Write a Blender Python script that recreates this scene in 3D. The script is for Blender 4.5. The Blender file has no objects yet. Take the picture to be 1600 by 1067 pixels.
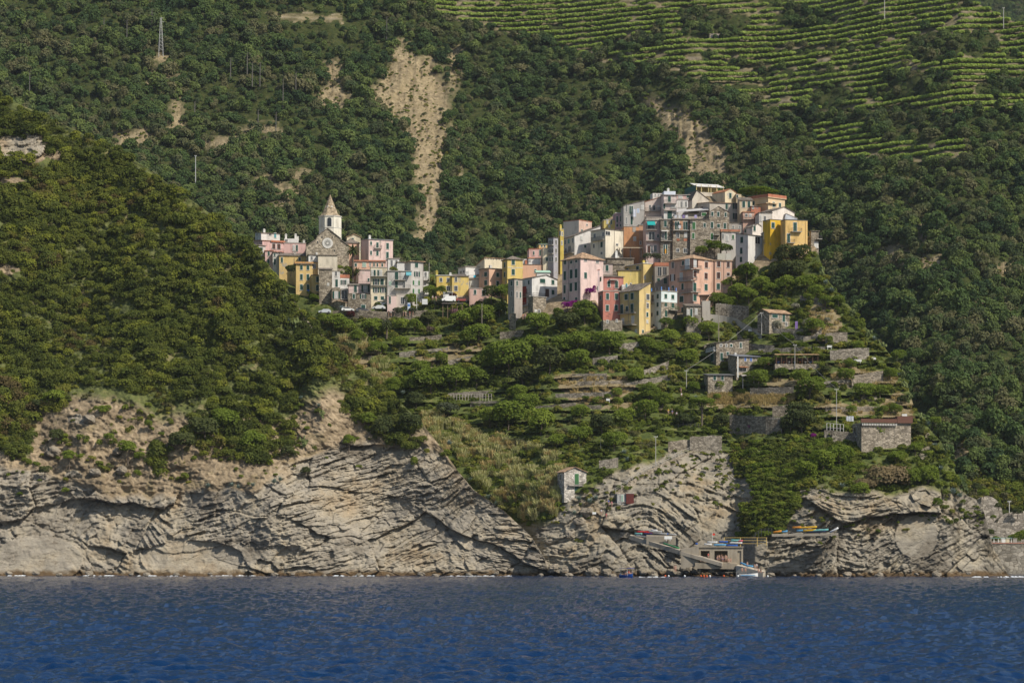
import bpy, math, random
import numpy as np
from mathutils import Vector, Matrix
random.seed(7); rs = np.random.RandomState(11)
R = math.radians
S = bpy.context.scene; COL = S.collection
F, YH, CZ = 4000.0, 873.0, 4.5

# ------------------------------------------------------------------ naming
USED = {}
def tag(o, label=None, cat=None, group=None, kind=None):
    if label:
        w = label.split()
        o['label'] = ' '.join(w[:16])
        USED[o['label']] = USED.get(o['label'], 0) + 1
    if cat: o['category'] = cat
    if group: o['group'] = group
    if kind: o['kind'] = kind
    return o
def empty(name, loc=(0, 0, 0), rz=0.0):
    o = bpy.data.objects.new(name, None); COL.objects.link(o)
    o.empty_display_size = .5
    o.location = loc; o.rotation_euler = (0, 0, rz); return o
def link(name, me, parent=None, loc=(0, 0, 0), rz=0.0):
    o = bpy.data.objects.new(name, me); COL.objects.link(o)
    o.parent = parent; o.location = loc; o.rotation_euler = (0, 0, rz); return o

# ------------------------------------------------------------------ mesh builder
class MB:
    def __init__(s): s.v = []; s.f = []; s.m = []
    def add(s, vs, fs, m=0):
        n = len(s.v); s.v += [tuple(p) for p in vs]
        s.f += [tuple(i + n for i in f) for f in fs]; s.m += [m] * len(fs)
    def box(s, x0, x1, y0, y1, z0, z1, m=0):
        s.add([(x0,y0,z0),(x1,y0,z0),(x1,y1,z0),(x0,y1,z0),(x0,y0,z1),(x1,y0,z1),(x1,y1,z1),(x0,y1,z1)],
              [(0,3,2,1),(4,5,6,7),(0,1,5,4),(1,2,6,5),(2,3,7,6),(3,0,4,7)], m)
    def slab(s, poly, z0f, z1f, m=0):
        """prism over an uv polygon with height functions"""
        n = len(poly)
        vs = [(u, v, z0f(u, v)) for u, v in poly] + [(u, v, z1f(u, v)) for u, v in poly]
        fs = [tuple(range(n - 1, -1, -1)), tuple(range(n, 2 * n))]
        fs += [(i, (i + 1) % n, n + (i + 1) % n, n + i) for i in range(n)]
        s.add(vs, fs, m)
    def tube(s, a, b, r0, r1=None, n=8, m=0, caps=True):
        a = Vector(a); b = Vector(b); d = (b - a)
        if d.length < 1e-6: return
        r1 = r0 if r1 is None else r1
        q = d.to_track_quat('Z', 'Y'); vs = []
        for p, r in ((a, r0), (b, r1)):
            for k in range(n):
                t = 2 * math.pi * k / n
                vs.append(p + q @ Vector((math.cos(t) * r, math.sin(t) * r, 0)))
        fs = [(k, (k + 1) % n, n + (k + 1) % n, n + k) for k in range(n)]
        if caps: fs += [tuple(range(n - 1, -1, -1)), tuple(range(n, 2 * n))]
        s.add(vs, fs, m)
    def path(s, pts, rad, n=6, m=0):
        for i in range(len(pts) - 1):
            s.tube(pts[i], pts[i + 1], rad[i] if hasattr(rad, '__len__') else rad,
                   rad[i + 1] if hasattr(rad, '__len__') else rad, n, m)
    def sphere(s, c, r, m=0, n=8, k=6, sz=1.0):
        vs = []; fs = []
        for i in range(k + 1):
            ph = math.pi * i / k
            for j in range(n):
                t = 2 * math.pi * j / n
                vs.append((c[0] + r * math.sin(ph) * math.cos(t), c[1] + r * math.sin(ph) * math.sin(t), c[2] + r * sz * math.cos(ph)))
        for i in range(k):
            for j in range(n):
                fs.append((i * n + j, (i + 1) * n + j, (i + 1) * n + (j + 1) % n, i * n + (j + 1) % n))
        s.add(vs, fs, m)
    def mesh(s, name, mats, smooth=False):
        me = bpy.data.meshes.new(name); me.from_pydata(s.v, [], s.f)
        for m in (mats if isinstance(mats, (list, tuple)) else [mats]): me.materials.append(m)
        me.polygons.foreach_set('material_index', s.m)
        if smooth: me.polygons.foreach_set('use_smooth', [True] * len(s.f))
        me.update(); return me
    def build(s, name, mats, parent=None, loc=(0, 0, 0), rz=0.0, smooth=False):
        return link(name, s.mesh(name, mats, smooth), parent, loc, rz)

def np_mesh(name, V, Q, mats, smooth=True, midx=None):
    me = bpy.data.meshes.new(name)
    V = np.ascontiguousarray(V, np.float32); Q = np.ascontiguousarray(Q, np.int32)
    me.vertices.add(len(V)); me.vertices.foreach_set('co', V.ravel())
    k = Q.shape[1]
    me.loops.add(Q.size); me.loops.foreach_set('vertex_index', Q.ravel())
    me.polygons.add(len(Q)); me.polygons.foreach_set('loop_start', np.arange(0, Q.size, k, dtype=np.int32))
    if smooth: me.polygons.foreach_set('use_smooth', np.ones(len(Q), bool))
    if midx is not None: me.polygons.foreach_set('material_index', midx.astype(np.int32))
    for m in (mats if isinstance(mats, (list, tuple)) else [mats]): me.materials.append(m)
    me.update(); return me

# ------------------------------------------------------------------ noise
PERM = rs.permutation(4096).astype(np.int64); RV = rs.rand(4096)
def hsh(i, j, s=0): return PERM[(PERM[(i + s * 131) & 4095] + j) & 4095]
def vn(x, y, s=0):
    i = np.floor(x).astype(np.int64); j = np.floor(y).astype(np.int64)
    fx = x - i; fy = y - j; fx = fx * fx * (3 - 2 * fx); fy = fy * fy * (3 - 2 * fy)
    a = RV[hsh(i, j, s)]; b = RV[hsh(i + 1, j, s)]; c = RV[hsh(i, j + 1, s)]; d = RV[hsh(i + 1, j + 1, s)]
    return (a * (1 - fx) + b * fx) * (1 - fy) + (c * (1 - fx) + d * fx) * fy
def fbm(x, y, o=4, s=0):
    r = 0; a = .5; t = 0
    for k in range(o):
        r = r + a * vn(x * 2 ** k + 17.3 * k, y * 2 ** k + 5.1 * k, s + k); t += a; a *= .5
    return r / t - .5
def facet(u, v, s=0):
    """faceted blocks: per cell random height and tilt, plus distance to the crack"""
    i0 = np.floor(u).astype(np.int64); j0 = np.floor(v).astype(np.int64)
    f1 = np.full(u.shape, 9.); f2 = np.full(u.shape, 9.); h = np.zeros(u.shape)
    for di in (-1, 0, 1):
        for dj in (-1, 0, 1):
            i = i0 + di; j = j0 + dj; q = hsh(i, j, s); q2 = hsh(j, i, s + 9)
            pu = i + RV[q]; pv = j + RV[q2]
            d = np.hypot(u - pu, v - pv)
            hh = RV[hsh(i, j, s + 3)] - .5 + (RV[hsh(i, j, s + 5)] - .5) * 1.3 * (u - pu) + (RV[hsh(i, j, s + 6)] - .3) * 1.4 * (v - pv)
            n = d < f1
            f2 = np.where(n, f1, np.minimum(f2, d)); h = np.where(n, hh, h); f1 = np.where(n, d, f1)
    return h, f2 - f1

# ------------------------------------------------------------------ camera maths
def W(px, py, Y): return ((px - 800.0) / F * Y, Y, CZ + (YH - py) / F * Y)
def ip(x, *pts): 
    p = np.array(pts, float); return np.interp(x, p[:, 0], p[:, 1])
def inpoly(px, py, poly):
    r = np.zeros(np.shape(px), bool); n = len(poly)
    for i in range(n):
        x0, y0 = poly[i]; x1, y1 = poly[(i + 1) % n]
        if y0 == y1: continue
        c = ((y0 > py) != (y1 > py)) & (px < (x1 - x0) * (py - y0) / (y1 - y0) + x0)
        r ^= c
    return r
def inell(px, py, L):
    r = np.zeros(np.shape(px), bool)
    for cx, cy, a, b in L: r |= ((px - cx) / a) ** 2 + ((py - cy) / b) ** 2 < 1
    return r
def warp(px, py, a, sc, s=0):
    return px + a * 2 * fbm(px / sc, py / sc, 3, s + 20), py + a * 2 * fbm(px / sc, py / sc, 3, s + 31)

# ------------------------------------------------------------------ the three slopes
def top_h(px): return ip(px, (-300,70),(0,150),(60,176),(110,200),(200,243),(260,285),(330,335),(380,375),(410,402),(440,440),(455,462),(480,500),(520,540),(560,572),(600,606),(640,642),(665,668),(690,700),(715,735),(740,765),(790,800),(830,838),(850,870),(862,905))
def rock_h(px): return ip(px, (-300,735),(0,735),(60,735),(100,748),(160,770),(230,770),(300,765),(380,770),(430,745),(470,712),(540,690),(620,695),(680,705),(720,745),(800,810))
def Yh(px, py):
    f = ip(py, (-100,150),(150,108),(250,88),(380,64),(450,53),(550,40),(650,26),(720,18),(760,13),(830,7),(880,3),(905,0),(940,-1))
    return 690 + f + 5 * np.sin(px / 95 + 1) * np.clip((905 - py) / 120, 0.35, 1) + 26 * fbm(px / 150, py / 170, 3, 1) * np.clip((905 - py) / 150, .15, 1)
def top_p(px): return np.where(px > 1290, 16, 4) * fbm(px / 15, px * 0 + 3.3, 3, 55) + ip(px, (330,430),(400,400),(450,402),(560,410),(660,425),(700,432),(800,425),(850,405),(900,375),(960,335),(1010,322),(1080,306),(1160,306),(1230,336),(1275,388),(1290,432),(1320,470),(1345,500),(1370,530),(1400,565),(1418,600),(1430,640),(1470,690),(1490,730),(1500,765),(1525,778),(1538,800),(1546,835),(1553,862),(1575,893),(1592,906))
def rock_p(px): return ip(px, (500,800),(760,805),(820,828),(862,812),(885,776),(950,745),(1000,722),(1060,706),(1130,708),(1160,720),(1240,757),(1300,770),(1340,772),(1400,770),(1440,757),(1500,765),(1600,780))
def Yp(px, py):
    y0 = ip(px, (300,735),(500,720),(800,703),(850,692),(950,684),(1150,684),(1180,676),(1300,666),(1480,668),(1550,680),(1600,690))
    f = ip(py, (290,156),(350,140),(400,127),(460,109),(500,98),(540,86),(620,60),(700,34),(760,15),(800,9),(880,2),(905,0),(940,-1))
    return y0 + f + 12 * fbm(px / 140, py / 120, 3, 5) * np.clip((905 - py) / 200, .1, 1)
def top_m(px): return ip(px, (-400,-110),(1470,-110),(1500,-8),(1525,5),(1550,18),(1575,32),(1620,42),(1760,60))
def Ym(px, py):
    y0 = ip(px, (-400,905),(0,905),(800,945),(1250,880),(1500,790),(1750,790))
    f = ip(py, (-120,470),(0,405),(300,255),(500,155),(700,55),(780,18),(850,5),(905,0))
    g = np.clip((900 - py) / 300, 0, 1)
    q = px * .75 - py * .55
    return y0 + f + g * (34 * fbm(q / 190, (px * .3 + py) / 420, 3, 9) + 16 * fbm(px / 90, py / 120, 3, 14))
LAY = {'h': (Yh, top_h), 'p': (Yp, top_p), 'm': (Ym, top_m)}
def at(px, py, lay='p', dy=0.0):
    Y = float(LAY[lay][0](np.array([float(px)]), np.array([float(py)]))[0]) + dy
    return W(px, py, Y)

# ------------------------------------------------------------------ materials
MC = {}
def nodes(name):
    m = bpy.data.materials.new(name); m.use_nodes = True
    nt = m.node_tree; nt.nodes.clear()
    o = nt.nodes.new('ShaderNodeOutputMaterial'); return m, nt, o
def N(nt, t, **kw):
    n = nt.nodes.new(t)
    for k, v in kw.items():
        if k.startswith('i_'):
            key = k[2:].replace('_', ' ')
            n.inputs[key].default_value = v
        else: setattr(n, k, v)
    return n
def ramp(nt, stops, interp='LINEAR'):
    n = nt.nodes.new('ShaderNodeValToRGB'); cr = n.color_ramp; cr.interpolation = interp
    while len(cr.elements) > 1: cr.elements.remove(cr.elements[-1])
    cr.elements[0].position = stops[0][0]; cr.elements[0].color = (*stops[0][1], 1)
    for p, c in stops[1:]:
        e = cr.elements.new(p); e.color = (*c, 1)
    return n
def mix(nt, a, b, fac, mode='MIX'):
    n = nt.nodes.new('ShaderNodeMix'); n.data_type = 'RGBA'; n.blend_type = mode
    for sock, v in ((6, a), (7, b), (0, fac)):
        if isinstance(v, (int, float)): n.inputs[sock].default_value = v
        elif isinstance(v, tuple): n.inputs[sock].default_value = (*v, 1)
        else: nt.links.new(v, n.inputs[sock])
    return n.outputs[2]
def bsdf(nt, o, col, rough=.85, spec=.25, bump=None, bstr=.5, bdist=.1, metal=0):
    b = nt.nodes.new('ShaderNodeBsdfPrincipled')
    if isinstance(col, tuple): b.inputs['Base Color'].default_value = (*col, 1)
    else: nt.links.new(col, b.inputs['Base Color'])
    b.inputs['Roughness'].default_value = rough; b.inputs['Specular IOR Level'].default_value = spec
    b.inputs['Metallic'].default_value = metal
    if bump is not None:
        bp = nt.nodes.new('ShaderNodeBump'); bp.inputs['Strength'].default_value = bstr; bp.inputs['Distance'].default_value = bdist
        nt.links.new(bump, bp.inputs['Height']); nt.links.new(bp.outputs[0], b.inputs['Normal'])
    nt.links.new(b.outputs[0], o.inputs[0]); return b
def pos(nt, scale=(1, 1, 1), rot=(0, 0, 0)):
    g = nt.nodes.new('ShaderNodeNewGeometry'); mp = nt.nodes.new('ShaderNodeMapping')
    mp.inputs['Scale'].default_value = scale; mp.inputs['Rotation'].default_value = rot
    nt.links.new(g.outputs['Position'], mp.inputs[0]); return mp.outputs[0]
def noise(nt, vec, sc, det=4, rough=.55, dist=0):
    n = N(nt, 'ShaderNodeTexNoise', i_Scale=sc, i_Detail=det, i_Roughness=rough, i_Distortion=dist)
    nt.links.new(vec, n.inputs['Vector']); return n.outputs['Fac']

def plain(c, rough=.7, metal=0, spec=.3, var=.12):
    k = ('plain', c, rough, metal)
    if k in MC: return MC[k]
    m, nt, o = nodes('paint')
    n = noise(nt, pos(nt), 3.0, 3)
    r = ramp(nt, [(.3, tuple(x * (1 - var) for x in c)), (.7, tuple(min(1, x * (1 + var)) for x in c))])
    nt.links.new(n, r.inputs[0]); bsdf(nt, o, r.outputs[0], rough, spec, metal=metal)
    MC[k] = m; return m
def stucco(c):
    k = ('stucco', c)
    if k in MC: return MC[k]
    m, nt, o = nodes('stucco')
    big = noise(nt, pos(nt, (1, 1, .35)), .55, 5, .6)
    r = ramp(nt, [(.30, tuple(x * .66 for x in c)), (.50, c), (.75, tuple(min(1, x * 1.08) for x in c))])
    nt.links.new(big, r.inputs[0])
    st = noise(nt, pos(nt, (2.2, 2.2, .16)), 1.0, 5, .7)
    r2 = ramp(nt, [(.30, (.45, .40, .35)), (.46, (1, 1, 1))]); nt.links.new(st, r2.inputs[0])
    col = mix(nt, r.outputs[0], r2.outputs[0], .28, 'MULTIPLY')
    pt = noise(nt, pos(nt), .33, 4, .75)
    r3 = ramp(nt, [(.60, (0, 0, 0)), (.66, (.8, .8, .8))]); nt.links.new(pt, r3.inputs[0])
    g = sum(c) / 3
    col = mix(nt, col, (g * .72 + .04, g * .68 + .035, g * .6 + .03), r3.outputs[0])
    fine = noise(nt, pos(nt), 9, 4)
    bsdf(nt, o, col, .9, .15, fine, .5, .05); MC[k] = m; return m
def stone(c=(.27, .232, .18), sc=1.5, key='stone'):
    k = (key, c, sc)
    if k in MC: return MC[k]
    m, nt, o = nodes('stone_masonry')
    p = pos(nt, (1, 1, 1.5))
    v = N(nt, 'ShaderNodeTexVoronoi', i_Scale=sc); nt.links.new(p, v.inputs['Vector'])
    sep = N(nt, 'ShaderNodeSeparateColor'); nt.links.new(v.outputs['Color'], sep.inputs[0])
    r = ramp(nt, [(0, tuple(x * .55 for x in c)), (.5, c), (1, tuple(min(1, x * 1.45) for x in c))]); nt.links.new(sep.outputs[0], r.inputs[0])
    e = N(nt, 'ShaderNodeTexVoronoi', i_Scale=sc, feature='DISTANCE_TO_EDGE'); nt.links.new(p, e.inputs['Vector'])
    r2 = ramp(nt, [(.0, (.38, .36, .33)), (.07, (1, 1, 1))]); nt.links.new(e.outputs['Distance'], r2.inputs[0])
    big = noise(nt, pos(nt, (1, 1, .6)), .3, 5, .65)
    r3 = ramp(nt, [(.3, (.62, .6, .56)), (.6, (1.0, 1.0, 1.0))]); nt.links.new(big, r3.inputs[0])
    col = mix(nt, mix(nt, r.outputs[0], r2.outputs[0], 1.0, 'MULTIPLY'), r3.outputs[0], .8, 'MULTIPLY')
    bsdf(nt, o, col, .95, .1, e.outputs['Distance'], 1.0, .12); MC[k] = m; return m
def roofmat(c):
    k = ('roof', c)
    if k in MC: return MC[k]
    m, nt, o = nodes('roof_tiles')
    v = N(nt, 'ShaderNodeTexVoronoi', i_Scale=2.2); nt.links.new(pos(nt), v.inputs['Vector'])
    sep = N(nt, 'ShaderNodeSeparateColor'); nt.links.new(v.outputs['Color'], sep.inputs[0])
    r = ramp(nt, [(0, tuple(x * .6 for x in c)), (1, tuple(min(1, x * 1.35) for x in c))]); nt.links.new(sep.outputs[0], r.inputs[0])
    big = noise(nt, pos(nt), .5, 4)
    r3 = ramp(nt, [(.35, (.65, .65, .63)), (.65, (1.05, 1.0, .95))]); nt.links.new(big, r3.inputs[0])
    bsdf(nt, o, mix(nt, r.outputs[0], r3.outputs[0], 1, 'MULTIPLY'), .9, .15, sep.outputs[0], .6, .06); MC[k] = m; return m
def louvre(c):
    k = ('louvre', c)
    if k in MC: return MC[k]
    m, nt, o = nodes('shutter_paint')
    w = N(nt, 'ShaderNodeTexWave', wave_type='BANDS', bands_direction='Z', i_Scale=2.5); nt.links.new(pos(nt), w.inputs['Vector'])
    r = ramp(nt, [(.2, tuple(x * .6 for x in c)), (.7, tuple(x * 1.2 for x in c))]); nt.links.new(w.outputs['Fac'], r.inputs[0])
    bsdf(nt, o, r.outputs[0], .6, .3); MC[k] = m; return m
def foliage(name, cols, trans=.25, sc=.05):
    """leaf material: each instance takes its own hue, patches drift across the slope"""
    k = ('fol', name)
    if k in MC: return MC[k]
    m, nt, o = nodes('leaves_' + name)
    oi = N(nt, 'ShaderNodeObjectInfo')
    r = ramp(nt, [(i / max(1, len(cols) - 1), c) for i, c in enumerate(cols)])
    n = noise(nt, pos(nt), sc, 3)
    mt = N(nt, 'ShaderNodeMath', operation='MULTIPLY_ADD'); nt.links.new(oi.outputs['Random'], mt.inputs[0]); mt.inputs[1].default_value = .75
    m2 = N(nt, 'ShaderNodeMath', operation='MULTIPLY_ADD'); nt.links.new(n, m2.inputs[0]); m2.inputs[1].default_value = 1.7; m2.inputs[2].default_value = -.72
    nt.links.new(m2.outputs[0], mt.inputs[2]); nt.links.new(mt.outputs[0], r.inputs[0])
    fn = noise(nt, pos(nt), 2.4, 3, .7)
    r2 = ramp(nt, [(.25, (.55, .55, .5)), (.55, (1, 1, 1)), (.8, (1.4, 1.35, 1.1))]); nt.links.new(fn, r2.inputs[0])
    col = mix(nt, r.outputs[0], r2.outputs[0], 1, 'MULTIPLY')
    d = N(nt, 'ShaderNodeBsdfDiffuse', i_Roughness=.6); t = N(nt, 'ShaderNodeBsdfTranslucent'); ms = N(nt, 'ShaderNodeMixShader', i_Fac=trans)
    nt.links.new(col, d.inputs[0]); nt.links.new(mix(nt, col, (1.2, 1.3, .5), 1, 'MULTIPLY'), t.inputs[0])
    nt.links.new(d.outputs[0], ms.inputs[1]); nt.links.new(t.outputs[0], ms.inputs[2]); nt.links.new(ms.outputs[0], o.inputs[0])
    MC[k] = m; return m

G = lambda r, g, b: (r, g, b)
M_FOREST = foliage('mountain_wood', [(0.055,0.090,0.044),(0.080,0.127,0.049),(0.108,0.159,0.055),(0.179,0.225,0.071),(0.085,0.118,0.055),(0.207,0.193,0.099),(0.097,0.150,0.058)], .2, .022)
M_MAQ = foliage('maquis', [(0.063,0.078,0.023),(0.102,0.128,0.029),(0.163,0.180,0.039),(0.111,0.137,0.036),(0.245,0.266,0.043),(0.146,0.114,0.050)], .25)
M_SCRUB = foliage('scrub', [(0.084,0.108,0.026),(0.140,0.181,0.035),(0.199,0.237,0.042),(0.130,0.155,0.036),(0.282,0.270,0.056),(0.148,0.144,0.071)], .25)
M_BROAD = foliage('broadleaf', [(0.139,0.184,0.034),(0.183,0.239,0.042),(0.232,0.286,0.050)], .3)
M_DARK = foliage('evergreen', [(0.073,0.092,0.037),(0.094,0.113,0.042),(0.117,0.131,0.048)], .2)
M_LIME = foliage('young_green', [(.11,.16,.025),(.14,.19,.03),(.10,.15,.03)], .35)
M_OLIVE = foliage('olive', [(.085,.10,.06),(.10,.115,.07),(.075,.09,.05)], .2)
M_RED = foliage('red_leaf', [(.075,.022,.022),(.10,.03,.03)], .2)
M_MAG = foliage('magenta_bloom', [(.24,.02,.22),(.30,.03,.28)], .3)
M_PINKB = foliage('pink_bloom', [(.22,.12,.14),(.30,.17,.19),(.10,.10,.05)], .3, .8)
M_WHITEB = foliage('white_bloom', [(.38,.36,.30),(.28,.27,.20),(.10,.12,.05)], .2, .8)
M_CANE = foliage('cane', [(0.432,0.408,0.204),(0.528,0.492,0.264),(0.300,0.336,0.120)], .3)
M_STRAW = foliage('straw', [(0.442,0.338,0.154),(0.546,0.425,0.209),(0.364,0.263,0.121)], .2)
M_DRY = foliage('dry_shrub', [(.20,.155,.085),(.26,.20,.11),(.16,.14,.07)], .15)
M_VINE = foliage('vine_leaves', [(0.292,0.386,0.088),(0.370,0.463,0.111),(0.432,0.524,0.147)], .3)
M_AGAVE = plain((.20, .25, .20), .6)
M_CACT = plain((.13, .16, .05), .7)
M_TRUNK = plain((.12, .095, .07), .9, var=.3)
M_DEAD = plain((.13, .12, .105), .9, var=.2)
M_FOAM = plain((.75, .78, .78), .9)
M_GLASS = plain((.022, .026, .03), .25, 0, .5)
M_SHUT = louvre((.018, .07, .052)); M_SHUTG = louvre((.045, .15, .05)); M_SHUTB = louvre((.075, .035, .025))
M_SHUTW = louvre((.55, .54, .5)); M_SHUTT = louvre((.10, .30, .33)); M_SHUTM = louvre((.33, .45, .36)); M_SHUTBL = louvre((.08, .16, .42))
M_SURR = plain((.62, .60, .55), .85); M_SURRD = plain((.40, .36, .31), .85)
M_RAIL = plain((.06, .06, .06), .5); M_WHITE = plain((.75, .74, .70), .8); M_CONC = stucco((.40, .37, .32))
M_SLATE = roofmat((.20, .175, .15)); M_TILE = roofmat((.42, .19, .10)); M_TAN = roofmat((.42, .29, .19)); M_DKSL = roofmat((.10, .10, .105))
M_STONE = stone(); M_STONED = stone((.27, .24, .195)); M_STONEP = stone((.33, .285, .222))
M_CLIFFWALL = stone((.33, .295, .25), .9)

def terrain_mat(name, rockc, soilc, ss, rz, gk=1.0):
    m, nt, o = nodes(name)
    at_ = N(nt, 'ShaderNodeAttribute', attribute_name='cover'); sep = N(nt, 'ShaderNodeSeparateColor'); nt.links.new(at_.outputs['Color'], sep.inputs[0])
    # soil
    n1 = noise(nt, pos(nt), .18, 6, .7); r1 = ramp(nt, [(.25, tuple(x * .55 for x in soilc)), (.5, soilc), (.75, tuple(x * 1.3 for x in soilc))]); nt.links.new(n1, r1.inputs[0])
    peb = N(nt, 'ShaderNodeTexVoronoi', i_Scale=.8); nt.links.new(pos(nt), peb.inputs['Vector'])
    sp = N(nt, 'ShaderNodeSeparateColor'); nt.links.new(peb.outputs['Color'], sp.inputs[0])
    rp = ramp(nt, [(0, (.6, .58, .55)), (.6, (1, 1, 1)), (1, (1.35, 1.35, 1.35))]); nt.links.new(sp.outputs[0], rp.inputs[0])
    soil = mix(nt, r1.outputs[0], rp.outputs[0], .8, 'MULTIPLY')
    # rock strata
    pv = pos(nt, (.35, .35, 1.3), rz)
    n2 = noise(nt, pv, .55, 9, .68, .6); r2 = ramp(nt, [(.22, tuple(x * .5 for x in rockc)), (.42, tuple(x * .85 for x in rockc)), (.55, rockc), (.8, tuple(min(1, x * 1.4) for x in rockc))]); nt.links.new(n2, r2.inputs[0])
    n3 = noise(nt, pos(nt), .07, 4, .6); r3 = ramp(nt, [(.36, (.66, .64, .62)), (.47, (1, 1, 1)), (.56, (1.15, 1.12, 1.05)), (.68, (1.08, .95, .78))]); nt.links.new(n3, r3.inputs[0])
    rock = mix(nt, r2.outputs[0], r3.outputs[0], 1, 'MULTIPLY')
    n5 = noise(nt, pos(nt, (.5, .5, 1.2), rz), .5, 8, .75, 1.4); r5 = ramp(nt, [(.36, (.48, .45, .42)), (.45, (1, 1, 1))]); nt.links.new(n5, r5.inputs[0])
    rock = mix(nt, rock, r5.outputs[0], .8, 'MULTIPLY')
    # tide band
    g = N(nt, 'ShaderNodeNewGeometry'); sx = N(nt, 'ShaderNodeSeparateXYZ'); nt.links.new(g.outputs['Position'], sx.inputs[0])
    nz = noise(nt, pos(nt), .35, 4); ma = N(nt, 'ShaderNodeMath', operation='MULTIPLY_ADD'); nt.links.new(nz, ma.inputs[0]); ma.inputs[1].default_value = -3.0; nt.links.new(sx.outputs[2], ma.inputs[2])
    rt = ramp(nt, [(0, (1, 1, 1)), (1, (0, 0, 0))]); mr = N(nt, 'ShaderNodeMapRange'); mr.inputs['From Min'].default_value = -.9; mr.inputs['From Max'].default_value = .1
    nt.links.new(ma.outputs[0], mr.inputs[0]); nt.links.new(mr.outputs[0], rt.inputs[0])
    rock = mix(nt, rock, (.12, .08, .042), rt.outputs[0])
    # green / straw cover
    n4 = noise(nt, pos(nt), .4, 5, .7); r4 = ramp(nt, [(.3, (.045*gk, .060*gk, .018*gk)), (.52, (.10*gk, .125*gk, .032*gk)), (.72, (.20*gk, .19*gk, .07*gk))]); nt.links.new(n4, r4.inputs[0])
    r6 = ramp(nt, [(.3, (.16, .12, .065)), (.6, (.30, .24, .13)), (.8, (.38, .31, .18))]); nt.links.new(n4, r6.inputs[0])
    c = mix(nt, soil, rock, sep.outputs[0]); c = mix(nt, c, r4.outputs[0], sep.outputs[1]); c = mix(nt, c, r6.outputs[0], sep.outputs[2])
    b1 = noise(nt, pos(nt, (.7, .7, 1.3), rz), 1.0, 9, .78, .5)
    bsdf(nt, o, c, .95, .12, b1, 1.0, .45)
    return m

# ------------------------------------------------------------------ terrain sheets
def cover_m(px, py):
    x, y = warp(px, py, 9, 22, 3)
    bare = inpoly(x, y, [(630,55),(642,78),(665,92),(682,96),(684,130),(700,134),(703,98),(706,76),(718,72),(718,120),(702,150),(694,180),(699,235),(686,300),(682,374),(652,374),(656,310),(642,240),(622,195),(590,165),(575,148),(598,122),(616,90)]) | \
        inpoly(x, y, [(998,128),(1020,150),(1040,165),(1078,175),(1102,200),(1130,235),(1136,295),(1080,295),(1070,230),(1045,205),(1015,165)]) | \
        inell(x, y, [(522,120,16,24),(520,150,22,18),(256,92,12,12),(240,125,6,22),(268,110,5,16),(276,180,9,30),(212,215,34,13),(400,203,44,7),(418,283,26,7),(452,300,22,9),(438,322,22,6),(470,276,14,6),(345,225,30,9),
                     (1395,400,26,16),(1440,365,8,26),(1350,415,10,14),(1475,455,8,12),(1565,430,14,20),(1540,480,18,10),(1550,705,20,10),(1505,690,16,16),(716,230,4,40),(722,280,4,22),(1455,410,30,10)]) | \
        inpoly(x, y, [(1478,685),(1500,690),(1520,715),(1552,762),(1536,780),(1500,730)])
    vine = inpoly(x, y, VINE_A) | inpoly(px, py, VINE_B) | inpoly(x, y, VINE_C)
    return bare, vine
def soft_bare(px, py):
    r = 0.0
    for k in range(8): r = r + cover_m(px + 11 * math.cos(k * .785), py + 9 * math.sin(k * .785))[0]
    return r / 8 * .7 + cover_m(px, py)[0] * .3
VINE_A = [(655,-30),(700,-120),(1480,-120),(1640,-10),(1700,175),(1500,178),(1400,168),(1330,185),(1260,176),(1200,168),(1120,128),(1010,104),(900,88),(840,62),(720,34),(650,12)]
VINE_B = [(1272,192),(1345,186),(1362,215),(1400,228),(1510,220),(1512,252),(1340,256),(1275,228)]
VINE_C = [(412,18),(530,26),(534,38),(424,30)]
VTREES = [(x_, y_, a_ * .82, b_ * .8) for x_, y_, a_, b_ in [(1120,38,68,26),(1085,26,34,18),(1258,32,62,20),(1390,86,0.1,0.1),(1460,75,58,32),(1530,70,40,26),(1210,0,30,16),(985,72,58,13),(1030,58,14,18),(1265,80,96,7),(1288,114,38,6),(1148,100,22,12),(1106,88,12,14),
          (1300,152,44,24),(1308,185,60,16),(1435,132,66,22),(1570,140,60,20),(1195,118,16,13),(1230,115,18,8),(1170,138,40,8),(1250,140,20,8),(1330,108,12,6),(1240,20,20,12),(945,80,14,14),(1110,55,70,10),(1580,88,18,10),(870,45,16,9),(1500,10,24,5),(1340,180,60,8),(1400,150,60,10)]]
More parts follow.
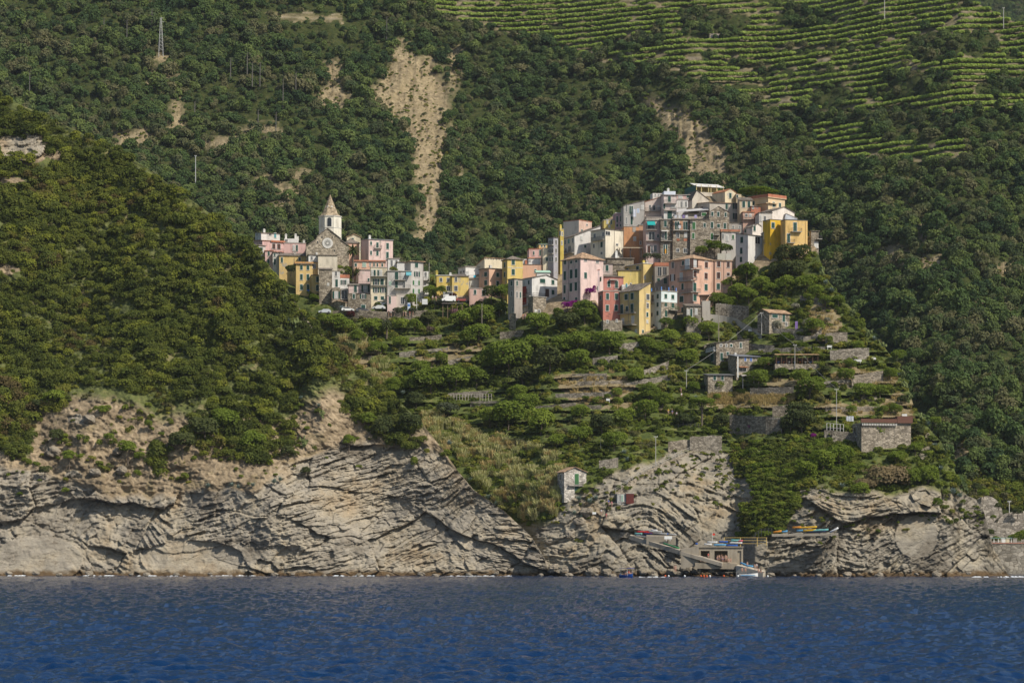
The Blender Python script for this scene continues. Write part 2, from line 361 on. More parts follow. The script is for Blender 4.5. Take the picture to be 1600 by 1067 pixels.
def build_sheet(name, lay, cols, rows_of, nrow, mat, cover, disp, back=8, bot=925.0):
    Yf, top = LAY[lay]
    nc = len(cols); tp = top(cols)
    T = np.linspace(0, 1, nrow)
    PX = np.repeat(cols[None, :], nrow, 0)
    PY = rows_of(T)[:, None] if False else None
    # rows even in picture height, denser in the cliffs below
    dens = T ** 1.0
    PY = bot + (tp[None, :] - bot) * dens[:, None]
    Y = Yf(PX, PY)
    cov = cover(PX, PY)
    D = disp(PX, PY, Y, cov)
    X, Yw, Z = W(PX, PY, Y)
    Yw = Yw + D; X = (PX - 800) / F * Yw; Z = CZ + (YH - PY) / F * Yw
    V = np.stack([X, Yw, Z], -1)
    # far side of the ridge
    bk = []
    for k in range(1, back + 1):
        b = V[-1].copy(); b[:, 1] += k * 9; b[:, 2] -= (k ** 1.3) * 4.5; bk.append(b)
    V = np.concatenate([V, np.array(bk)], 0); nr = nrow + back
    C = np.zeros((nr, nc, 4), np.float32); C[:nrow, :, 0] = cov[0]; C[:nrow, :, 1] = cov[1]; C[:nrow, :, 2] = cov[2]; C[nrow:, :, 1] = 1; C[..., 3] = 1
    idx = np.arange(nr * nc).reshape(nr, nc)
    Q = np.stack([idx[:-1, :-1], idx[:-1, 1:], idx[1:, 1:], idx[1:, :-1]], -1).reshape(-1, 4)
    me = np_mesh(name, V.reshape(-1, 3), Q, mat, True)
    a = me.color_attributes.new('cover', 'FLOAT_COLOR', 'POINT'); a.data.foreach_set('color', C.reshape(-1))
    o = link(name, me); tag(o, kind='structure'); return o
def cellmap(u, v, s=0):
    """nearest cell: local offset and three random numbers, plus crack distance"""
    i0 = np.floor(u).astype(np.int64); j0 = np.floor(v).astype(np.int64)
    f1 = np.full(u.shape, 9.); f2 = f1.copy(); du = np.zeros(u.shape); dv = du.copy(); a = du.copy(); b = du.copy(); c = du.copy()
    for di in (-1, 0, 1):
        for dj in (-1, 0, 1):
            i = i0 + di; j = j0 + dj; pu = i + RV[hsh(i, j, s)]; pv = j + RV[hsh(j, i, s + 9)]; d = np.hypot(u - pu, v - pv); n = d < f1
            f2 = np.where(n, f1, np.minimum(f2, d)); f1 = np.where(n, d, f1); du = np.where(n, u - pu, du); dv = np.where(n, v - pv, dv)
            a = np.where(n, RV[hsh(i, j, s + 3)], a); b = np.where(n, RV[hsh(i, j, s + 5)], b); c = np.where(n, RV[hsh(i, j, s + 6)], c)
    return du, dv, a, b, c, f2 - f1
def strata(px, py, Y, ang, amp):
    """fractured rock masses, each with its own bedding, in metres"""
    x = (px - 800) / F * Y; z = CZ + (YH - py) / F * Y
    wx = x + 7 * fbm(x / 15, z / 15, 4, 40); wz = z + 5 * fbm(x / 12, z / 12, 4, 41)
    du, dv, a, b, c, e = cellmap(wx / 27, wz / 13, 50); du = du * 27 - (wx - x) * .85; dv = dv * 13 - (wz - z) * .85
    an = ang(px) + (a - .5) * .42; ca, sa = np.cos(an), np.sin(an)
    u = du * ca + dv * sa + a * 91; v = -du * sa + dv * ca + b * 57
    w2 = fbm(x / 3.6, z / 3.0, 4, 47); u = u + w2 * 1.2; v = v + w2 * .45
    bed = np.clip(.25 + .75 * c + 2.4 * fbm(x / 14, z / 8, 3, 43), .10, 1.1)                          # massive or thinly bedded
    h2, e2 = facet(u / 6.5, v / 1.7, 60); h3, e3 = facet(u / 2.3, v / .6, 70); h4, e4 = facet(u / 4.2 + v / 4, v / 3.6 - u / 5, 75)
    fine = fbm(x / 1.1, z / .9, 3, 87)
    lay = (v / 1.25 + .35 * fbm(u / 5, v / 6, 2, 85)) % 1.0
    d = (a - .5) * 3.8 + du * (b - .5) * .22 + dv * (c - .25) * .34 + h2 * 1.4 * bed + h3 * .75 * bed + h4 * 1.3 * (1.25 - bed) + (lay - .5) * .4 * bed + fine * 1.3
    return amp * (d + np.clip(1 - e / .03, 0, 1) * .6)
def ss(x, a, b): t = np.clip((x - a) / (b - a), 0, 1); return t * t * (3 - 2 * t)
def cov_h(px, py):
    x, y = warp(px, py, 16, 40, 6)
    rk = ss(y - rock_h(px), -6, 6)
    outc = inell(x, y, [(490,490,16,34),(470,465,14,16),(505,520,10,16),(120,655,14,8),(30,235,34,20),(110,740,14,8)])
    rk = np.maximum(rk, outc * 1.0)
    green = ss(veg_h(x) + 18 - y, -10, 12) * (1 - inell(x, y, [(34,236,38,26),(84,248,14,9),(14,285,30,12),(15,420,25,8)])) * (1 - outc)
    straw = ((fbm(px / 18, py / 12, 3, 12) > .2) * .5) * (1 - rk)
    return rk * (1 - green), green * .9, straw
def veg_h(px): return ip(px, (-300,640),(0,690),(45,690),(62,625),(120,596),(200,612),(255,640),(330,640),(400,615),(430,640),(470,610),(520,598),(560,610),(600,640),(640,655))
def disp_h(px, py, Y, c):
    ang = lambda q: ip(q, (-300,.1),(110,.05),(150,-.5),(220,-.5),(270,.3),(450,.32),(600,.38),(700,.25),(760,-.1),(860,-.25))
    sm = 1 - .75 * inell(px, py, [(60,875,70,38),(300,872,80,28)])
    return c[0] * strata(px, py, Y, ang, .95) * sm * (1 - .0 * px) + (1 - c[0]) * (4 * fbm(px / 22, py / 16, 4, 15) + 1.2 * fbm(px / 5, py / 4, 2, 16))
def cov_p(px, py):
    x, y = warp(px, py, 14, 34, 8)
    rk = ss(y - rock_p(px), -6, 6)
    ivy = inpoly(x, y, IVY)
    rk = rk * (1 - ivy)
    rk = np.maximum(rk, inell(x, y, [(1350,620,20,8),(1450,700,10,24)]) * .8)
    bare = inell(x, y, [(1350,590,50,14),(1240,600,40,10),(1320,640,50,10),(560,560,40,34),(1400,640,24,30),(930,608,60,22),(890,590,30,10),(720,545,40,8),(700,560,50,8),(1200,700,0.1,0.1),(860,720,20,6),(1000,640,60,6),(1290,505,30,30),(1160,630,60,12)])
    vil = inpoly(x, y, VILLAGE)
    green = (1 - rk) * (1 - .75 * bare) * (1 - vil)
    straw = bare * .6 * (1 - rk)
    return rk, np.clip(green, 0, 1), straw * (1 - vil)
IVY = [(1150,690),(1360,680),(1345,735),(1300,745),(1245,760),(1240,800),(1225,832),(1160,850),(1160,800),(1185,770),(1150,730)]
VILLAGE = [(400,380),(680,380),(680,462),(700,476),(790,470),(800,500),(860,492),(930,480),(1000,524),(1060,495),(1140,440),(1180,420),(1290,388),(1290,280),(960,280),(840,350),(700,400)]
def bot_v(px): return ip(px, (380,430),(400,440),(440,455),(500,480),(560,492),(660,486),(680,466),(760,468),(790,480),(805,505),(860,480),(880,475),(930,478),(942,505),(1000,526),(1050,500),(1090,485),(1140,440),(1150,408),(1175,395),(1290,388),(1300,380))
def disp_p(px, py, Y, c):
    ang = lambda q: ip(q, (840,.1),(900,.3),(980,.3),(1040,-.5),(1140,-.6),(1200,.1),(1280,.1),(1350,.5),(1450,.5),(1540,.4))
    sm = 1 - .8 * inell(px, py, [(1432,838,34,34),(1030,846,30,12)])
    X, Yy, Z = W(px, py, Y)
    terr = ((Z + 1.5 * fbm(px / 60, py / 40, 2, 44)) / 3.4) % 1.0
    st = (terr - .5) * 3.2 * ss(py, 500, 540) * (1 - ss(py, 690, 720))
    dock = inell(px, py, [(1130,850,70,40)])
    push = 15 * ss(bot_v(px) - py, 2, 26) * ss(px, 380, 400)
    return push + c[0] * strata(px, py, Y, ang, 1.0) * sm * (1 - .6 * dock) + (1 - c[0]) * (2.2 * fbm(px / 20, py / 12, 4, 18) + st)
def cov_m3(px, py):
    _, vine = cover_m(px, py); bare = soft_bare(px, py)
    tr = inell(*warp(px, py, 5, 14, 4), VTREES)
    X, Yy, Z = W(px, py, Ym(px, py))
    fr = ((Z + 3 * fbm(px / 120, py / 80, 2, 90)) / 3.6) % 1.0
    n = fbm(px / 14, py / 7, 3, 33)
    rockw = vine & (fr < .36) & ~tr; gr = np.where(vine, np.where(fr > .5, .75, .25) + n, 1.0)
    g = gr * (1 - np.clip(bare * 1.25 + n * 1.2, 0, 1) * (bare > .1)); g = np.where(tr, 1, g)
    st = np.where(vine & ~tr, .30 + n, 0) + bare * (.25 + n * 2)
    return rockw * .6, np.clip(g, 0, 1), np.clip(st, 0, 1) * .8
def disp_m(px, py, Y, c):
    bare, vine = cover_m(px, py)
    b = bare * 1.0
    h, e = facet((px + 4 * fbm(px / 9, py / 9, 2, 2)) / 9, py / 5, 91)
    gull = np.abs(fbm(px / 7, py / 60, 3, 92)) * 14
    return 8 * fbm(px / 26, py / 20, 3, 93) + b * (h * 1.3 + gull * .55)
MT_L = terrain_mat('cliff_and_soil', (.33, .293, .232), (.29, .225, .145), 1, (0, .35, 0))
MT_P = terrain_mat('terraced_ground', (.305, .273, .215), (.30, .235, .15), 1, (0, .5, 0))
MT_M = terrain_mat('mountain_ground', (.28, .25, .20), (.27, .215, .13), 1, (0, .1, 0), .42)
build_sheet('headland_terrain', 'h', np.arange(-260, 866, 1.25), None, 560, MT_L, cov_h, disp_h)
build_sheet('promontory_terrain', 'p', np.arange(330, 1596, 1.25), None, 470, MT_P, cov_p, disp_p)
build_sheet('mountain_terrain', 'm', np.arange(-400, 1780, 2.4), None, 430, MT_M, cov_m3, disp_m)
# far blue hill at the top right
def Yfar(px, py): return 2100 + np.maximum(120 - py, 0) * 2.4 - np.maximum(py - 120, 0) * .5 + 60 * fbm(px / 60, py / 60, 3, 71)
LAY['f'] = (Yfar, lambda px: ip(px, (1300,-80),(1900,-70)))
build_sheet('far_hill', 'f', np.arange(1300, 1900, 5.), None, 240, MT_M, lambda a, b: (a * 0, a * 0 + 1, a * 0), lambda a, b, c, d: 10 * fbm(a / 12, b / 9, 3, 5), bot=330.0)
# ------------------------------------------------------------------ sea
def sea():
    m, nt, o = nodes('sea_water')
    b = bsdf(nt, o, (.002, .023, .078), .06, .30)
    b.inputs['IOR'].default_value = 1.33
    n1 = noise(nt, pos(nt, (.9, 1, 1)), 1.6, 6, .65); n2 = noise(nt, pos(nt, (.35, 1, 1)), .16, 4, .5)
    ad = N(nt, 'ShaderNodeMath', operation='MULTIPLY_ADD'); nt.links.new(n2, ad.inputs[0]); ad.inputs[1].default_value = 2.0; nt.links.new(n1, ad.inputs[2])
    bp = N(nt, 'ShaderNodeBump', i_Strength=1.0, i_Distance=.21); nt.links.new(ad.outputs[0], bp.inputs['Height']); nt.links.new(bp.outputs[0], b.inputs['Normal'])
    ys = 18000 / np.concatenate([np.linspace(24, 60, 130), np.linspace(60.3, 240, 460)])[::-1]
    ys = np.concatenate([[-200, 20, 50], ys, [760, 900, 1500, 4000]])
    us = np.concatenate([[-6, -2, -.6], np.arange(-.23, .2301, .0007), [.6, 2, 6]])
    YY, UU = np.meshgrid(ys, us, indexing='ij'); XX = UU * np.maximum(YY, 120)
    A = ((YY > 60) & (YY < 690) & (np.abs(UU) < .24)).astype(float)
    H = .30 * fbm(XX / 8, YY / 7, 2, 3) + .42 * fbm(XX / 1.5, YY / 1.3, 2, 7) + .26 * fbm(XX / .6, YY / .6, 2, 27)
    Z = (H - .1) * A * (1 + YY / 1500)
    nr, nc = XX.shape; idx = np.arange(nr * nc).reshape(nr, nc)
    Q = np.stack([idx[:-1, :-1], idx[:-1, 1:], idx[1:, 1:], idx[1:, :-1]], -1).reshape(-1, 4)
    o = link('sea_water', np_mesh('sea_water', np.stack([XX, YY, Z], -1).reshape(-1, 3), Q, m)); tag(o, kind='structure')
sea()

# ------------------------------------------------------------------ foliage source meshes
def quads_mesh(name, P, Nn, size, mat, aspect=1.0, up=None):
    """leaf clumps: quads at P facing Nn"""
    n = len(P)
    Nn = Nn / (np.linalg.norm(Nn, axis=1, keepdims=True) + 1e-9)
    r = rs.randn(n, 3) if up is None else up
    T = np.cross(Nn, r); T /= (np.linalg.norm(T, axis=1, keepdims=True) + 1e-9); B = np.cross(Nn, T)
    sz = np.asarray(size).reshape(-1, 1)
    T = T * sz; B = B * sz * aspect
    j = lambda: (.75 + .5 * rs.rand(n, 1))
    V = np.stack([P - T * j() - B * j() * .5, P + T * j() * .6 - B * j(), P + T * j() + B * j() * .6, P - T * j() * .5 + B * j()], 1).reshape(-1, 3)
    return V, np.arange(n * 4).reshape(n, 4)
def crown_mesh(name, mat, n=500, leaf=.11, lobes=8, flat=.8, base=.0, cz=.75, rag=.1, trunk=False):
    L = []
    for k in range(lobes):
        t = rs.rand() * 6.283; r = rs.rand() ** .5 * .55
        L.append((r * math.cos(t), r * math.sin(t), (rs.rand() - .35) * .75 * flat, .36 + .26 * rs.rand()))
    L.append((0, 0, .15, .62)); L = np.array(L)
    P = []; Nn = []
    tot = 0
    while tot < n:
        k = rs.randint(len(L), size=n * 2); d = rs.randn(n * 2, 3); d /= np.linalg.norm(d, axis=1, keepdims=True)
        d[:, 2] = np.where(d[:, 2] < -.35, -d[:, 2], d[:, 2])
        p = L[k, :3] + d * L[k, 3:4] * np.array([1, 1, flat]) * (1 + rag * rs.randn(n * 2, 1))
        ins = np.zeros(len(p), bool)
        for q in range(len(L)):
            ins |= (np.linalg.norm((p - L[q, :3]) / np.array([1, 1, flat]), axis=1) < L[q, 3] * .88) & (k != q)
        keep = ~ins | (rs.rand(len(p)) < .06)
        P.append(p[keep]); Nn.append((d + .5 * rs.randn(*d.shape))[keep]); tot += keep.sum()
    P = np.concatenate(P)[:n]; Nn = np.concatenate(Nn)[:n]
    P[:, 2] += cz
    V, Q = quads_mesh(name, P, Nn, leaf * (.6 + .8 * rs.rand(n)), mat)
    mats = [mat]; mi = np.zeros(len(Q), int)
    if trunk:
        b = MB(); b.tube((0, 0, -.5), (0, 0, .8), .07, .04, 5); tv = np.array(b.v); tq = np.array([f for f in b.f if len(f) == 4])
        Q = np.concatenate([Q, tq + len(V)]); V = np.concatenate([V, tv]); mi = np.concatenate([mi, np.ones(len(tq), int)]); mats.append(M_TRUNK)
    return np_mesh(name, V, Q, mats, False, mi)
def blades_mesh(name, mat, n=120, h=1.6, w=.03, spread=.8, lean=.5, plume=False):
    V = []; Q = []
    for i in range(n):
        t = rs.rand() * 6.283; r = spread * rs.rand() ** .5; a = rs.rand() * 6.283
        b = np.array([r * math.cos(t), r * math.sin(t), 0]); hh = h * (.6 + .5 * rs.rand())
        ln = lean * rs.rand(); dx = np.array([math.cos(t) * ln, math.sin(t) * ln, 0]) * hh
        s = np.array([math.cos(a), math.sin(a), 0]) * w * (.7 + .8 * rs.rand())
        m1 = b + dx * .3 + [0, 0, hh * .6]; e = b + dx + [0, 0, hh]
        k = len(V); V += [b - s, b + s, m1 + s, m1 - s, e + s * (1.4 if plume else .2), e - s * (1.4 if plume else .2)]
        Q += [(k, k + 1, k + 2, k + 3), (k + 3, k + 2, k + 4, k + 5)]
    return np_mesh(name, np.array(V), np.array(Q), mat, False)
def agave_mesh(name, stalk=False):
    b = MB()
    for i in range(26):
        t = i * 2.4; el = R(20 + 55 * (i / 26)); l = 1.15 * (.75 + .4 * random.random())
        d = Vector((math.cos(t) * math.cos(el), math.sin(t) * math.cos(el), math.sin(el))); s = Vector((-math.sin(t), math.cos(t), 0)) * .13
        m = d * l * .5 + Vector((0, 0, .05)); e = d * l
        b.add([d * .1 - s * .6, d * .1 + s * .6, m + s, m - s, e + s * .06, e - s * .06, m - Vector((0, 0, .09))], [(0, 1, 2, 3), (3, 2, 4, 5), (0, 6, 1), (6, 5, 4)])
    return b.mesh(name, M_AGAVE)
def src(coll, me):
    o = bpy.data.objects.new(me.name, me); coll.objects.link(o)
def coll(name, mats_specs):
    c = bpy.data.collections.new(name)
    for me in mats_specs: src(c, me)
    return c
C_FOREST = coll('forest_crowns', [crown_mesh('wood_crown', M_FOREST, 420, .10, 7, 1.0, trunk=False) for _ in range(5)] + [crown_mesh('wood_crown_tall', M_FOREST, 420, .10, 6, 1.35, cz=1.0) for _ in range(2)])
C_MAQ = coll('maquis_crowns', [crown_mesh('maquis_crown', M_MAQ, 520, .085, 9, .85, cz=.55, rag=.13) for _ in range(6)])
C_SCRUB = coll('scrub_crowns', [crown_mesh('scrub_crown', M_SCRUB, 260, .12, 6, .75, cz=.45, rag=.15) for _ in range(6)])
C_IVY = coll('ivy_crowns', [crown_mesh('ivy_clump', m_, 260, .11, 6, .6, cz=.3, rag=.15) for m_ in (M_BROAD, M_MAQ, M_MAQ)])
C_VINE = coll('vine_clumps', [crown_mesh('vine_clump', M_VINE, 70, .22, 4, .6, cz=.55, rag=.15) for _ in range(4)])
C_CANE = coll('cane_clumps', [blades_mesh('cane_clump', m_, 130, h_, .035, .8, l_, True) for m_, h_, l_ in ((M_CANE, 1.9, .35), (M_CANE, 1.4, .6), (M_STRAW, 1.7, .5), (M_SCRUB, 1.2, .5))])
C_STRAW = coll('straw_tufts', [blades_mesh('straw_tuft', M_STRAW, 70, .9, .035, .6, .6) for _ in range(3)])

def gn_scatter(name, pts, scl, rot, idx, coll_, label):
    """one object of instanced plants"""
    me = bpy.data.meshes.new(name); n = len(pts)
    me.vertices.add(n); me.vertices.foreach_set('co', np.asarray(pts, np.float32).ravel())
    a = me.attributes.new('scl', 'FLOAT_VECTOR', 'POINT'); a.data.foreach_set('vector', np.asarray(scl, np.float32).ravel())
    a = me.attributes.new('rot', 'FLOAT_VECTOR', 'POINT'); a.data.foreach_set('vector', np.asarray(rot, np.float32).ravel())
    a = me.attributes.new('idx', 'INT', 'POINT'); a.data.foreach_set('value', np.asarray(idx, np.int32))
    ng = bpy.data.node_groups.new('plant_scatter', 'GeometryNodeTree')
    ng.interface.new_socket('Geometry', in_out='INPUT', socket_type='NodeSocketGeometry'); ng.interface.new_socket('Geometry', in_out='OUTPUT', socket_type='NodeSocketGeometry')
    gi = ng.nodes.new('NodeGroupInput'); go = ng.nodes.new('NodeGroupOutput')
    ci = ng.nodes.new('GeometryNodeCollectionInfo'); ci.inputs['Collection'].default_value = coll_; ci.inputs['Separate Children'].default_value = True; ci.inputs['Reset Children'].default_value = True
    io = ng.nodes.new('GeometryNodeInstanceOnPoints'); io.inputs['Pick Instance'].default_value = True
    def na(nm, ty):
        x = ng.nodes.new('GeometryNodeInputNamedAttribute'); x.data_type = ty; x.inputs['Name'].default_value = nm
        return [s for s in x.outputs if s.enabled and s.name == 'Attribute'][0]
    l = ng.links.new
    l(gi.outputs[0], io.inputs['Points']); l(ci.outputs[0], io.inputs['Instance']); l(na('idx', 'INT'), io.inputs['Instance Index'])
    l(na('rot', 'FLOAT_VECTOR'), io.inputs['Rotation']); l(na('scl', 'FLOAT_VECTOR'), io.inputs['Scale']); l(io.outputs[0], go.inputs[0])
    o = link(name, me); md = o.modifiers.new('plants', 'NODES'); md.node_group = ng
    tag(o, label, name.replace('_', ' '), kind='stuff'); return o
def jgrid(x0, x1, y0, y1, sx, sy):
    xs = np.arange(x0, x1, sx); ys = np.arange(y0, y1, sy); X, Y_ = np.meshgrid(xs, ys)
    X = X + (np.arange(len(ys))[:, None] % 2) * sx / 2 + (rs.rand(*X.shape) - .5) * sx * .9; Y_ = Y_ + (rs.rand(*X.shape) - .5) * sy * .9
    return X.ravel(), Y_.ravel()
def place(lay, px, py, sink=.0):
    Y = LAY[lay][0](px, py); x, y, z = W(px, py, Y); return np.stack([x, y, z - sink], -1)
def scl3(r, hv=.25):
    n = len(r); return np.stack([r * (1 + .2 * rs.randn(n) * .6), r, r * (1 + hv * (rs.rand(n) - .3))], -1)
def rotz(n, tilt=.12): return np.stack([rs.randn(n) * tilt, rs.randn(n) * tilt, rs.rand(n) * 6.283], -1)
def do_scatter(name, lay, px, py, r, coll_, label, sink=.3):
    n = len(px); k = len(coll_.objects)
    gn_scatter(name, place(lay, px, py, sink), scl3(r), rotz(n), rs.randint(0, k, n), coll_, label)
# mountain wood
px, py = jgrid(-60, 1700, -40, 800, 9.6, 6.0)
ok = (py > top_m(px) + 4)
bare, vine = cover_m(px, py); tr = inell(*warp(px, py, 5, 14, 4), VTREES)
hid = ((py > top_h(px) + 45) & (px < 850)) | ((py > top_p(px) + 45) & (px > 420) & (px < 1500)) | ((px > 1500) & (py > 755))
r = rs.rand(len(px))
sb = soft_bare(px, py); keep = ok & ~hid & (r > sb * 1.12 - .03 + .7 * fbm(px / 13, py / 22, 2, 61) * (sb > .05)) & ~(vine & ~tr & (rs.rand(len(px)) > .012))
px, py = px[keep], py[keep]; b2, v2 = cover_m(px, py); t2 = inell(px, py, VTREES)
rad = (1.3 + 2.9 * rs.rand(len(px)) ** 3.2 + 2.6 * fbm(px / 60, py / 50, 2, 8)) * np.where(b2 | (v2 & ~t2), .5, 1) * np.where(v2 & t2, .8, 1)
do_scatter('mountain_wood', 'm', px, py, rad, C_FOREST, 'dense dark green wood covering the mountainside behind the village', .8)
fx, fy = jgrid(1440, 1720, -30, 70, 7, 4.5); do_scatter('far_wood', 'f', fx, fy, 2.6 + 1.5 * rs.rand(len(fx)), C_FOREST, 'dark blue green wood on the far hill at the top right corner', .5)
px, py = jgrid(-60, 1700, -40, 800, 5.5, 4)
bare, vine = cover_m(px, py); tr = inell(px, py, VTREES)
r = rs.rand(len(px)); keep = ((bare & (r < .46 + 1.3 * fbm(px / 9, py / 30, 3, 66))) | (vine & ~tr & (r < .16))) & (py > top_m(px) + 3) & ~((py > top_p(px) + 40) & (px > 420) & (px < 1500))
px, py = px[keep], py[keep]
do_scatter('mountain_scrub', 'm', px, py, .30 + .9 * rs.rand(len(px)) ** 2.5, C_SCRUB, 'sparse low scrub dotting the bare scars and terrace edges of the mountain', .2)
# vine rows follow the contour lines of the mountain
def vines():
    PX = np.arange(640, 1680, 1.0); PYs = np.arange(-40, 260, .5)
    A, B = np.meshgrid(PX, PYs); Yv = Ym(A, B); Z = CZ + (YH - B) / F * Yv
    q = (Z + 3 * fbm(A / 120, B / 80, 2, 90)) / 3.6
    fl = np.floor(q); ed = fl[:-1] != fl[1:]
    iy, ix = np.nonzero(ed)
    a = A[iy, ix]; b = B[iy, ix]
    vin = inpoly(*warp(a, b, 9, 22, 3), VINE_A) | inpoly(a, b, VINE_B)
    tr = inell(*warp(a, b, 5, 14, 4), VTREES)
    gap = fbm(a / 34, fl[iy, ix] * 3.1, 3, 77) > .20
    keep = vin & ~tr & ~gap & (b > top_m(a) + 2) & (rs.rand(len(a)) < .85)
    a = a[keep]; b = b[keep]; n = len(a)
    P = place('m', a, b, .15); P[:, 1] -= .6
    s = 1.25 + .6 * rs.rand(n); sc = np.stack([s * 1.0, s * .8, s * .95], -1)
    gn_scatter('vine_rows', P, sc, rotz(n, .05), rs.randint(0, 4, n), C_VINE, 'bright green vine rows along the terraces high on the mountain')
vines()
# headland maquis
px, py = jgrid(-60, 700, 100, 760, 9.6, 5.8)
x, y = warp(px, py, 16, 40, 6)
H_BARE = inell(x, y, [(30,235,30,16),(60,252,12,10),(84,248,10,7),(14,285,24,8),(15,420,20,6),(505,470,6,6),(492,492,12,30),(470,465,12,12),(430,640,24,8)])
H_BUSH = inell(x, y, [(370,668,62,44),(330,690,48,30),(425,690,34,38),(22,665,36,52),(85,625,26,16),(620,655,54,34),(560,640,20,20),(640,690,22,16),(250,720,12,22)])
keep = (py > top_h(px) + 5) & (((y < veg_h(x)) & ~H_BARE) | H_BUSH) & (rs.rand(len(px)) < .93)
a, b = px[keep], py[keep]
do_scatter('maquis', 'h', a, b, (1.0 + 1.7 * rs.rand(len(a)) ** 2.2 + 1.6 * fbm(a / 40, b / 40, 2, 19)), C_MAQ, 'dense green and rust tinged maquis covering the near headland', .45)
keep = (py > top_h(px) + 6) & (y > veg_h(x)) & ~H_BUSH & (rs.rand(len(px)) < .13 * ss(rock_h(px) - py, -25, 20) + .01) & (py < 800)
a, b = px[keep], py[keep]
do_scatter('cliff_scrub', 'h', a, b, .5 + .8 * rs.rand(len(a)), C_SCRUB, 'sparse small scrub tufts on the bare soil above the left cliff', .1)
# ------------------------------------------------------------------ houses
CR = {1:(380,290,.1875),2:(660,370,.15),3:(850,330,.15),4:(960,270,.20625),5:(920,380,.15),6:(420,440,.1875),7:(1090,480,200/1524),
      8:(970,270,160/1552),9:(1110,270,.1125),'a':(1080,460,.25),'b':(830,680,.25),'c':(1200,680,.25),'d':(960,790,.15),'e':(1420,760,180/1280),'k':(850,0,750/1600),'g':(660,460,.225),'i':(880,480,.1875)}
LAND = []; RECTS = []
SH = {'g':M_SHUT,'G':M_SHUTG,'b':M_SHUTB,'w':M_SHUTW,'t':M_SHUTT,'m':M_SHUTM,'B':M_SHUTBL,'o':M_SHUT,'O':M_SHUTG,'p':M_SHUTB}
M_LIT = plain((.50,.50,.48), .6); M_CURT = plain((.42,.42,.41), .8)
WC = {}
def wmesh(kind, w, h, surr):
    """window: surround, glass, sill in one mesh facing -y"""
    k = ('w', kind in 'woOpB', round(w, 1), round(h, 1), surr)
    if k in WC: return WC[k]
    w, h = max(.25, round(w, 1)), max(.3, round(h, 1)); f = .13; b = MB()
    b.box(-w/2, w/2, -.02, .05, 0, h, 1)
    if surr >= 0:
        for x0, x1, z0, z1 in ((-w/2-f, -w/2, -.05, h+f), (w/2, w/2+f, -.05, h+f), (-w/2, w/2, h, h+f)): b.box(x0, x1, -.05, .03, z0, z1, 0)
        b.box(-w/2-f-.06, w/2+f+.06, -.13, .03, -.16, -.052, 0)
    b.box(-.03, .03, -.035, -.021, 0.02, h-.02, 2)
    me = b.mesh('window', [M_SURR if surr else M_SURRD, M_CURT if k[1] and w > .9 else M_GLASS, M_WHITE]); WC[k] = me; return me
def smesh(w, h, m, tilt):
    k = ('s', round(w, 2), round(h, 1), m.name, tilt)
    if k in WC: return WC[k]
    h = round(h, 1); b = MB(); b.box(-w/2, w/2, -.045, 0, 0, h); b.box(-w/2+.04, w/2-.04, -.06, -.046, .08, h/2-.05); b.box(-w/2+.04, w/2-.04, -.06, -.046, h/2+.05, h-.08)
    me = b.mesh('shutter', m); WC[k] = me; return me
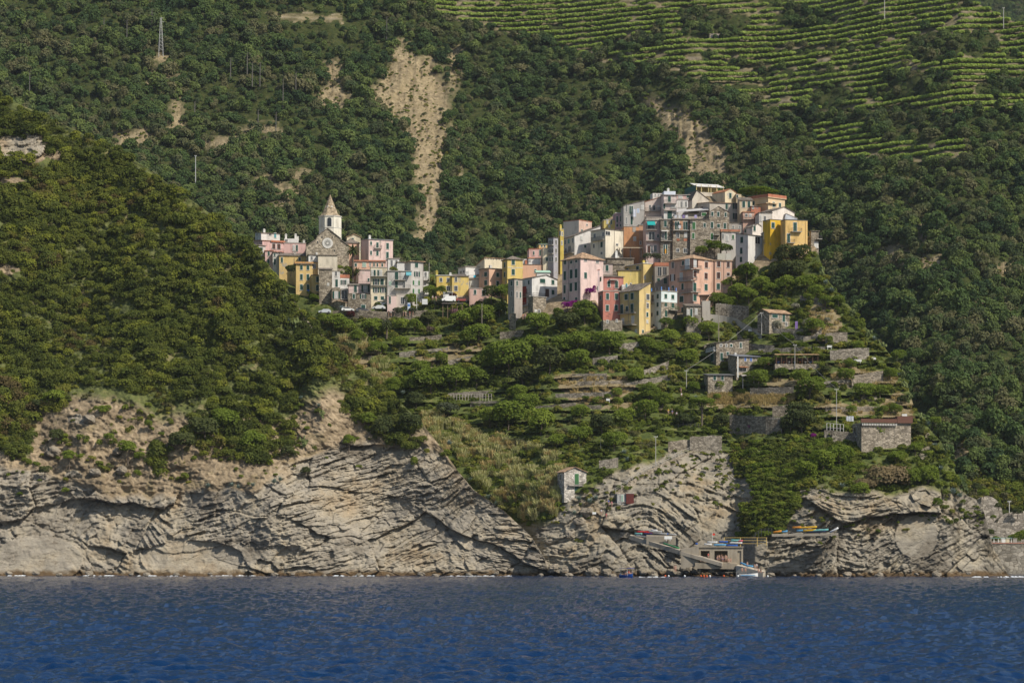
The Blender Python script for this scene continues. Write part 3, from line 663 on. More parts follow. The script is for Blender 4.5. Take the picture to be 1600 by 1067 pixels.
class House:
    def __init__(s, label, cr, x0, xc, x1, yt, yb, col, roof='flat', rise=0, apex=None, wins=(), rc=None, over=.28, depth=None, th=None, group=None,
                 cat='house', name='house', dy=0, lay='p', Y=None, short=None, parapet=None, ch=(), extra=9, stonelow=None):
        ox, oy, k = CR[cr]; s.cr = (ox, oy, k)
        X = lambda v: ox + v * k
        Yp_ = lambda v: oy + v * k
        s.px0, s.pxc, s.px1, s.pyt, s.pyb = X(x0), X(xc), X(x1), Yp_(yt), Yp_(yb)
        if Y is None:
            Y = at(s.pxc if xc > x0 else (s.px0 + s.px1) / 2, s.pyb, lay)[1] - .3 + dy
        s.Y = Y; s.s = F / Y
        wl, wr = s.pxc - s.px0, s.px1 - s.pxc
        if th is None: th = math.atan2(wl, wr) if wl > 1.5 else R(5)
        th = min(max(th, R(4)), R(60)); s.th = th
        s.WR = max(wr / (s.s * math.cos(th)), .8) if wr > 0 else 3
        s.WL = wl / (s.s * math.sin(th)) if wl > 1.5 else (depth or 7.0)
        if depth and wl > 1.5: s.WL = max(s.WL, 0)
        loc = W(s.pxc, s.pyb, Y); s.zt = CZ + (YH - s.pyt) / F * Y; s.H = s.zt - loc[2]
        s.loc = loc; RECTS.append((s.px0, s.px1, s.pyt, s.pyb))
        s.o = empty(name, loc, th); tag(s.o, label, cat, group)
        if short: LAND.append(((s.px0 + s.px1) / 2, (s.pyt + s.pyb) / 2, short))
        wallm = col if not isinstance(col, tuple) else stucco(col)
        s.wallm = wallm; WR, WL, H = s.WR, s.WL, s.H; b = MB(); o = over; rr = rise * k / s.s
        rc = rc or M_SLATE; ex = extra
        rb = MB(); t = .16
        def body(topf, ridge=None):
            c = [(0, 0), (WR, 0), (WR, WL), (0, WL)]
            b.slab(c, lambda u, v: -ex, topf)
        if roof == 'flat':
            body(lambda u, v: H); rb.slab([(-o, -o), (WR + o, -o), (WR + o, WL + o), (-o, WL + o)], lambda u, v: H + .01, lambda u, v: H + .2)
        elif roof == 'none': body(lambda u, v: H)
        elif roof == 'monoR':
            f = lambda u, v: H + rr * u / WR; body(f); rb.slab([(-o, -o), (WR + o, -o), (WR + o, WL + o), (-o, WL + o)], lambda u, v: f(u, v) + .02, lambda u, v: f(u, v) + t)
        elif roof == 'monoB':
            f = lambda u, v: H + rr * v / WL; body(f); rb.slab([(-o, -o), (WR + o, -o), (WR + o, WL + o), (-o, WL + o)], lambda u, v: f(u, v) + .02, lambda u, v: f(u, v) + t)
        elif roof == 'monoL':
            f = lambda u, v: H + rr * v / WL; body(f); rb.slab([(-o, -o), (WR + o, -o), (WR + o, WL + o), (-o, WL + o)], lambda u, v: f(u, v) + .02, lambda u, v: f(u, v) + t)
        elif roof == 'gableR':
            ua = WR / 2 if apex is None else (X(apex) - s.pxc) / (s.s * math.cos(th))
            vs = [(0,0,-ex),(WR,0,-ex),(WR,WL,-ex),(0,WL,-ex),(0,0,H),(WR,0,H),(WR,WL,H),(0,WL,H),(ua,0,H+rr),(ua,WL,H+rr)]
            b.add(vs, [(0,3,2,1),(0,1,5,8,4),(2,3,7,9,6),(1,2,6,5),(3,0,4,7),(4,8,9,7),(8,5,6,9)])
            fl = lambda u, v: H + rr * u / ua; fr = lambda u, v: H + rr * (WR - u) / (WR - ua)
            rb.slab([(-o,-o),(ua,-o),(ua,WL+o),(-o,WL+o)], lambda u, v: fl(u, v)+.02, lambda u, v: fl(u, v)+t)
            rb.slab([(ua,-o),(WR+o,-o),(WR+o,WL+o),(ua,WL+o)], lambda u, v: fr(u, v)+.02, lambda u, v: fr(u, v)+t)
        elif roof == 'gableL':
            va = WL / 2
            vs = [(0,0,-ex),(WR,0,-ex),(WR,WL,-ex),(0,WL,-ex),(0,0,H),(WR,0,H),(WR,WL,H),(0,WL,H),(0,va,H+rr),(WR,va,H+rr)]
            b.add(vs, [(0,3,2,1),(0,1,5,4),(2,3,7,6),(1,2,6,9,5),(3,0,4,8,7),(4,5,9,8),(8,9,6,7)])
            f1 = lambda u, v: H + rr * v / va; f2 = lambda u, v: H + rr * (WL - v) / (WL - va)
            rb.slab([(-o,-o),(WR+o,-o),(WR+o,va),(-o,va)], lambda u, v: f1(u, v)+.02, lambda u, v: f1(u, v)+t)
            rb.slab([(-o,va),(WR+o,va),(WR+o,WL+o),(-o,WL+o)], lambda u, v: f2(u, v)+.02, lambda u, v: f2(u, v)+t)
        elif roof == 'hip':
            body(lambda u, v: H); rb.slab([(-o,-o),(WR+o,-o),(WR+o,WL+o),(-o,WL+o)], lambda u, v: H+.01, lambda u, v: H+.16)
            q = min(WR, WL) / 2
            if WR >= WL: rd = [(q, WL/2), (WR-q, WL/2)]
            else: rd = [(WR/2, q), (WR/2, WL-q)]
            z = H + .16; A = [(-o,-o,z),(WR+o,-o,z),(WR+o,WL+o,z),(-o,WL+o,z),(rd[0][0],rd[0][1],z+rr),(rd[1][0]+.01,rd[1][1]+.01,z+rr)]
            if WR >= WL: rb.add(A, [(0,1,5,4),(1,2,5),(2,3,4,5),(3,0,4)])
            else: rb.add(A, [(0,1,4),(1,2,5,4),(2,3,5),(3,0,4,5)])
        wl_ = b.build('wall', [wallm], s.o); rf = rb.build('roof', [rc], s.o) if rb.v else None
        s.roof = rf
        if parapet:
            pc, ph = parapet; pb = MB(); z0 = H + .21; z1 = z0 + ph * k / s.s
            for a in ((-o,WR+o,-o,-o+.2),(-o,-o+.2,-o+.2,WL+o),(WR+o-.2,WR+o,-o+.2,WL+o)): pb.box(a[0],a[1],a[2],a[3],z0,z1)
            pb.build('parapet', [pc], s.o)
        for c in ch:   # chimneys: u fraction, v fraction, height, colour
            cb = MB(); u, v, h_ = c[0]*WR, c[1]*WL, c[2]; z = H + (rr * .6 if roof != 'flat' else 0)
            cb.box(u-.35,u+.35,v-.35,v+.35,z-.4,z+h_); cb.box(u-.45,u+.45,v-.45,v+.45,z+h_,z+h_+.12); cb.box(u-.25,u+.25,v-.25,v+.25,z+h_+.12,z+h_+.35)
            cb.build('chimney', [c[3] if len(c) > 3 else M_SURR], rf or s.o)
        s.windows(wins)
    def face(s, x):
        px = s.cr[0] + x * s.cr[2]
        if px >= s.pxc or s.px1 - s.pxc <= 0: return 'R', (px - s.pxc) / (s.s * math.cos(s.th))
        return 'L', (s.pxc - px) / (s.s * math.sin(s.th))
    def z(s, y): return (s.pyb - (s.cr[1] + y * s.cr[2])) / s.s
    def wid(s, w, f): return w * s.cr[2] / (s.s * (math.cos(s.th) if f == 'R' else math.sin(s.th)))
    def put(s, name, me, f, u, z, out=0.0, parent=None):
        o = link(name, me, parent or s.o)
        if f == 'R': o.location = (u, -out, z)
        else: o.location = (-out, u, z); o.rotation_euler = (0, 0, -math.pi / 2)
        return o
    def windows(s, wins, surr=1):
        for q in wins:
            x, y, w, h = q[:4]; kd = q[4] if len(q) > 4 else 'g'; su = q[5] if len(q) > 5 else surr
            f, u = s.face(x); ww = s.wid(w, f); hh = h * s.cr[2] / s.s; z0 = s.z(y + h / 2)
            opened = kd in 'oOp'
            gw = ww * .5 if opened else ww
            gw = min(max(gw, .35), 2.6); hh = max(hh, .45)
            wo = s.put('window' if hh < 2.4 or hh < gw * 1.5 else 'door', wmesh(kd, gw, hh, su), f, u, z0)
            if kd in 'd': continue
            m = SH[kd]; sw = gw / 2 - .015
            for sg in (-1, 1):
                so_ = link('shutter', smesh(sw, hh, m, 0), wo)
                so_.location = (sg * (gw / 2 + .13 + sw / 2), -.055, 0) if opened else (sg * gw / 4, -.055, 0)
    def balcony(s, x, y, w, dp=1.0, rail=True, col=None, railcol=None, brk=False):
        f, u = s.face(x); ww = s.wid(w, f); z0 = s.z(y); b = MB()
        b.box(-ww/2, ww/2, -dp, -.0, -.16, 0)
        o = s.put('balcony', b.mesh('balcony', [col or M_CONC]), f, u, z0)
        if rail:
            r = MB(); n = max(3, int(ww / .22))
            for i in range(n + 1):
                xx = -ww/2 + .03 + (ww - .06) * i / n; r.box(xx-.015, xx+.015, -dp+.02, -dp+.05, .0, .95)
            r.box(-ww/2, ww/2, -dp+.01, -dp+.06, .95, 1.0)
            for sx in (-1, 1):
                r.box(sx*(ww/2-.03)-.02, sx*(ww/2-.03)+.02, -dp+.06, -.01, .95, 1.0)
                for j in range(3): yy = -dp + .25 + j * dp / 4; r.box(sx*(ww/2-.03)-.012, sx*(ww/2-.03)+.012, yy-.012, yy+.012, 0, .95)
            ro = link('railing', r.mesh('railing', [railcol or M_RAIL]), o)
        return o
    def panel(s, name, x, y, w, h, mat_, out=.03, th=.06):
        """flat patch or recess cover on a facade (x,y centre)"""
        f, u = s.face(x); ww = s.wid(w, f); hh = h * s.cr[2] / s.s; b = MB(); b.box(-ww/2, ww/2, -th/2, th/2, 0, hh)
        return s.put(name, b.mesh(name, [mat_]), f, u, s.z(y + h/2), out)
    def awning(s, x, y, w, h, mat_, name='awning', dp=1.3):
        f, u = s.face(x); ww = s.wid(w, f); hh = h * s.cr[2] / s.s; b = MB()
        b.add([(-ww/2, -.02, hh), (ww/2, -.02, hh), (ww/2, -dp, .25), (-ww/2, -dp, .25), (-ww/2, -dp, 0), (ww/2, -dp, 0)], [(0, 3, 2, 1), (3, 4, 5, 2)])
        return s.put(name, b.mesh(name, [mat_]), f, u, s.z(y + h/2))
    def pipe(s, x, y0, y1, c=None):
        f, u = s.face(x); b = MB(); z1, z0 = s.z(y0), s.z(y1); b.tube((0, -.08, 0), (0, -.08, z1 - z0), .055, .055, 6)
        return s.put('drainpipe', b.mesh('drainpipe', [c or plain((.25, .2, .17))]), f, u, z0)
M_TERRA = stucco((.42, .17, .10)); PINK = (.62, .41, .37); PINKL = (.66, .50, .45); CREAM = (.66, .58, .42); YEL = (.64, .46, .20); WHT = (.66, .64, .60); GRYW = (.50, .47, .43)
ORG = (.58, .30, .15); SAL = (.60, .38, .27); STN = M_STONE
H = House
# ---- west quarter around the church (crop 1)
h = H('pale grey flat topped house with slate roof above the pink house, far west end', 1, 85, 150, 300, 395, 460, WHT, 'monoB', 22, rc=M_SLATE, wins=[(105,395,9,14,'d'),(262,410,18,40,'t'),(222,405,20,16,'d')], ch=[(.25,.3,.8)], dy=8, short='grey house at the west end')
h = H('wide pink house with a red recessed loggia under its gable', 1, 60, 160, 340, 458, 570, PINK, 'monoB', 22, rc=M_TILE, wins=[(110,500,14,16,'d'),(250,500,24,44,'b'),(290,500,26,44,'b')], dy=4)
h.panel('loggia_lintel', 280, 458, 110, 14, M_TERRA, .25, .4); h.balcony(280, 545, 108, .9, True, M_TERRA)
h = H('narrow pink house with two small windows below the red loggia', 1, 180, 182, 246, 545, 655, PINK, 'flat', wins=[(213,567,14,30),(210,635,16,34)], rc=M_TERRA)
h = H('small grey house with white door at the village west edge', 1, 78, 120, 182, 500, 640, GRYW, 'monoB', 16, wins=[(147,527,25,28,'g'),(140,592,26,45,'w')], short='small grey house at the village edge')
h = H('slim grey house squeezed between pink and yellow houses', 1, 244, 246, 300, 560, 675, GRYW, 'flat', rc=M_SLATE, wins=[(263,578,12,20),(263,635,14,50)])
h = H('pink box shaped house with two dark windows west of the church', 1, 335, 340, 520, 480, 590, PINK, 'flat', rc=M_SURRD, over=.15, wins=[(422,520,16,48,'w'),(447,520,14,50,'g'),(430,568,20,14,'d')], dy=3, ch=[(.92,.3,1.0)], short='pink box shaped house')
h = H('white roof terrace block with tall chimneys behind the pink box house', 1, 340, 342, 460, 442, 485, WHT, 'none', dy=9, ch=[(.12,.2,1.4),(.8,.3,1.6),(.95,.4,.8)], wins=[(360,458,20,18,'d')])
h = H('long yellow house with sloping slate roof below the pink houses', 1, 298, 300, 520, 585, 720, YEL, 'monoB', 40, wins=[(323,620,16,40),(470,610,14,26)], ch=[(.6,.5,.9,M_SURRD)], dy=2)
h.pipe(425, 600, 700)
h = H('tall yellow house with three rows of green shutters west of the church', 1, 425, 440, 572, 655, 905, YEL, 'flat', over=.45, rc=M_SLATE, wins=[(x,y,21,46 if y>700 else 36) for y in (683,762,847) for x in (485,539)], parapet=(stucco((.55,.30,.12)), 14), short='tall yellow shuttered house')
h.panel('blue_cloth', 542, 882, 20, 28, plain((.03,.14,.55)), .5)
h = H('yellow side wing with slate canopy on the tall yellow house', 1, 566, 570, 668, 748, 905, YEL, 'flat', rc=M_SLATE, wins=[(619,780,20,45),(618,853,20,46)])
h = H('small yellow roof loggia with dark opening beside the tall yellow house', 1, 568, 572, 624, 640, 752, YEL, 'flat', rc=M_SLATE, wins=[(592,672,22,34,'d')], dy=2)
# church
def church():
    ox, oy, k = CR[1]; Y = at(ox + 700*k, oy + 700*k)[1] + 1; s_ = F / Y
    o = empty('church', W(ox + 525*k, oy + 700*k, Y), R(6)); tag(o, 'grey stone gothic church front with a white rose window', 'church'); LAND.append((ox+700*k, oy+560*k, 'stone church'))
    P = lambda x, y: ((x - 525) * k / s_ / math.cos(R(6)), (700 - y) * k / s_)
    prof = [(525,1000),(880,1000),(880,500),(812,452),(812,442),(702,357),(612,428),(612,448),(525,507)]
    b = MB(); q = [P(*p) for p in prof]; n = len(q); D = 26
    b.add([(x, 0, z) for x, z in q] + [(x, D, z) for x, z in q], [tuple(range(n)), tuple(range(2*n-1, n-1, -1))] + [(i, n+i, n+(i+1)%n, (i+1)%n) for i in range(n)])
    wl = b.build('wall', [stone((.40,.345,.265), 1.8)], o)
    r = MB()
    for a, c in (((525,507),(612,448)),((612,428),(702,357)),((702,357),(812,442)),((812,452),(880,500))):
        (x0, z0), (x1, z1) = P(*a), P(*c); ex = .25
        r.add([(x0,-ex,z0+.02),(x1,-ex,z1+.02),(x1,D,z1+.02),(x0,D,z0+.02),(x0,-ex,z0+.3),(x1,-ex,z1+.3),(x1,D,z1+.3),(x0,D,z0+.3)],[(0,3,2,1),(4,5,6,7),(0,1,5,4),(1,2,6,5),(2,3,7,6),(3,0,4,7)])
    r.build('roof', [M_SLATE], o)
    cx, cz = P(702, 478); rr = 44 * k / s_
    w_ = MB(); n = 28
    for i in range(n):
        t0, t1 = 2*math.pi*i/n, 2*math.pi*(i+1)/n
        A = [(cx+rr*f*math.cos(t), y, cz+rr*f*math.sin(t)) for y in (-.14, .02) for f in (1, .66) for t in (t0, t1)]
        w_.add(A, [(0,1,3,2),(4,6,7,5),(0,4,5,1),(2,3,7,6)])
    ro = w_.build('rose_window', [M_SURR], o)
    g = MB(); g.tube((cx, .03, cz), (cx, -.05, cz), rr*.66, rr*.66, 24); link('pane', g.mesh('pane', [M_GLASS]), ro)
    t_ = MB()
    for i in range(12):
        t = math.pi * i / 6; t_.tube((cx+.25*math.cos(t), -.09, cz+.25*math.sin(t)), (cx+rr*.62*math.cos(t), -.09, cz+rr*.62*math.sin(t)), .075, .075, 5)
        t_.tube((cx+rr*.56*math.cos(t+.26), -.06, cz+rr*.56*math.sin(t+.26)), (cx+rr*.56*math.cos(t+.26), -.1, cz+rr*.56*math.sin(t+.26)), .17, .17, 6)
    t_.tube((cx,-.05,cz),(cx,-.12,cz),.32,.32,10); link('tracery', t_.mesh('tracery', [M_SURR]), ro)
    for x, y in ((655,430),(740,430),(760,540),(620,470)):
        a, c = P(x, y); v = MB(); v.box(a-.18, a+.18, -.04, .03, c-.3, c+.3); v.build('slit_window', [M_GLASS], o)
    # bell tower, built as its own thing behind the nave
    Yt = Y + 22; st = F / Yt; cxp = ox + 716*k
    zb = lambda y: CZ + (YH - (oy + y*k)) / F * Yt
    X0, _, Z0 = W(cxp, oy + 480*k, Yt); t = empty('bell_tower', (X0, Yt + 5, Z0), 0); tag(t, 'white octagonal bell tower with pointed stone spire behind the church', 'bell tower'); LAND.append((cxp, 340, 'bell tower'))
    ra = 92 * k / st / math.cos(R(22.5)); z = lambda y: zb(y) - Z0
    def ring(r, zz): return [(r*math.cos(R(22.5+45*i)), r*math.sin(R(22.5+45*i)), zz) for i in range(8)]
    def prism(b, r0, z0, r1, z1, m=0): b.add(ring(r0, z0)+ring(r1, z1), [tuple(range(7,-1,-1)), tuple(range(8,16))]+[(i,(i+1)%8,8+(i+1)%8,8+i) for i in range(8)], m)
    b = MB(); prism(b, ra, -8, ra, z(250)); b.build('shaft', [stucco((.70,.66,.55))], t)
    c = MB(); prism(c, ra+.12, z(346), ra+.12, z(341)); prism(c, ra+.25, z(250), ra+.25, z(245)); c.build('cornice', [M_SURR], t)
    sp = MB(); prism(sp, 80*k/st/math.cos(R(22.5))+.3, z(245), 62*k/st/math.cos(R(22.5)), z(215)); prism(sp, 62*k/st/math.cos(R(22.5)), z(215), .12, z(60)); so_ = sp.build('spire', [stone((.40,.32,.22), 1.6)], t)
    for a_ in (-112.5, -67.5):
        d = MB(); v = Vector((math.cos(R(a_)), math.sin(R(a_)), 0)); p = v * (40*k/st*1.05); d.tube((p.x, p.y, z(165)), (p.x*1.12, p.y*1.12, z(165)), .28, .28, 8)
        link('spire_oculus', d.mesh('spire_oculus', [M_SURR]), so_)
    f = MB(); f.tube((0,0,z(60)),(0,0,z(60)+1.1),.05,.03,5); link('finial', f.mesh('finial', [M_RAIL]), so_)
    ap = ra * math.cos(R(22.5))
    def arch(nm, ang, w2, y0, y1, m, m2):
        A = MB(); q = R(ang + 90); z0, z1 = z(y1), z(y0)
        def poly(w_, zz0, zz1, y): 
            pts = [(-w_, y, zz0), (w_, y, zz0)] + [(w_*math.cos(math.pi*i/8), y, zz1 - w_ + w_*math.sin(math.pi*i/8)) for i in range(9)]
            return pts
        for w_, e, y, mm in ((w2+.18, .12, -.06, 1), (w2, 0, -.1, 0)):
            p = poly(w_, z0, z1+e, y); p2 = poly(w_, z0, z1+e, .05); n = len(p)
            A.add(p + p2, [tuple(range(n))] + [(i, n+i, n+(i+1)%n, (i+1)%n) for i in range(n)], mm)
        ob = A.build(nm, [m, m2], t); ob.rotation_euler = (0, 0, q); ob.location = (ap*math.cos(R(ang)), ap*math.sin(R(ang)), 0)
    arch('belfry_opening', -90, 17*k/st, 262, 335, M_GLASS, M_SURR)
    arch('blind_arch', -135, 15*k/st, 265, 335, stucco((.62,.58,.48)), M_SURR); arch('blind_arch', -45, 15*k/st, 265, 335, stucco((.62,.58,.48)), M_SURR)
    bl = MB(); bl.sphere((0, -ap+.35, z(318)), .45, 0, 10, 6, 1.2); bl.build('bell', [plain((.10,.09,.06), .4, .8)], t)
church()
h = H('cream plastered annex leaning on the church front', 1, 622, 624, 784, 582, 690, (.64,.58,.46), 'monoB', 10, rc=M_SLATE, depth=3, dy=-3)
h = H('blank grey plaster block under the church rose window', 1, 562, 622, 682, 518, 640, GRYW, 'flat', rc=M_SLATE, dy=-1, over=.15)
h = H('little whitewashed house with chimney and one dark window left of church', 1, 528, 545, 625, 580, 660, WHT, 'flat', rc=M_SLATE, wins=[(570,605,16,28,'d')], ch=[(.9,.5,.8)], dy=-4)
h = H('round apse house with slate hip roof beside the church nave', 1, 822, 860, 965, 480, 600, SAL, 'hip', 46, dy=10)
h = H('small cream gable house behind the pink house by the tower', 1, 862, 864, 978, 430, 480, CREAM, 'gableR', 24, 925, wins=[(912,445,18,18)], dy=22, rc=M_TAN)
h = H('large pink house with green shutters right of the church', 1, 970, 1046, 1244, 448, 608, PINKL, 'monoB', 18, rc=plain((.30,.32,.34),.7), wins=[(1065,480,14,28),(1117,492,18,44),(1200,497,20,50),(1065,560,14,32),(1117,560,18,40),(1199,575,20,58)], short='large pink house by the church', dy=6, ch=[(.1,.2,.8)])
h.balcony(1120, 520, 60, .8); h.pipe(1140, 455, 600)
h = H('orange flat roofed house behind the palm tree', 1, 918, 922, 1180, 636, 712, SAL, 'flat', rc=M_SLATE, wins=[(938,660,18,24),(1008,660,28,34,'m'),(1057,656,11,28,'d'),(1090,658,10,28),(1118,660,10,28),(1158,660,12,26)], parapet=(M_TERRA,10), short='orange flat roofed house', dy=2)
h = H('white roof house with dark doorways above the grey terraces', 1, 1200, 1205, 1300, 610, 700, WHT, 'flat', wins=[(1237,648,14,50,'d'),(1277,632,14,20,'d')], dy=5, rc=M_SURRD)
h = H('pale pink stepped house under the palm tree', 1, 955, 960, 1068, 702, 812, PINKL, 'monoB', 20, wins=[(1045,783,14,24)], rc=M_SURRD, dy=1)
h = H('cream terraced house with three tiers of balconies', 1, 1050, 1062, 1200, 684, 985, CREAM, 'flat', rc=M_SURRD, over=.1, wins=[(1076,728,16,50,'w'),(1096,728,16,50),(1125,728,12,50),(1146,728,18,50,'w'),(1108,802,44,50,'o'),(1157,802,26,50),(1108,870,44,38,'o'),(1165,870,44,38,'o'),(1105,937,26,28),(1160,937,26,28)], short='cream terraced balcony house')
h.balcony(1128, 756, 140, 1.1); h.balcony(1128, 832, 132, .7)
h = H('pink and stone house with long balcony below the palm', 1, 872, 878, 1070, 822, 952, (.58,.46,.42), 'flat', rc=M_CONC, wins=[(935,860,22,56),(1018,858,60,54,'o')], short='pink balcony house', stonelow=1)
h.balcony(978, 896, 190, .8); h.balcony(960, 823, 180, .4, True)
h = H('stone ground floor with arched green door under the pink balcony house', 1, 868, 874, 1066, 904, 1068, STN, 'none', dy=-.5, wins=[(922,922,18,36),(1000,922,46,34,'o'),(1000,1030,34,76,'g')])
h = H('narrow white house front with long green shutters below the church', 1, 733, 737, 806, 716, 880, WHT, 'flat', rc=M_SLATE, over=.1, wins=[(773,735,16,34,'d'),(778,813,20,62)], dy=-.5)
h = H('tall bare stone house below the church', 1, 628, 632, 740, 700, 975, M_STONEP, 'monoB', 30, wins=[(707,822,13,18,'w')], short='tall bare stone house')
h = H('stone base house with wide shuttered window under the white front', 1, 736, 738, 808, 850, 970, STN, 'none', dy=-.7, wins=[(776,911,54,58,'o')], depth=5)
h = H('white narrow house with red tiled terrace below the palm', 1, 806, 808, 884, 770, 862, WHT, 'flat', rc=M_TERRA, over=.1, wins=[(836,806,40,38,'o')], dy=1, parapet=(M_TERRA,22), depth=5)
h = H('dark timber porch under the white house with the red terrace', 1, 808, 810, 876, 860, 960, STN, 'none', dy=1, wins=[(842,908,50,72,'d')], depth=5)
h = H('low stone shed with tan tiled roof beside the parked cars', 1, 700, 850, 952, 975, 1045, M_STONEP, 'gableL', 22, rc=M_TAN, over=.2, short='low stone shed by the cars', dy=-2, th=R(38))
h.panel('sign', 815, 1003, 28, 14, plain((.6,.65,.7)))
h = H('grey white house with stacked balconies and blue laundry', 1, 1198, 1202, 1398, 714, 995, GRYW, 'flat', rc=M_CONC, wins=[(1278,752,28,60),(1330,752,26,50,'w'),(1225,815,22,34,'m'),(1277,825,22,54),(1338,825,22,50,'d')], short='grey house with stacked balconies')
h.balcony(1305, 786, 95, 1.1); h.balcony(1325, 856, 135, 1.4); h.awning(1378, 735, 44, 36, plain((.12,.34,.38)))
h = H('upper white storey set back over the stacked balconies', 1, 1278, 1282, 1400, 640, 720, WHT, 'flat', rc=M_SLATE, wins=[(1385,668,16,58),(1357,650,18,30,'w')], dy=4)
h = H('low pink house with archway in front of the stacked balconies', 1, 1194, 1200, 1276, 918, 1000, PINKL, 'flat', rc=M_SURRD, over=.1, wins=[(1223,952,14,58)], dy=-3, depth=4)
h = H('low plaster house with a dark archway between pink front and trees', 1, 1272, 1276, 1382, 905, 992, (.52,.46,.40), 'flat', rc=M_SURRD, over=.1, wins=[(1328,958,26,54,'d')], dy=-2, depth=4)
h = H('tall grey tower house with tan roof and bright green shutters', 1, 1340, 1396, 1500, 632, 960, GRYW, 'flat', rc=M_TAN, over=.6, wins=[(1443,660,26,40),(1447,735,42,42,'o'),(1441,808,52,36,'O'),(1441,877,52,36,'O')], short='grey tower house with green shutters')
h.pipe(1497, 640, 950)
h = H('small open sided terrace on the right of the grey tower house', 1, 1498, 1500, 1544, 715, 800, WHT, 'none', wins=[(1520,740,16,34,'d')], dy=3, depth=4); h.balcony(1524, 790, 46, 1.0)
# ---- centre (crop 2)
h = H('small bright yellow house with white framed windows, two storeys', 2, 132, 148, 310, 405, 600, (.66,.49,.14), 'flat', rc=M_SURR, over=.2, wins=[(193,447,26,40,'d'),(267,447,24,40,'d'),(270,537,34,46,'d')], ch=[(.02,.1,1.4,stucco((.6,.48,.12))),(.9,.2,.8)], short='small bright yellow house')
h = H('bright yellow house half with dark slate roof by the white van', 2, 308, 310, 482, 412, 600, (.67,.50,.17), 'monoB', 42, rc=M_SLATE, wins=[(350,445,24,44,'d'),(349,537,34,48,'d')], ch=[(.95,.3,.8)], short='slate roofed yellow house')
h.pipe(303, 410, 580)
h = H('long low white shed behind the yellow houses', 2, 368, 450, 612, 312, 380, WHT, 'flat', rc=M_SURRD, dy=12, wins=[(400,358,18,22,'d'),(430,358,18,22,'d')])
h = H('large cream house with row of small vents under its eave', 2, 550, 648, 852, 222, 350, CREAM, 'monoL', -60, rc=M_TAN, dy=12, short='large cream house')
h.windows([(x,232,6,8,'d',-1) for x in (660,685,715,740,770,800,825)])
h = H('salmon pink house with green shutters left of tall yellow house', 2, 590, 694, 832, 330, 560, SAL, 'flat', rc=M_SLATE, wins=[(660,387,28,42),(660,475,28,48),(782,390,26,42),(782,478,26,50)], over=.25, ch=[(.25,.2,.9)], short='salmon house with green shutters')
h = H('lower salmon house front with terrace railing, below the yellow tower', 2, 486, 490, 694, 540, 700, (.60,.40,.33), 'flat', rc=M_SURRD, over=.1, wins=[(549,575,22,46),(640,582,34,56)], dy=-1, short='lower salmon house')
h = H('terrace block with turquoise cloth on its railing', 2, 468, 480, 592, 432, 560, GRYW, 'flat', rc=M_CONC, wins=[(516,480,20,50,'w'),(492,490,14,50,'d')], dy=2)
h.balcony(535, 432, 110, .6); h.panel('turquoise_cloth', 543, 415, 26, 22, plain((.03,.40,.55)), .7)
h = H('tall yellow tower like house with arched green window', 2, 830, 885, 1046, 236, 560, (.64,.48,.17), 'hip', 44, wins=[(858,285,14,50),(858,385,14,50),(946,260,32,56),(946,365,32,58),(945,480,26,50)], short='tall yellow tower house', over=.4)
h.panel('string_course', 966, 318, 158, 5, M_SURR, .03)
h = H('pink house with dark shutters high behind the yellow tower house', 2, 1105, 1112, 1300, 128, 215, PINK, 'flat', rc=M_TERRA, wins=[(1233,165,28,58),(1160,170,14,36)], dy=8, over=.15)
h = H('narrow cream stair tower beside the high pink house', 2, 1252, 1256, 1314, 124, 292, CREAM, 'flat', over=.1, wins=[(1297,235,20,36)], dy=6, rc=M_SURRD)
h = H('tiny yellow penthouse with green shutters on the roofs', 2, 1212, 1215, 1302, 82, 128, YEL, 'flat', rc=M_SHUTM, wins=[(1245,95,14,20),(1275,95,14,20)], dy=14, over=.2)
h = H('small white house with orange canopy in the roof jumble', 2, 1100, 1106, 1232, 226, 290, WHT, 'flat', rc=plain((.55,.22,.08)), over=.2, dy=4, wins=[(1120,250,12,14,'d')])
h = H('white roof hut with square windows right of the yellow tower house', 2, 1040, 1046, 1108, 232, 300, WHT, 'none', wins=[(1065,260,16,22,'d'),(1090,260,14,22,'d')], dy=5, depth=5)
h = H('ruined salmon wall with brick chimney above the white gable house', 2, 984, 990, 1316, 292, 420, SAL, 'flat', rc=M_SLATE, over=.1, wins=[(1178,355,20,36)], ch=[(.28,.1,1.3,M_TERRA)], dy=3)
h = H('pale green roofed shed above the white gable house', 2, 1188, 1192, 1330, 372, 420, WHT, 'monoB', 30, rc=plain((.38,.56,.44),.7), over=.3, dy=1, depth=4)
h = H('white gable end house with shaded red side and balconies', 2, 1010, 1142, 1408, 428, 700, WHT, 'gableR', 40, 1290, wins=[(1252,452,54,42),(1361,457,30,46),(1361,562,28,46),(1300,572,38,84,'b'),(1332,672,26,48,'d'),(1110,470,14,40),(1088,560,12,60,'d'),(1060,650,14,44,'d'),(1120,560,12,60,'w')], short='white gable house', th=R(35))
h.balcony(1212, 616, 130, .7); h.panel('red_wall', 1062, 600, 44, 190, stucco((.40,.07,.05)), .04)
h.balcony(1085, 615, 100, .9); h.balcony(1085, 715, 100, .9)
h = H('stone base with bricked patch below the white gable house', 2, 1100, 1152, 1290, 625, 850, M_STONEP, 'flat', rc=M_CONC, over=.2, dy=-2, wins=[(1180,780,18,40,'w'),(1215,780,18,50,'d')], th=R(35))
h = H('dark narrow alley houses stepping down in shade, west of the white gable', 2, 892, 958, 1042, 440, 880, (.36,.32,.28), 'flat', rc=M_SLATE, dy=-1, wins=[(930,480,14,50),(930,590,14,50,'d'),(985,480,16,50),(985,600,16,60,'d'),(1020,600,14,60,'g'),(940,760,12,50,'d')], th=R(40), short='shaded alley houses')
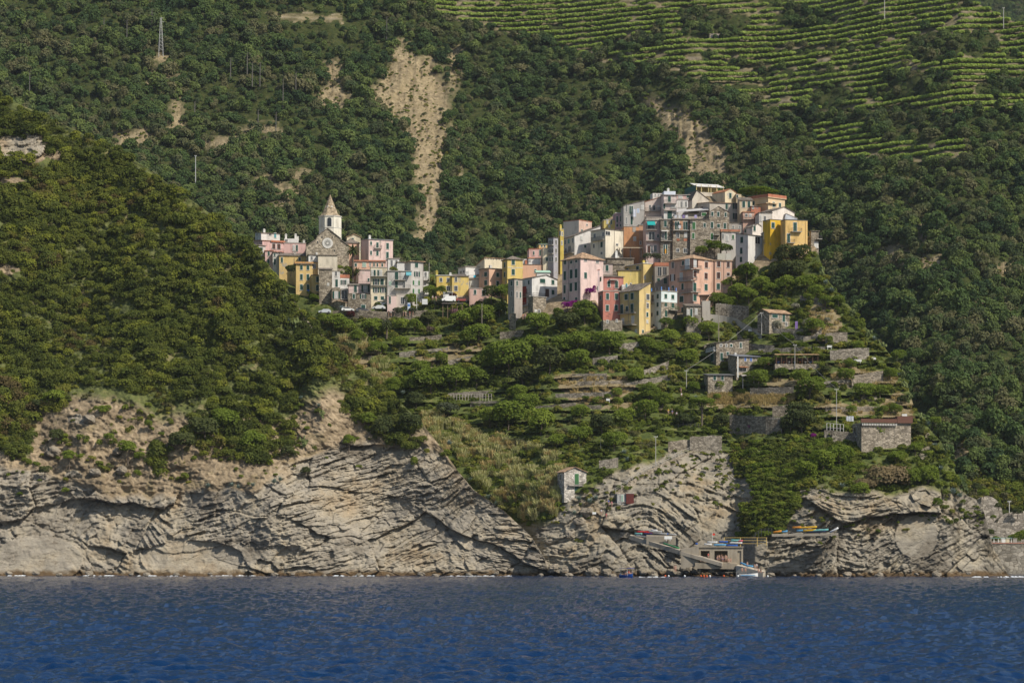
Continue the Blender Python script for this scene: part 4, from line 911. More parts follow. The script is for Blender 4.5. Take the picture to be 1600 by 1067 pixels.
# ---- middle (crop 3)
h = H('large pink palazzo with hipped slate roof and two rows of long shutters', 3, 195, 380, 624, 492, 965, PINKL, 'hip', 85, rc=M_TAN, over=.5, short='large pink palazzo',
      wins=[(225,505,18,50),(287,518,18,26),(338,515,18,24),(222,650,22,90),(287,642,26,90),(337,642,24,90),(220,790,20,86),(284,780,26,84),(335,778,24,84),(217,912,16,70),(338,922,20,58),(433,505,26,24,'d'),(560,512,26,24,'d'),(433,665,28,60)])
h.pipe(260, 500, 950); h.pipe(362, 500, 950); h.panel('string_course', 290, 735, 180, 6, M_SURRD, .03)
h = H('tall blank cream and pink tower house at the back, left of the white gable', 3, 205, 365, 502, 95, 290, (.58,.42,.34), 'flat', rc=M_TERRA, over=.1, dy=14, wins=[(450,130,14,20,'d'),(395,200,14,26,'g'),(470,200,14,26,'g')])
h.panel('blank_plaster', 285, 175, 158, 156, stucco((.60,.55,.47)), .04)
h = H('long whitewashed house with roof rising to a point on the right', 3, 195, 318, 592, 258, 480, (.60,.57,.53), 'monoR', 118, rc=M_SLATE, over=.25, dy=6, wins=[(392,275,22,40,'w'),(270,380,26,60,'d'),(300,300,14,50,'d'),(225,300,16,44,'d'),(262,300,16,44,'t'),(230,385,18,50,'d'),(430,360,20,30,'g'),(520,350,18,30,'g')], short='long whitewashed house', parapet=None)
h.balcony(265, 430, 110, 1.0)
h = H('tall ivory house with small scattered windows and drainpipe', 3, 492, 640, 832, 188, 540, (.66,.60,.48), 'flat', rc=M_SLATE, over=.25, dy=3, wins=[(532,240,20,40,'d'),(618,240,14,42,'d'),(603,342,20,56),(524,345,16,40,'d'),(602,432,18,24,'d'),(665,228,46,40,'d'),(765,338,24,20,'d')], short='tall ivory house')
h.balcony(572, 292, 120, .8); h.pipe(735, 190, 470)
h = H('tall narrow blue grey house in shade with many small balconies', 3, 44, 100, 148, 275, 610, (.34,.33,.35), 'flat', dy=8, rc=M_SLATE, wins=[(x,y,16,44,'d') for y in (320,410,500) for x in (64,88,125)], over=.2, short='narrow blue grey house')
h.balcony(75, 440, 50, .8); h.balcony(75, 350, 50, .8)
h = H('slim mustard yellow house front between two taller houses', 3, 146, 170, 206, 190, 500, (.52,.40,.10), 'flat', dy=7, rc=M_SURRD, over=.1, wins=[(168,230,12,40,'d'),(190,235,12,40,'d'),(186,330,10,40,'d')], ch=[(.1,.2,1.2,stucco((.5,.4,.1)))])
h = H('small ochre house with white window frames near the ridge', 3, 618, 624, 742, 95, 190, (.56,.45,.15), 'flat', dy=12, rc=M_SURRD, wins=[(660,110,14,40,'w'),(700,115,14,40),(680,160,14,22,'w')], over=.1)
h = H('small mauve house with paired dark shutters near the ridge', 3, 740, 744, 828, 22, 180, (.48,.32,.33), 'flat', dy=11, rc=M_SURR, wins=[(762,85,16,60),(800,80,16,60),(762,150,16,28),(800,148,16,30)], over=.15, short='small mauve house')
h = H('bright orange house with a single white framed window', 3, 826, 832, 990, 162, 400, ORG, 'flat', rc=M_CONC, over=.1, dy=4, wins=[(945,288,22,40,'w')], short='bright orange house')
h.panel('grey_notch', 940, 192, 34, 50, M_CONC, .03)
h = H('orange house wing with grey plaster top beside the teal awning', 3, 985, 990, 1062, 145, 400, (.50,.30,.19), 'flat', rc=M_CONC, over=.2, dy=5, wins=[(1005,330,14,30,'d')])
h = H('low slate roofed stone house with white dormer below the orange house', 3, 650, 660, 935, 492, 560, M_STONE, 'monoB', 34, rc=M_SLATE, over=.4, dy=1, ch=[(.35,.1,1.5,M_WHITE),(.48,.5,.6)])
h = H('low grey pink house with two dark tall windows behind the pink palazzo', 3, 548, 556, 716, 548, 690, (.52,.42,.37), 'flat', rc=M_SLATE, over=.3, wins=[(610,593,24,56),(658,592,28,60)], dy=1)
h = H('rubble stone wall house between the low roofs and the yellow house', 3, 712, 716, 840, 555, 650, M_STONE, 'flat', rc=M_SLATE, over=.2, dy=1)
h = H('pale pink narrow house with red dormer beside the palazzo', 3, 474, 480, 580, 640, 880, (.64,.50,.48), 'monoR', 30, rc=M_TERRA, over=.15, dy=1, wins=[(500,655,18,26,'b'),(553,802,20,44),(487,690,16,20,'d')])
h = H('wide yellow house with terrace wall in the middle of the village', 3, 838, 1034, 1152, 545, 735, (.63,.48,.20), 'flat', rc=M_SURR, over=.2, th=R(30), wins=[(880,603,24,74),(980,580,24,38),(1138,690,12,40),(1050,690,14,30,'w')], short='wide yellow house', ch=[(.2,.1,.8,stucco((.6,.48,.12))),(.5,.1,.8,M_SURRD)])
h = H('yellow terrace wall with slate top in front of the wide yellow house', 3, 768, 772, 1042, 618, 700, (.60,.48,.17), 'flat', rc=M_SLATE, over=.3, dy=-2, depth=3)
h = H('dull red house with slate roof and green shutters above the red front', 3, 575, 612, 830, 682, 830, (.50,.22,.18), 'monoB', 40, rc=M_SLATE, over=.35, wins=[(603,700,16,40,'G'),(603,793,16,50,'G'),(677,757,26,60),(757,762,30,70)], dy=2, short='dull red house')
h.balcony(770, 822, 90, .9); h.awning(725, 712, 90, 14, M_SURRD, 'canopy', .9)
h = H('salmon gable house with long slate roof behind the red house', 3, 810, 850, 1048, 725, 800, (.56,.34,.29), 'gableR', 60, 960, rc=M_SLATE, over=.3, dy=5, wins=[(825,740,20,30)], th=R(25))
h = H('small white rooftop terrace with laundry behind the yellow front', 3, 808, 812, 925, 765, 830, WHT, 'none', dy=1.5, wins=[(860,775,16,40,'t'),(905,770,12,40,'b')], depth=4); h.balcony(860, 825, 95, .8)
# ---- front row (crop 5)
h = H('brick red front house with four tilted green shutters', 5, 104, 148, 336, 500, 800, (.46,.19,.145), 'flat', rc=M_SURRD, over=.1, wins=[(127,365,14,40,'G'),(127,560,14,40),(196,553,30,60),(288,550,30,62),(194,673,30,62),(287,670,30,62)], short='brick red front house', extra=1)
h.panel('clothes_bar', 210, 740, 26, 6, M_RAIL, .5)
h = H('grey stone plinth under the brick red front house', 5, 120, 150, 350, 800, 930, M_STONEP, 'none', dy=-.2, wins=[(194,815,12,26,'d'),(292,805,12,24,'d')])
h = H('tall yellow front house with slanting roof and hanging balcony', 5, 334, 525, 648, 490, 968, (.60,.455,.205), 'monoR', 85, rc=M_SLATE, over=.3, th=R(42), short='tall yellow front house',
      wins=[(397,545,30,58),(456,545,28,64),(352,670,28,96),(404,672,22,50),(455,668,28,90),(362,795,24,60,'w'),(462,790,22,72,'w'),(494,912,16,30,'w'),(620,550,34,56,'d'),(617,642,22,48,'d'),(613,735,20,46),(613,810,16,26,'w'),(565,930,18,58)])
h.balcony(412, 718, 170, .9); h.balcony(437, 845, 130, 2.2, True, M_CONC); h.pipe(422, 500, 960); h.pipe(588, 500, 960)
h = H('mint white corner house with roof terrace and blue posts', 5, 646, 754, 928, 497, 905, (.60,.66,.64), 'flat', rc=M_SURRD, over=.2, short='mint white corner house', th=R(35),
      wins=[(722,548,18,46),(721,636,18,44),(720,724,18,44),(664,734,14,36,'d'),(682,850,18,30),(672,560,20,66,'d'),(803,548,28,46),(880,550,30,46),(803,636,26,38),(880,640,28,48),(806,730,26,66)])
h.panel('stone_lower_wall', 841, 760, 174, 300, M_STONEP, .03); h.balcony(882, 690, 96, 1.1, True, M_CONC, plain((.05,.14,.06))); h.balcony(672, 612, 40, .8)
for xx in (655, 690, 722, 760, 800, 840, 880, 920):
    b = MB(); b.box(-.14, .14, -.14, .14, 0, 1.1); f, u = h.face(xx); h.put('terrace_post', b.mesh('terrace_post', [plain((.10,.22,.50)) if xx in (655,760,840,920) else M_RAIL]), f, u, h.H + .2, -.2)
h = H('big salmon apartment house with corner balconies and tan hip roof', 5, 850, 1092, 1312, 162, 780, (.60,.38,.28), 'hip', 62, rc=M_TAN, over=.45, short='big salmon apartment house', th=R(42),
      wins=[(890,205,20,60,'d'),(990,195,18,40),(888,335,46,64,'p'),(972,335,24,80,'w'),(890,447,22,56),(985,440,20,60),(975,570,36,62),(986,690,22,66,'g'),(1107,205,60,84,'p'),(1233,212,34,64,'b'),(1105,320,34,62,'b'),(1230,328,34,64,'b'),(1103,455,34,90),(1230,447,34,64),(1105,567,36,66)])
for x, y, w_ in ((1070,268,176),(1030,385,150),(1065,508,160)):
    h.balcony(1092 + (x + w_/2 - 1092)/2, y, x + w_/2 - 1092, 1.1); h.balcony(1092 - (1092 - (x - w_/2))/2, y, 1092 - (x - w_/2), 1.1)
h.panel('white_blind', 1052, 215, 44, 105, M_WHITE, 1.0); h.pipe(1298, 180, 640)
h = H('lower salmon wing with roof terrace right of the big salmon house', 5, 1308, 1312, 1494, 184, 640, (.60,.385,.285), 'flat', rc=M_TAN, over=.3, wins=[(1354,218,32,54,'b'),(1455,222,28,56,'b'),(1352,335,32,64,'b'),(1455,322,28,30,'b'),(1350,450,32,60)], th=R(6), depth=9, dy=4, short='lower salmon wing')
h.pipe(1408, 190, 600); h.panel('screen', 1380, 140, 80, 66, plain((.42,.40,.33)), .1); h.panel('screen', 1455, 140, 50, 66, plain((.46,.44,.38)), .1)
h = H('white rooftop hut with square window behind the salmon roof', 5, 1210, 1214, 1298, 106, 160, WHT, 'none', dy=9, wins=[(1270,124,22,24,'d')], depth=4)
h = H('narrow grey stone house with brick parapet, left of big salmon house', 5, 684, 688, 852, 238, 500, (.30,.27,.23), 'flat', rc=M_TERRA, over=.1, wins=[(738,295,38,90,'d',0),(793,290,38,84,'d',0),(727,380,28,30,'g',0),(797,392,32,60,'g',0)], dy=3, parapet=(M_TERRA,30), short='narrow grey stone house')
h = H('dark red hut with red chimney behind the grey stone house', 5, 770, 775, 860, 140, 190, (.26,.05,.05), 'flat', dy=8, ch=[(.25,.3,.9,plain((.5,.06,.04)))], wins=[(830,178,30,22,'g')])
h = H('low stone outhouse with slate roof and white shutters below the salmon house', 5, 1012, 1018, 1172, 655, 790, M_STONED, 'monoB', 44, rc=M_SLATE, over=.3, dy=-7, wins=[(1034,718,20,50,'w'),(1068,722,20,84),(1119,712,22,60,'w')], short='low stone outhouse')
h = H('bare concrete wall block with timber pergola beside the stone outhouse', 5, 1174, 1180, 1266, 600, 700, M_CONC, 'none', dy=-6, depth=3)
# ---- upper town (crop 4)
h = H('long grey house on the ridge with hanging white laundry', 4, 64, 70, 228, 250, 420, (.38,.36,.33), 'monoR', 40, rc=M_SLATE, over=.2, dy=4, wins=[(92,270,12,48,'d'),(120,283,12,60),(135,283,12,60),(131,362,16,60),(93,362,10,50,'d'),(213,262,18,30,'w')], short='long grey ridge house')
h = H('pinkish house with rising tiled roof beside the long grey house', 4, 226, 230, 374, 222, 340, (.55,.46,.40), 'monoR', 45, rc=M_TILE, over=.2, dy=5, wins=[(300,266,18,34,'d'),(270,262,14,34,'d'),(335,262,16,28,'w')])
h.balcony(290, 290, 120, .8)
h = H('tall pink and white house with green door on the ridge', 4, 370, 374, 472, 172, 380, (.60,.50,.46), 'monoB', 26, rc=M_SLATE, over=.3, dy=3, wins=[(417,200,20,42),(378,255,14,34),(440,255,16,24,'w'),(458,252,14,30,'w'),(419,318,34,62)], short='tall pink and white ridge house')
h.balcony(422, 232, 96, .8); h.balcony(422, 285, 96, .7); h.panel('white_plaster', 421, 318, 94, 64, stucco((.62,.60,.56)), .02, .03)
h = H('whitewashed roof terraces at the very left of the ridge top', 4, 275, 290, 372, 155, 200, (.60,.57,.53), 'none', dy=18, wins=[(310,168,10,14,'d'),(335,168,10,14,'d')], depth=5)
h = H('pale bluish penthouse with chimney on the ridge', 4, 372, 376, 464, 140, 180, (.62,.66,.72), 'none', dy=16, ch=[(.4,.2,.8)], depth=5)
h = H('white glazed veranda house with slanting grey gable side', 4, 466, 470, 558, 205, 300, (.58,.57,.55), 'flat', rc=M_SURRD, over=.25, dy=4, wins=[(490,240,14,44,'w'),(508,240,14,44,'d'),(526,240,14,44,'w'),(543,238,12,40,'d')], short='white glazed veranda')
h = H('beige blank gable wall to the right of the glazed veranda', 4, 556, 558, 640, 270, 330, (.52,.46,.36), 'monoR', -10, dy=4.5, rc=M_SLATE, over=.2)
h = H('broad beige house with steep blank gable under the canopy terrace', 4, 540, 590, 720, 200, 260, (.55,.50,.42), 'gableR', 66, 625, rc=M_SLATE, over=.2, dy=9, th=R(18), short='broad beige gable house')
h = H('small pink dormer house with green shutter on the upper roofs', 4, 470, 474, 590, 170, 215, PINK, 'flat', rc=M_SURRD, over=.3, dy=10, wins=[(560,178,22,18),(500,185,30,18,'w')])
h = H('hilltop terrace restaurant with white canopies and green glazing', 4, 545, 618, 838, 145, 200, (.52,.46,.38), 'none', dy=22, th=R(20), short='hilltop canopy terrace', cat='restaurant', depth=10)
for cx0, cx1 in ((612, 722), (718, 838)):
    f, u0 = h.face(cx0 + 6); _, u1 = h.face(cx1); zc = h.z(78); b = MB(); b.add([(u0, -.3, zc-1.2), (u1, -.3, zc-1.2), (u1, 5, zc+.5), (u0, 5, zc+.5), (u0, -.3, zc-1.08), (u1, -.3, zc-1.08), (u1, 5, zc+.62), (u0, 5, zc+.62)], [(0,3,2,1),(4,5,6,7),(0,1,5,4),(1,2,6,5),(2,3,7,6),(3,0,4,7)]); b.build('canopy', [stucco((.60,.58,.54))], h.o)
for xx in (622, 660, 716, 735, 780, 832):
    f, u = h.face(xx); b = MB(); b.box(u-.1, u+.1, -.05, .15, h.H, h.z(90)); b.build('post', [stucco((.60,.50,.25))], h.o)
f, u0 = h.face(640); _, u1 = h.face(828); b = MB(); b.box(u0, u1, 4.2, 4.5, h.H, h.H + 2.6); b.build('back_wall', [stucco((.52,.42,.20))], h.o)
b = MB(); b.box(.0, .3, .3, h.WL, h.H, h.H + 2.3); b.build('green_glazing', [plain((.02,.09,.08), .3)], h.o)
h = H('cream gable house with green shutter under the hilltop pine', 4, 750, 838, 926, 145, 235, (.64,.55,.38), 'gableR', 26, 882, rc=M_TILE, over=.15, dy=12, th=R(35), wins=[(880,170,18,38)], short='cream hilltop gable house')
h = H('tiny cream annex under the hilltop pine', 4, 924, 926, 962, 162, 215, (.62,.52,.34), 'flat', rc=M_TAN, over=.1, dy=12, wins=[(931,180,12,20)], depth=4)
h = H('long ridge house with mossy roof and white paned shutters', 4, 640, 722, 972, 226, 390, (.50,.45,.38), 'monoB', 36, rc=roofmat((.34,.24,.17)), over=.35, dy=5, th=R(14), wins=[(853,252,18,42),(923,247,40,44,'o'),(923,323,40,46,'o'),(675,240,16,14,'b'),(845,317,0.1,0.1,'d')][:4], short='long ridge house')
h.pipe(868, 230, 370)
h = H('weathered stone gable house with six green shutters', 4, 714, 718, 872, 300, 460, M_STONEP, 'gableR', 44, 790, rc=M_SLATE, over=.12, dy=1, wins=[(742,313,16,30,'g'),(788,314,16,32),(844,317,14,30),(740,396,18,46),(790,402,20,26),(838,402,18,40)], short='weathered stone gable house')
h = H('massive rough stone house with few small green windows', 4, 568, 574, 722, 356, 610, M_STONEP, 'flat', rc=M_SLATE, over=.2, dy=-1, wins=[(602,402,24,52,'G'),(685,397,16,28),(598,478,18,40,'G')], short='massive rough stone house', depth=9)
h = H('rough stone house lower right part with bright green shutter', 4, 718, 722, 800, 440, 600, M_STONEP, 'none', dy=0, wins=[(739,482,18,46,'G')], depth=7)
h.balcony(775, 470, 44, 1.0)
h = H('brick trimmed stone house with row of four long green shutters', 4, 436, 442, 572, 352, 610, M_STONE, 'flat', rc=M_SURRD, over=.25, dy=-1, wins=[(466,400,14,60),(484,400,14,60),(529,400,13,60),(546,400,14,60),(480,472,22,34,'d'),(540,470,20,34,'w'),(537,590,24,30,'d'),(480,587,22,24,'d')], short='brick trimmed stone house')
h.panel('orange_loggia_wall', 505, 400, 112, 66, stucco((.50,.28,.17)), .02, .03); h.balcony(503, 436, 124, .8); h.panel('brick_patch', 483, 508, 22, 16, M_TERRA); h.panel('brick_patch', 540, 508, 30, 18, M_TERRA); h.pipe(441, 360, 600, M_TERRA)
h = H('roof veranda with sagging slate canopy and laundry on the stone houses', 4, 440, 444, 716, 330, 355, (.50,.44,.36), 'none', dy=1, depth=5, wins=[], cat='roof terrace', name='roof_terrace', extra=.5)
f, u0 = h.face(470); _, u1 = h.face(714); b = MB(); b.slab([(u0, -.5), (u1, -.5), (u1, 4.5), (u0, 4.5)], lambda u, v: h.z(298) + (u-u0)*.08 + v*.25, lambda u, v: h.z(298) + (u-u0)*.08 + v*.25 + .14); b.build('canopy', [stucco((.46,.45,.44))], h.o)
for xx in (480, 560, 640, 708):
    f, u = h.face(xx); b = MB(); b.box(u-.08, u+.08, -.2, 0, h.H, h.z(300)); b.build('post', [M_TERRA if xx == 708 else M_RAIL], h.o)
f, u0 = h.face(560); _, u1 = h.face(712); b = MB(); b.box(u0, u1, 2.2, 2.4, h.H, h.z(298)); b.build('back_wall', [stucco((.50,.44,.36))], h.o)
h.balcony(575, 352, 260, .5); h.windows([(680,312,34,24,'G')])
h = H('pink house with teal awning and three tiers of open loggias', 4, 236, 240, 348, 360, 612, (.54,.40,.36), 'flat', rc=M_SURRD, over=.3, dy=-1, wins=[(278,412,52,26,'d'),(283,478,44,58,'d'),(330,478,12,22),(262,578,22,56,'b'),(284,580,14,50,'d'),(310,575,18,50,'d'),(327,375,10,12,'d')], short='pink house with teal awning')
h.awning(277, 385, 60, 34, plain((.01,.30,.29), .7)); h.balcony(278, 432, 80, .9); h.balcony(292, 515, 112, .9)
h = H('grey stone house with a small white awning beside the teal awning', 4, 346, 350, 438, 356, 612, M_STONE, 'flat', rc=M_SURRD, over=.3, dy=-1, wins=[(387,387,20,46),(372,478,20,50,'d'),(390,475,16,60),(378,580,12,70),(396,580,12,70)], short='grey stone house')
h.awning(380, 442, 54, 12, M_SURR); h.balcony(392, 516, 84, .8); h.panel('orange_cloth', 387, 595, 10, 34, plain((.65,.30,.03)), .2)
h = H('planted roof terrace on top of the pink house with the teal awning', 4, 232, 240, 370, 335, 358, (.48,.42,.36), 'none', dy=.5, depth=6, cat='roof terrace', name='roof_terrace', extra=.5); h.balcony(305, 352, 128, .4)
h = H('tan house with slate roof and two green shutters near the pine', 4, 940, 948, 1046, 208, 400, (.54,.44,.30), 'monoB', 30, rc=M_SLATE, over=.3, dy=4, wins=[(980,240,20,44),(1020,240,18,44)])
h = H('large tan hilltop house with brick parapet and tank', 4, 1038, 1165, 1304, 188, 290, (.62,.48,.30), 'flat', rc=stucco((.60,.47,.30)), over=.4, dy=8, parapet=(M_TERRA,22), wins=[(1065,215,16,28),(1210,235,18,36,'g'),(1262,235,16,30)], ch=[(.6,.3,1.2,stucco((.6,.47,.3)))], short='large tan hilltop house', th=R(40))
h.balcony(1200, 228, 68, .8, False, stucco((.62,.48,.30))); h.balcony(1125, 228, 76, .8, False, stucco((.62,.48,.30)))
h = H('brick orange shack with tiled roof below the large tan house', 4, 1032, 1036, 1108, 256, 320, (.46,.19,.12), 'monoB', 14, rc=M_SLATE, dy=4, over=.2, depth=4, wins=[(1050,262,10,20,'d')])
h = H('white gable end house under the large tan house', 4, 1092, 1196, 1376, 290, 365, (.70,.63,.55), 'gableR', 38, 1292, rc=M_SLATE, over=.25, dy=3, th=R(32), wins=[(1176,325,14,44)], short='upper white gable house')
h = H('small bluish gable behind the yellow house roof edge', 4, 1288, 1292, 1386, 345, 372, (.55,.57,.60), 'gableR', 34, 1300, rc=M_SURRD, over=.1, dy=1.5, depth=4)
h = H('white terrace house with dark opening left of the yellow house', 4, 1090, 1096, 1196, 305, 400, (.62,.57,.50), 'flat', rc=M_SLATE, over=.2, dy=1, wins=[(1110,345,12,40,'w'),(1140,350,14,40,'d')])
h = H('cluttered salmon terrace with small plants left of the yellow house', 4, 968, 974, 1060, 300, 380, (.52,.34,.26), 'flat', rc=M_TILE, over=.2, dy=2, wins=[(1000,322,16,22,'d'),(1030,322,14,20,'w')]); h.balcony(1015, 352, 84, .8)
h = H('deep yellow house block with one green shutter, dark upper corner', 4, 1134, 1180, 1292, 356, 580, (.64,.40,.035), 'flat', rc=M_RAIL, over=.06, dy=-4, th=R(25), wins=[(1203,397,24,42)], short='deep yellow house')
h = H('light yellow house with two small balconies at the cliff top', 4, 1270, 1296, 1468, 358, 590, (.68,.46,.18), 'flat', rc=M_RAIL, over=.1, dy=-4.5, th=R(14), wins=[(1371,408,26,66),(1320,495,22,66)], short='light yellow cliff top house')
h.balcony(1377, 444, 82, 1.0); h.balcony(1335, 530, 56, .9); h.pipe(1452, 365, 580, stucco((.6,.42,.18)))
h.panel('arched_niche', 1385, 566, 60, 22, M_CONC)
h = H('narrow grey stone house at the right end of the village', 4, 1464, 1490, 1550, 442, 585, M_STONE, 'flat', rc=M_SLATE, over=.35, dy=2, wins=[(1474,463,12,30),(1530,545,30,40,'w')], short='last stone house on the right'); h.balcony(1545, 500, 40, 1.2)
h = H('grey white angular house with drainpipe left of the deep yellow house', 4, 928, 1012, 1132, 470, 700, (.60,.58,.54), 'monoB', 20, rc=M_SLATE, over=.3, dy=-2, wins=[(970,503,18,46),(967,585,16,46),(965,650,16,40),(1090,505,40,50,'d')], th=R(40), short='grey white angular house')
h = H('white upper gable with one green shutter over the angular house', 4, 990, 1046, 1132, 412, 480, (.66,.60,.53), 'gableR', 28, 1088, rc=M_SLATE, over=.2, dy=2, th=R(32), wins=[(1062,420,18,40),(1000,433,12,24)])
h.balcony(1085, 522, 70, .1, False)
h = H('glazed grey veranda between the white and the deep yellow house', 4, 1126, 1130, 1178, 455, 560, (.40,.40,.38), 'flat', rc=M_SURRD, over=.2, dy=-3, wins=[(1142,492,14,60,'d'),(1164,492,16,60,'t')], depth=4); h.balcony(1152, 535, 50, .8)
h = H('low white house with brick terrace between stone gable and white house', 4, 805, 812, 946, 448, 560, (.52,.49,.45), 'flat', rc=M_TAN, over=.3, dy=-1, wins=[(822,480,12,36,'d'),(856,495,14,40,'w'),(900,487,14,30,'G')], parapet=(M_TERRA,12), short='low white house with brick terrace')
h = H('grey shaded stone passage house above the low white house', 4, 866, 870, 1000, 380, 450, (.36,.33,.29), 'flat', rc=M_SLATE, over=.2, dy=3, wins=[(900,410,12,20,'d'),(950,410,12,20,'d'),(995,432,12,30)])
# ---- terraces below (crop 7, b, a)
h = H('slate roofed stone hut with wide green shutter on the upper terrace', 7, 732, 852, 1112, 62, 268, M_STONEP, 'gableL', 44, rc=M_TAN, over=.5, wins=[(925,102,70,38),(1037,115,34,90),(1070,190,24,40,'d')], th=R(32), short='upper terrace hut', dy=-3, name='stone_hut', cat='hut')
h = H('low hut with rusty red roof beside the slate roofed hut', 7, 480, 560, 728, 62, 210, M_STONED, 'monoB', 30, rc=M_TILE, over=.4, wins=[(640,110,50,34,'d'),(690,112,30,40)], th=R(30), name='stone_hut', cat='hut', short='rusty roofed hut', dy=3); h.balcony(640, 160, 150, 1.0, False, M_WHITE)
h = H('long L shaped stone farmhouse with arched green door', 7, 130, 222, 622, 425, 660, M_STONE, 'monoR', 50, rc=M_SLATE, over=.3, th=R(16), wins=[(187,450,30,34,'d'),(280,450,24,28,'d'),(347,450,18,26,'d'),(405,450,26,32),(522,445,22,60),(187,588,34,90),(287,585,32,90),(362,550,28,40)], short='long stone farmhouse', dy=-3, name='farmhouse')
h.balcony(178, 512, 80, .6, True, M_WHITE, M_WHITE)
h = H('stone cottage with flat grey roof and two blue windows', 7, 386, 462, 736, 585, 800, M_STONEP, 'monoB', 40, rc=plain((.16,.17,.19),.8), over=.5, th=R(15), wins=[(570,617,24,44,'B'),(640,617,24,44,'B'),(540,745,90,34,'d')], short='cottage with blue windows', dy=-3, name='cottage', cat='cottage', ch=[(.25,.8,.6)])
h.awning(540, 712, 110, 10, M_TILE, 'canopy', 1.0)
b = MB(); b.box(-.15, .15, -.15, .15, 0, 0); 
f, u = h.face(450); b = MB(); b.box(-.14, .14, -1.3, -1.02, -1, h.z(590)); h.put('porch_column', b.mesh('porch_column', [M_WHITE]), 'R', 0, 0)
h = H('small stone cabin with dark slab roof and two green shutters', 7, 118, 122, 420, 808, 985, M_STONEP, 'monoB', 30, rc=plain((.13,.13,.13),.8), over=.4, wins=[(205,838,30,54),(298,838,30,54)], short='cabin with dark slab roof', name='cabin', cat='cabin', dy=-3)
h = H('tall stone tower cottage above the sea with green shutters', 'b', 166, 206, 346, 228, 385, stone((.50,.46,.40)), 'gableR', 30, 272, rc=M_TAN, over=.4, th=R(24), wins=[(285,272,26,66,'G'),(285,336,26,38,'g'),(185,260,10,30,'d')], short='stone tower cottage', dy=-2, extra=1.5, name='cottage', cat='cottage'); h.balcony(275, 312, 90, .9); h.panel('string_course', 275, 300, 140, 4, M_SURRD)
h = H('grey and maroon metal shed on the cliff path', 'b', 534, 538, 592, 368, 420, (.42,.41,.38), 'flat', rc=M_SURRD, over=.1, depth=2.5, wins=[(570,392,14,40,'m'),(556,392,10,40,'d')], short='metal shed', name='shed', cat='shed', extra=.6, dy=-1)
h = H('maroon panelled side of the cliff shed', 'b', 592, 594, 642, 364, 414, (.12,.035,.03), 'flat', rc=M_SURRD, over=.05, depth=2.5, name='shed', cat='shed', dy=-1, extra=.6)
# big stone terrace building
h = H('large rubble stone terrace building with rusty railed roof edge', 'a', 1030, 1064, 1384, 806, 945, M_STONEP, 'flat', rc=M_CONC, over=.02, wins=[(1040,850,22,60,'d')], short='rubble terrace building', name='stone_building', cat='building', extra=3, dy=-4, th=R(12))
M_RUST = plain((.13,.06,.04), .8)
b = MB(); b.box(-.3, (1296-1064)*.25/h.s, -.5, 0, h.H+.25, h.H+1.3); b.build('rusty_parapet', [M_RUST], h.o)
b = MB(); u1 = (1296-1064)*.25/h.s; b.box(u1, h.WR+.3, -.6, 1.5, h.H+.2, h.H+2.1); b.build('rusty_box', [M_RUST], h.o)
for i in range(22):
    u = .2 + i * (u1-.4) / 21; b = MB(); b.box(u-.1, u+.1, -.56, -.01, h.H-.55, h.H); b.build('bracket', [M_SURR], h.o)
h = H('ruined roofless stone farmhouse with four dark openings among the vines', 'k', 540, 552, 622, 112, 138, M_STONEP, 'none', lay='m', wins=[(560,124,7,14,'d',-1),(582,124,8,14,'d',-1),(600,126,8,14,'d',-1),(613,127,6,12,'d',-1)], short='ruined vineyard farmhouse', name='ruin', cat='ruin', depth=5, extra=2)
h = H('tiny ruined stone hut at the top edge of the vineyards', 'k', 915, 918, 938, 2, 16, M_STONEP, 'none', lay='m', wins=[(927,9,7,9,'d',-1)], name='ruin', cat='ruin', depth=4, extra=2)
# ------------------------------------------------------------------ labels that point at one thing
def rel_label(desc, px, py, skip=0):
    """description + where it stands relative to named neighbours; unique"""
    c = sorted(LAND, key=lambda l: math.hypot(l[0] - px, (l[1] - py) * 1.1))
    def rel(l):
        dx, dy = px - l[0], py - l[1]
        if abs(dx) > abs(dy) * 1.2: return 'just right of the' if dx > 0 else 'just left of the'
        return 'below the' if dy > 0 else 'above the'
    for a in range(3):
        t = f"{desc} {rel(c[a])} {c[a][2]}"
        if t not in USED and len(t.split()) <= 16: return t
    for a in range(4):
        for b_ in range(a + 1, 6):
            t = f"{desc} between the {c[a][2]} and the {c[b_][2]}"
            if t not in USED and len(t.split()) <= 16: return t
    for w_ in ('smaller', 'larger', 'upper', 'lower', 'rounder', 'darker', 'shaggier', 'lowest', 'topmost', 'outer', 'inner', 'nearer', 'farther'):
        for a in range(4):
            t = f"{w_} {desc} {rel(c[a])} {c[a][2]}"
            if t not in USED and len(t.split()) <= 16: return t
    return f"{desc} {rel(c[0])} {c[0][2]}"
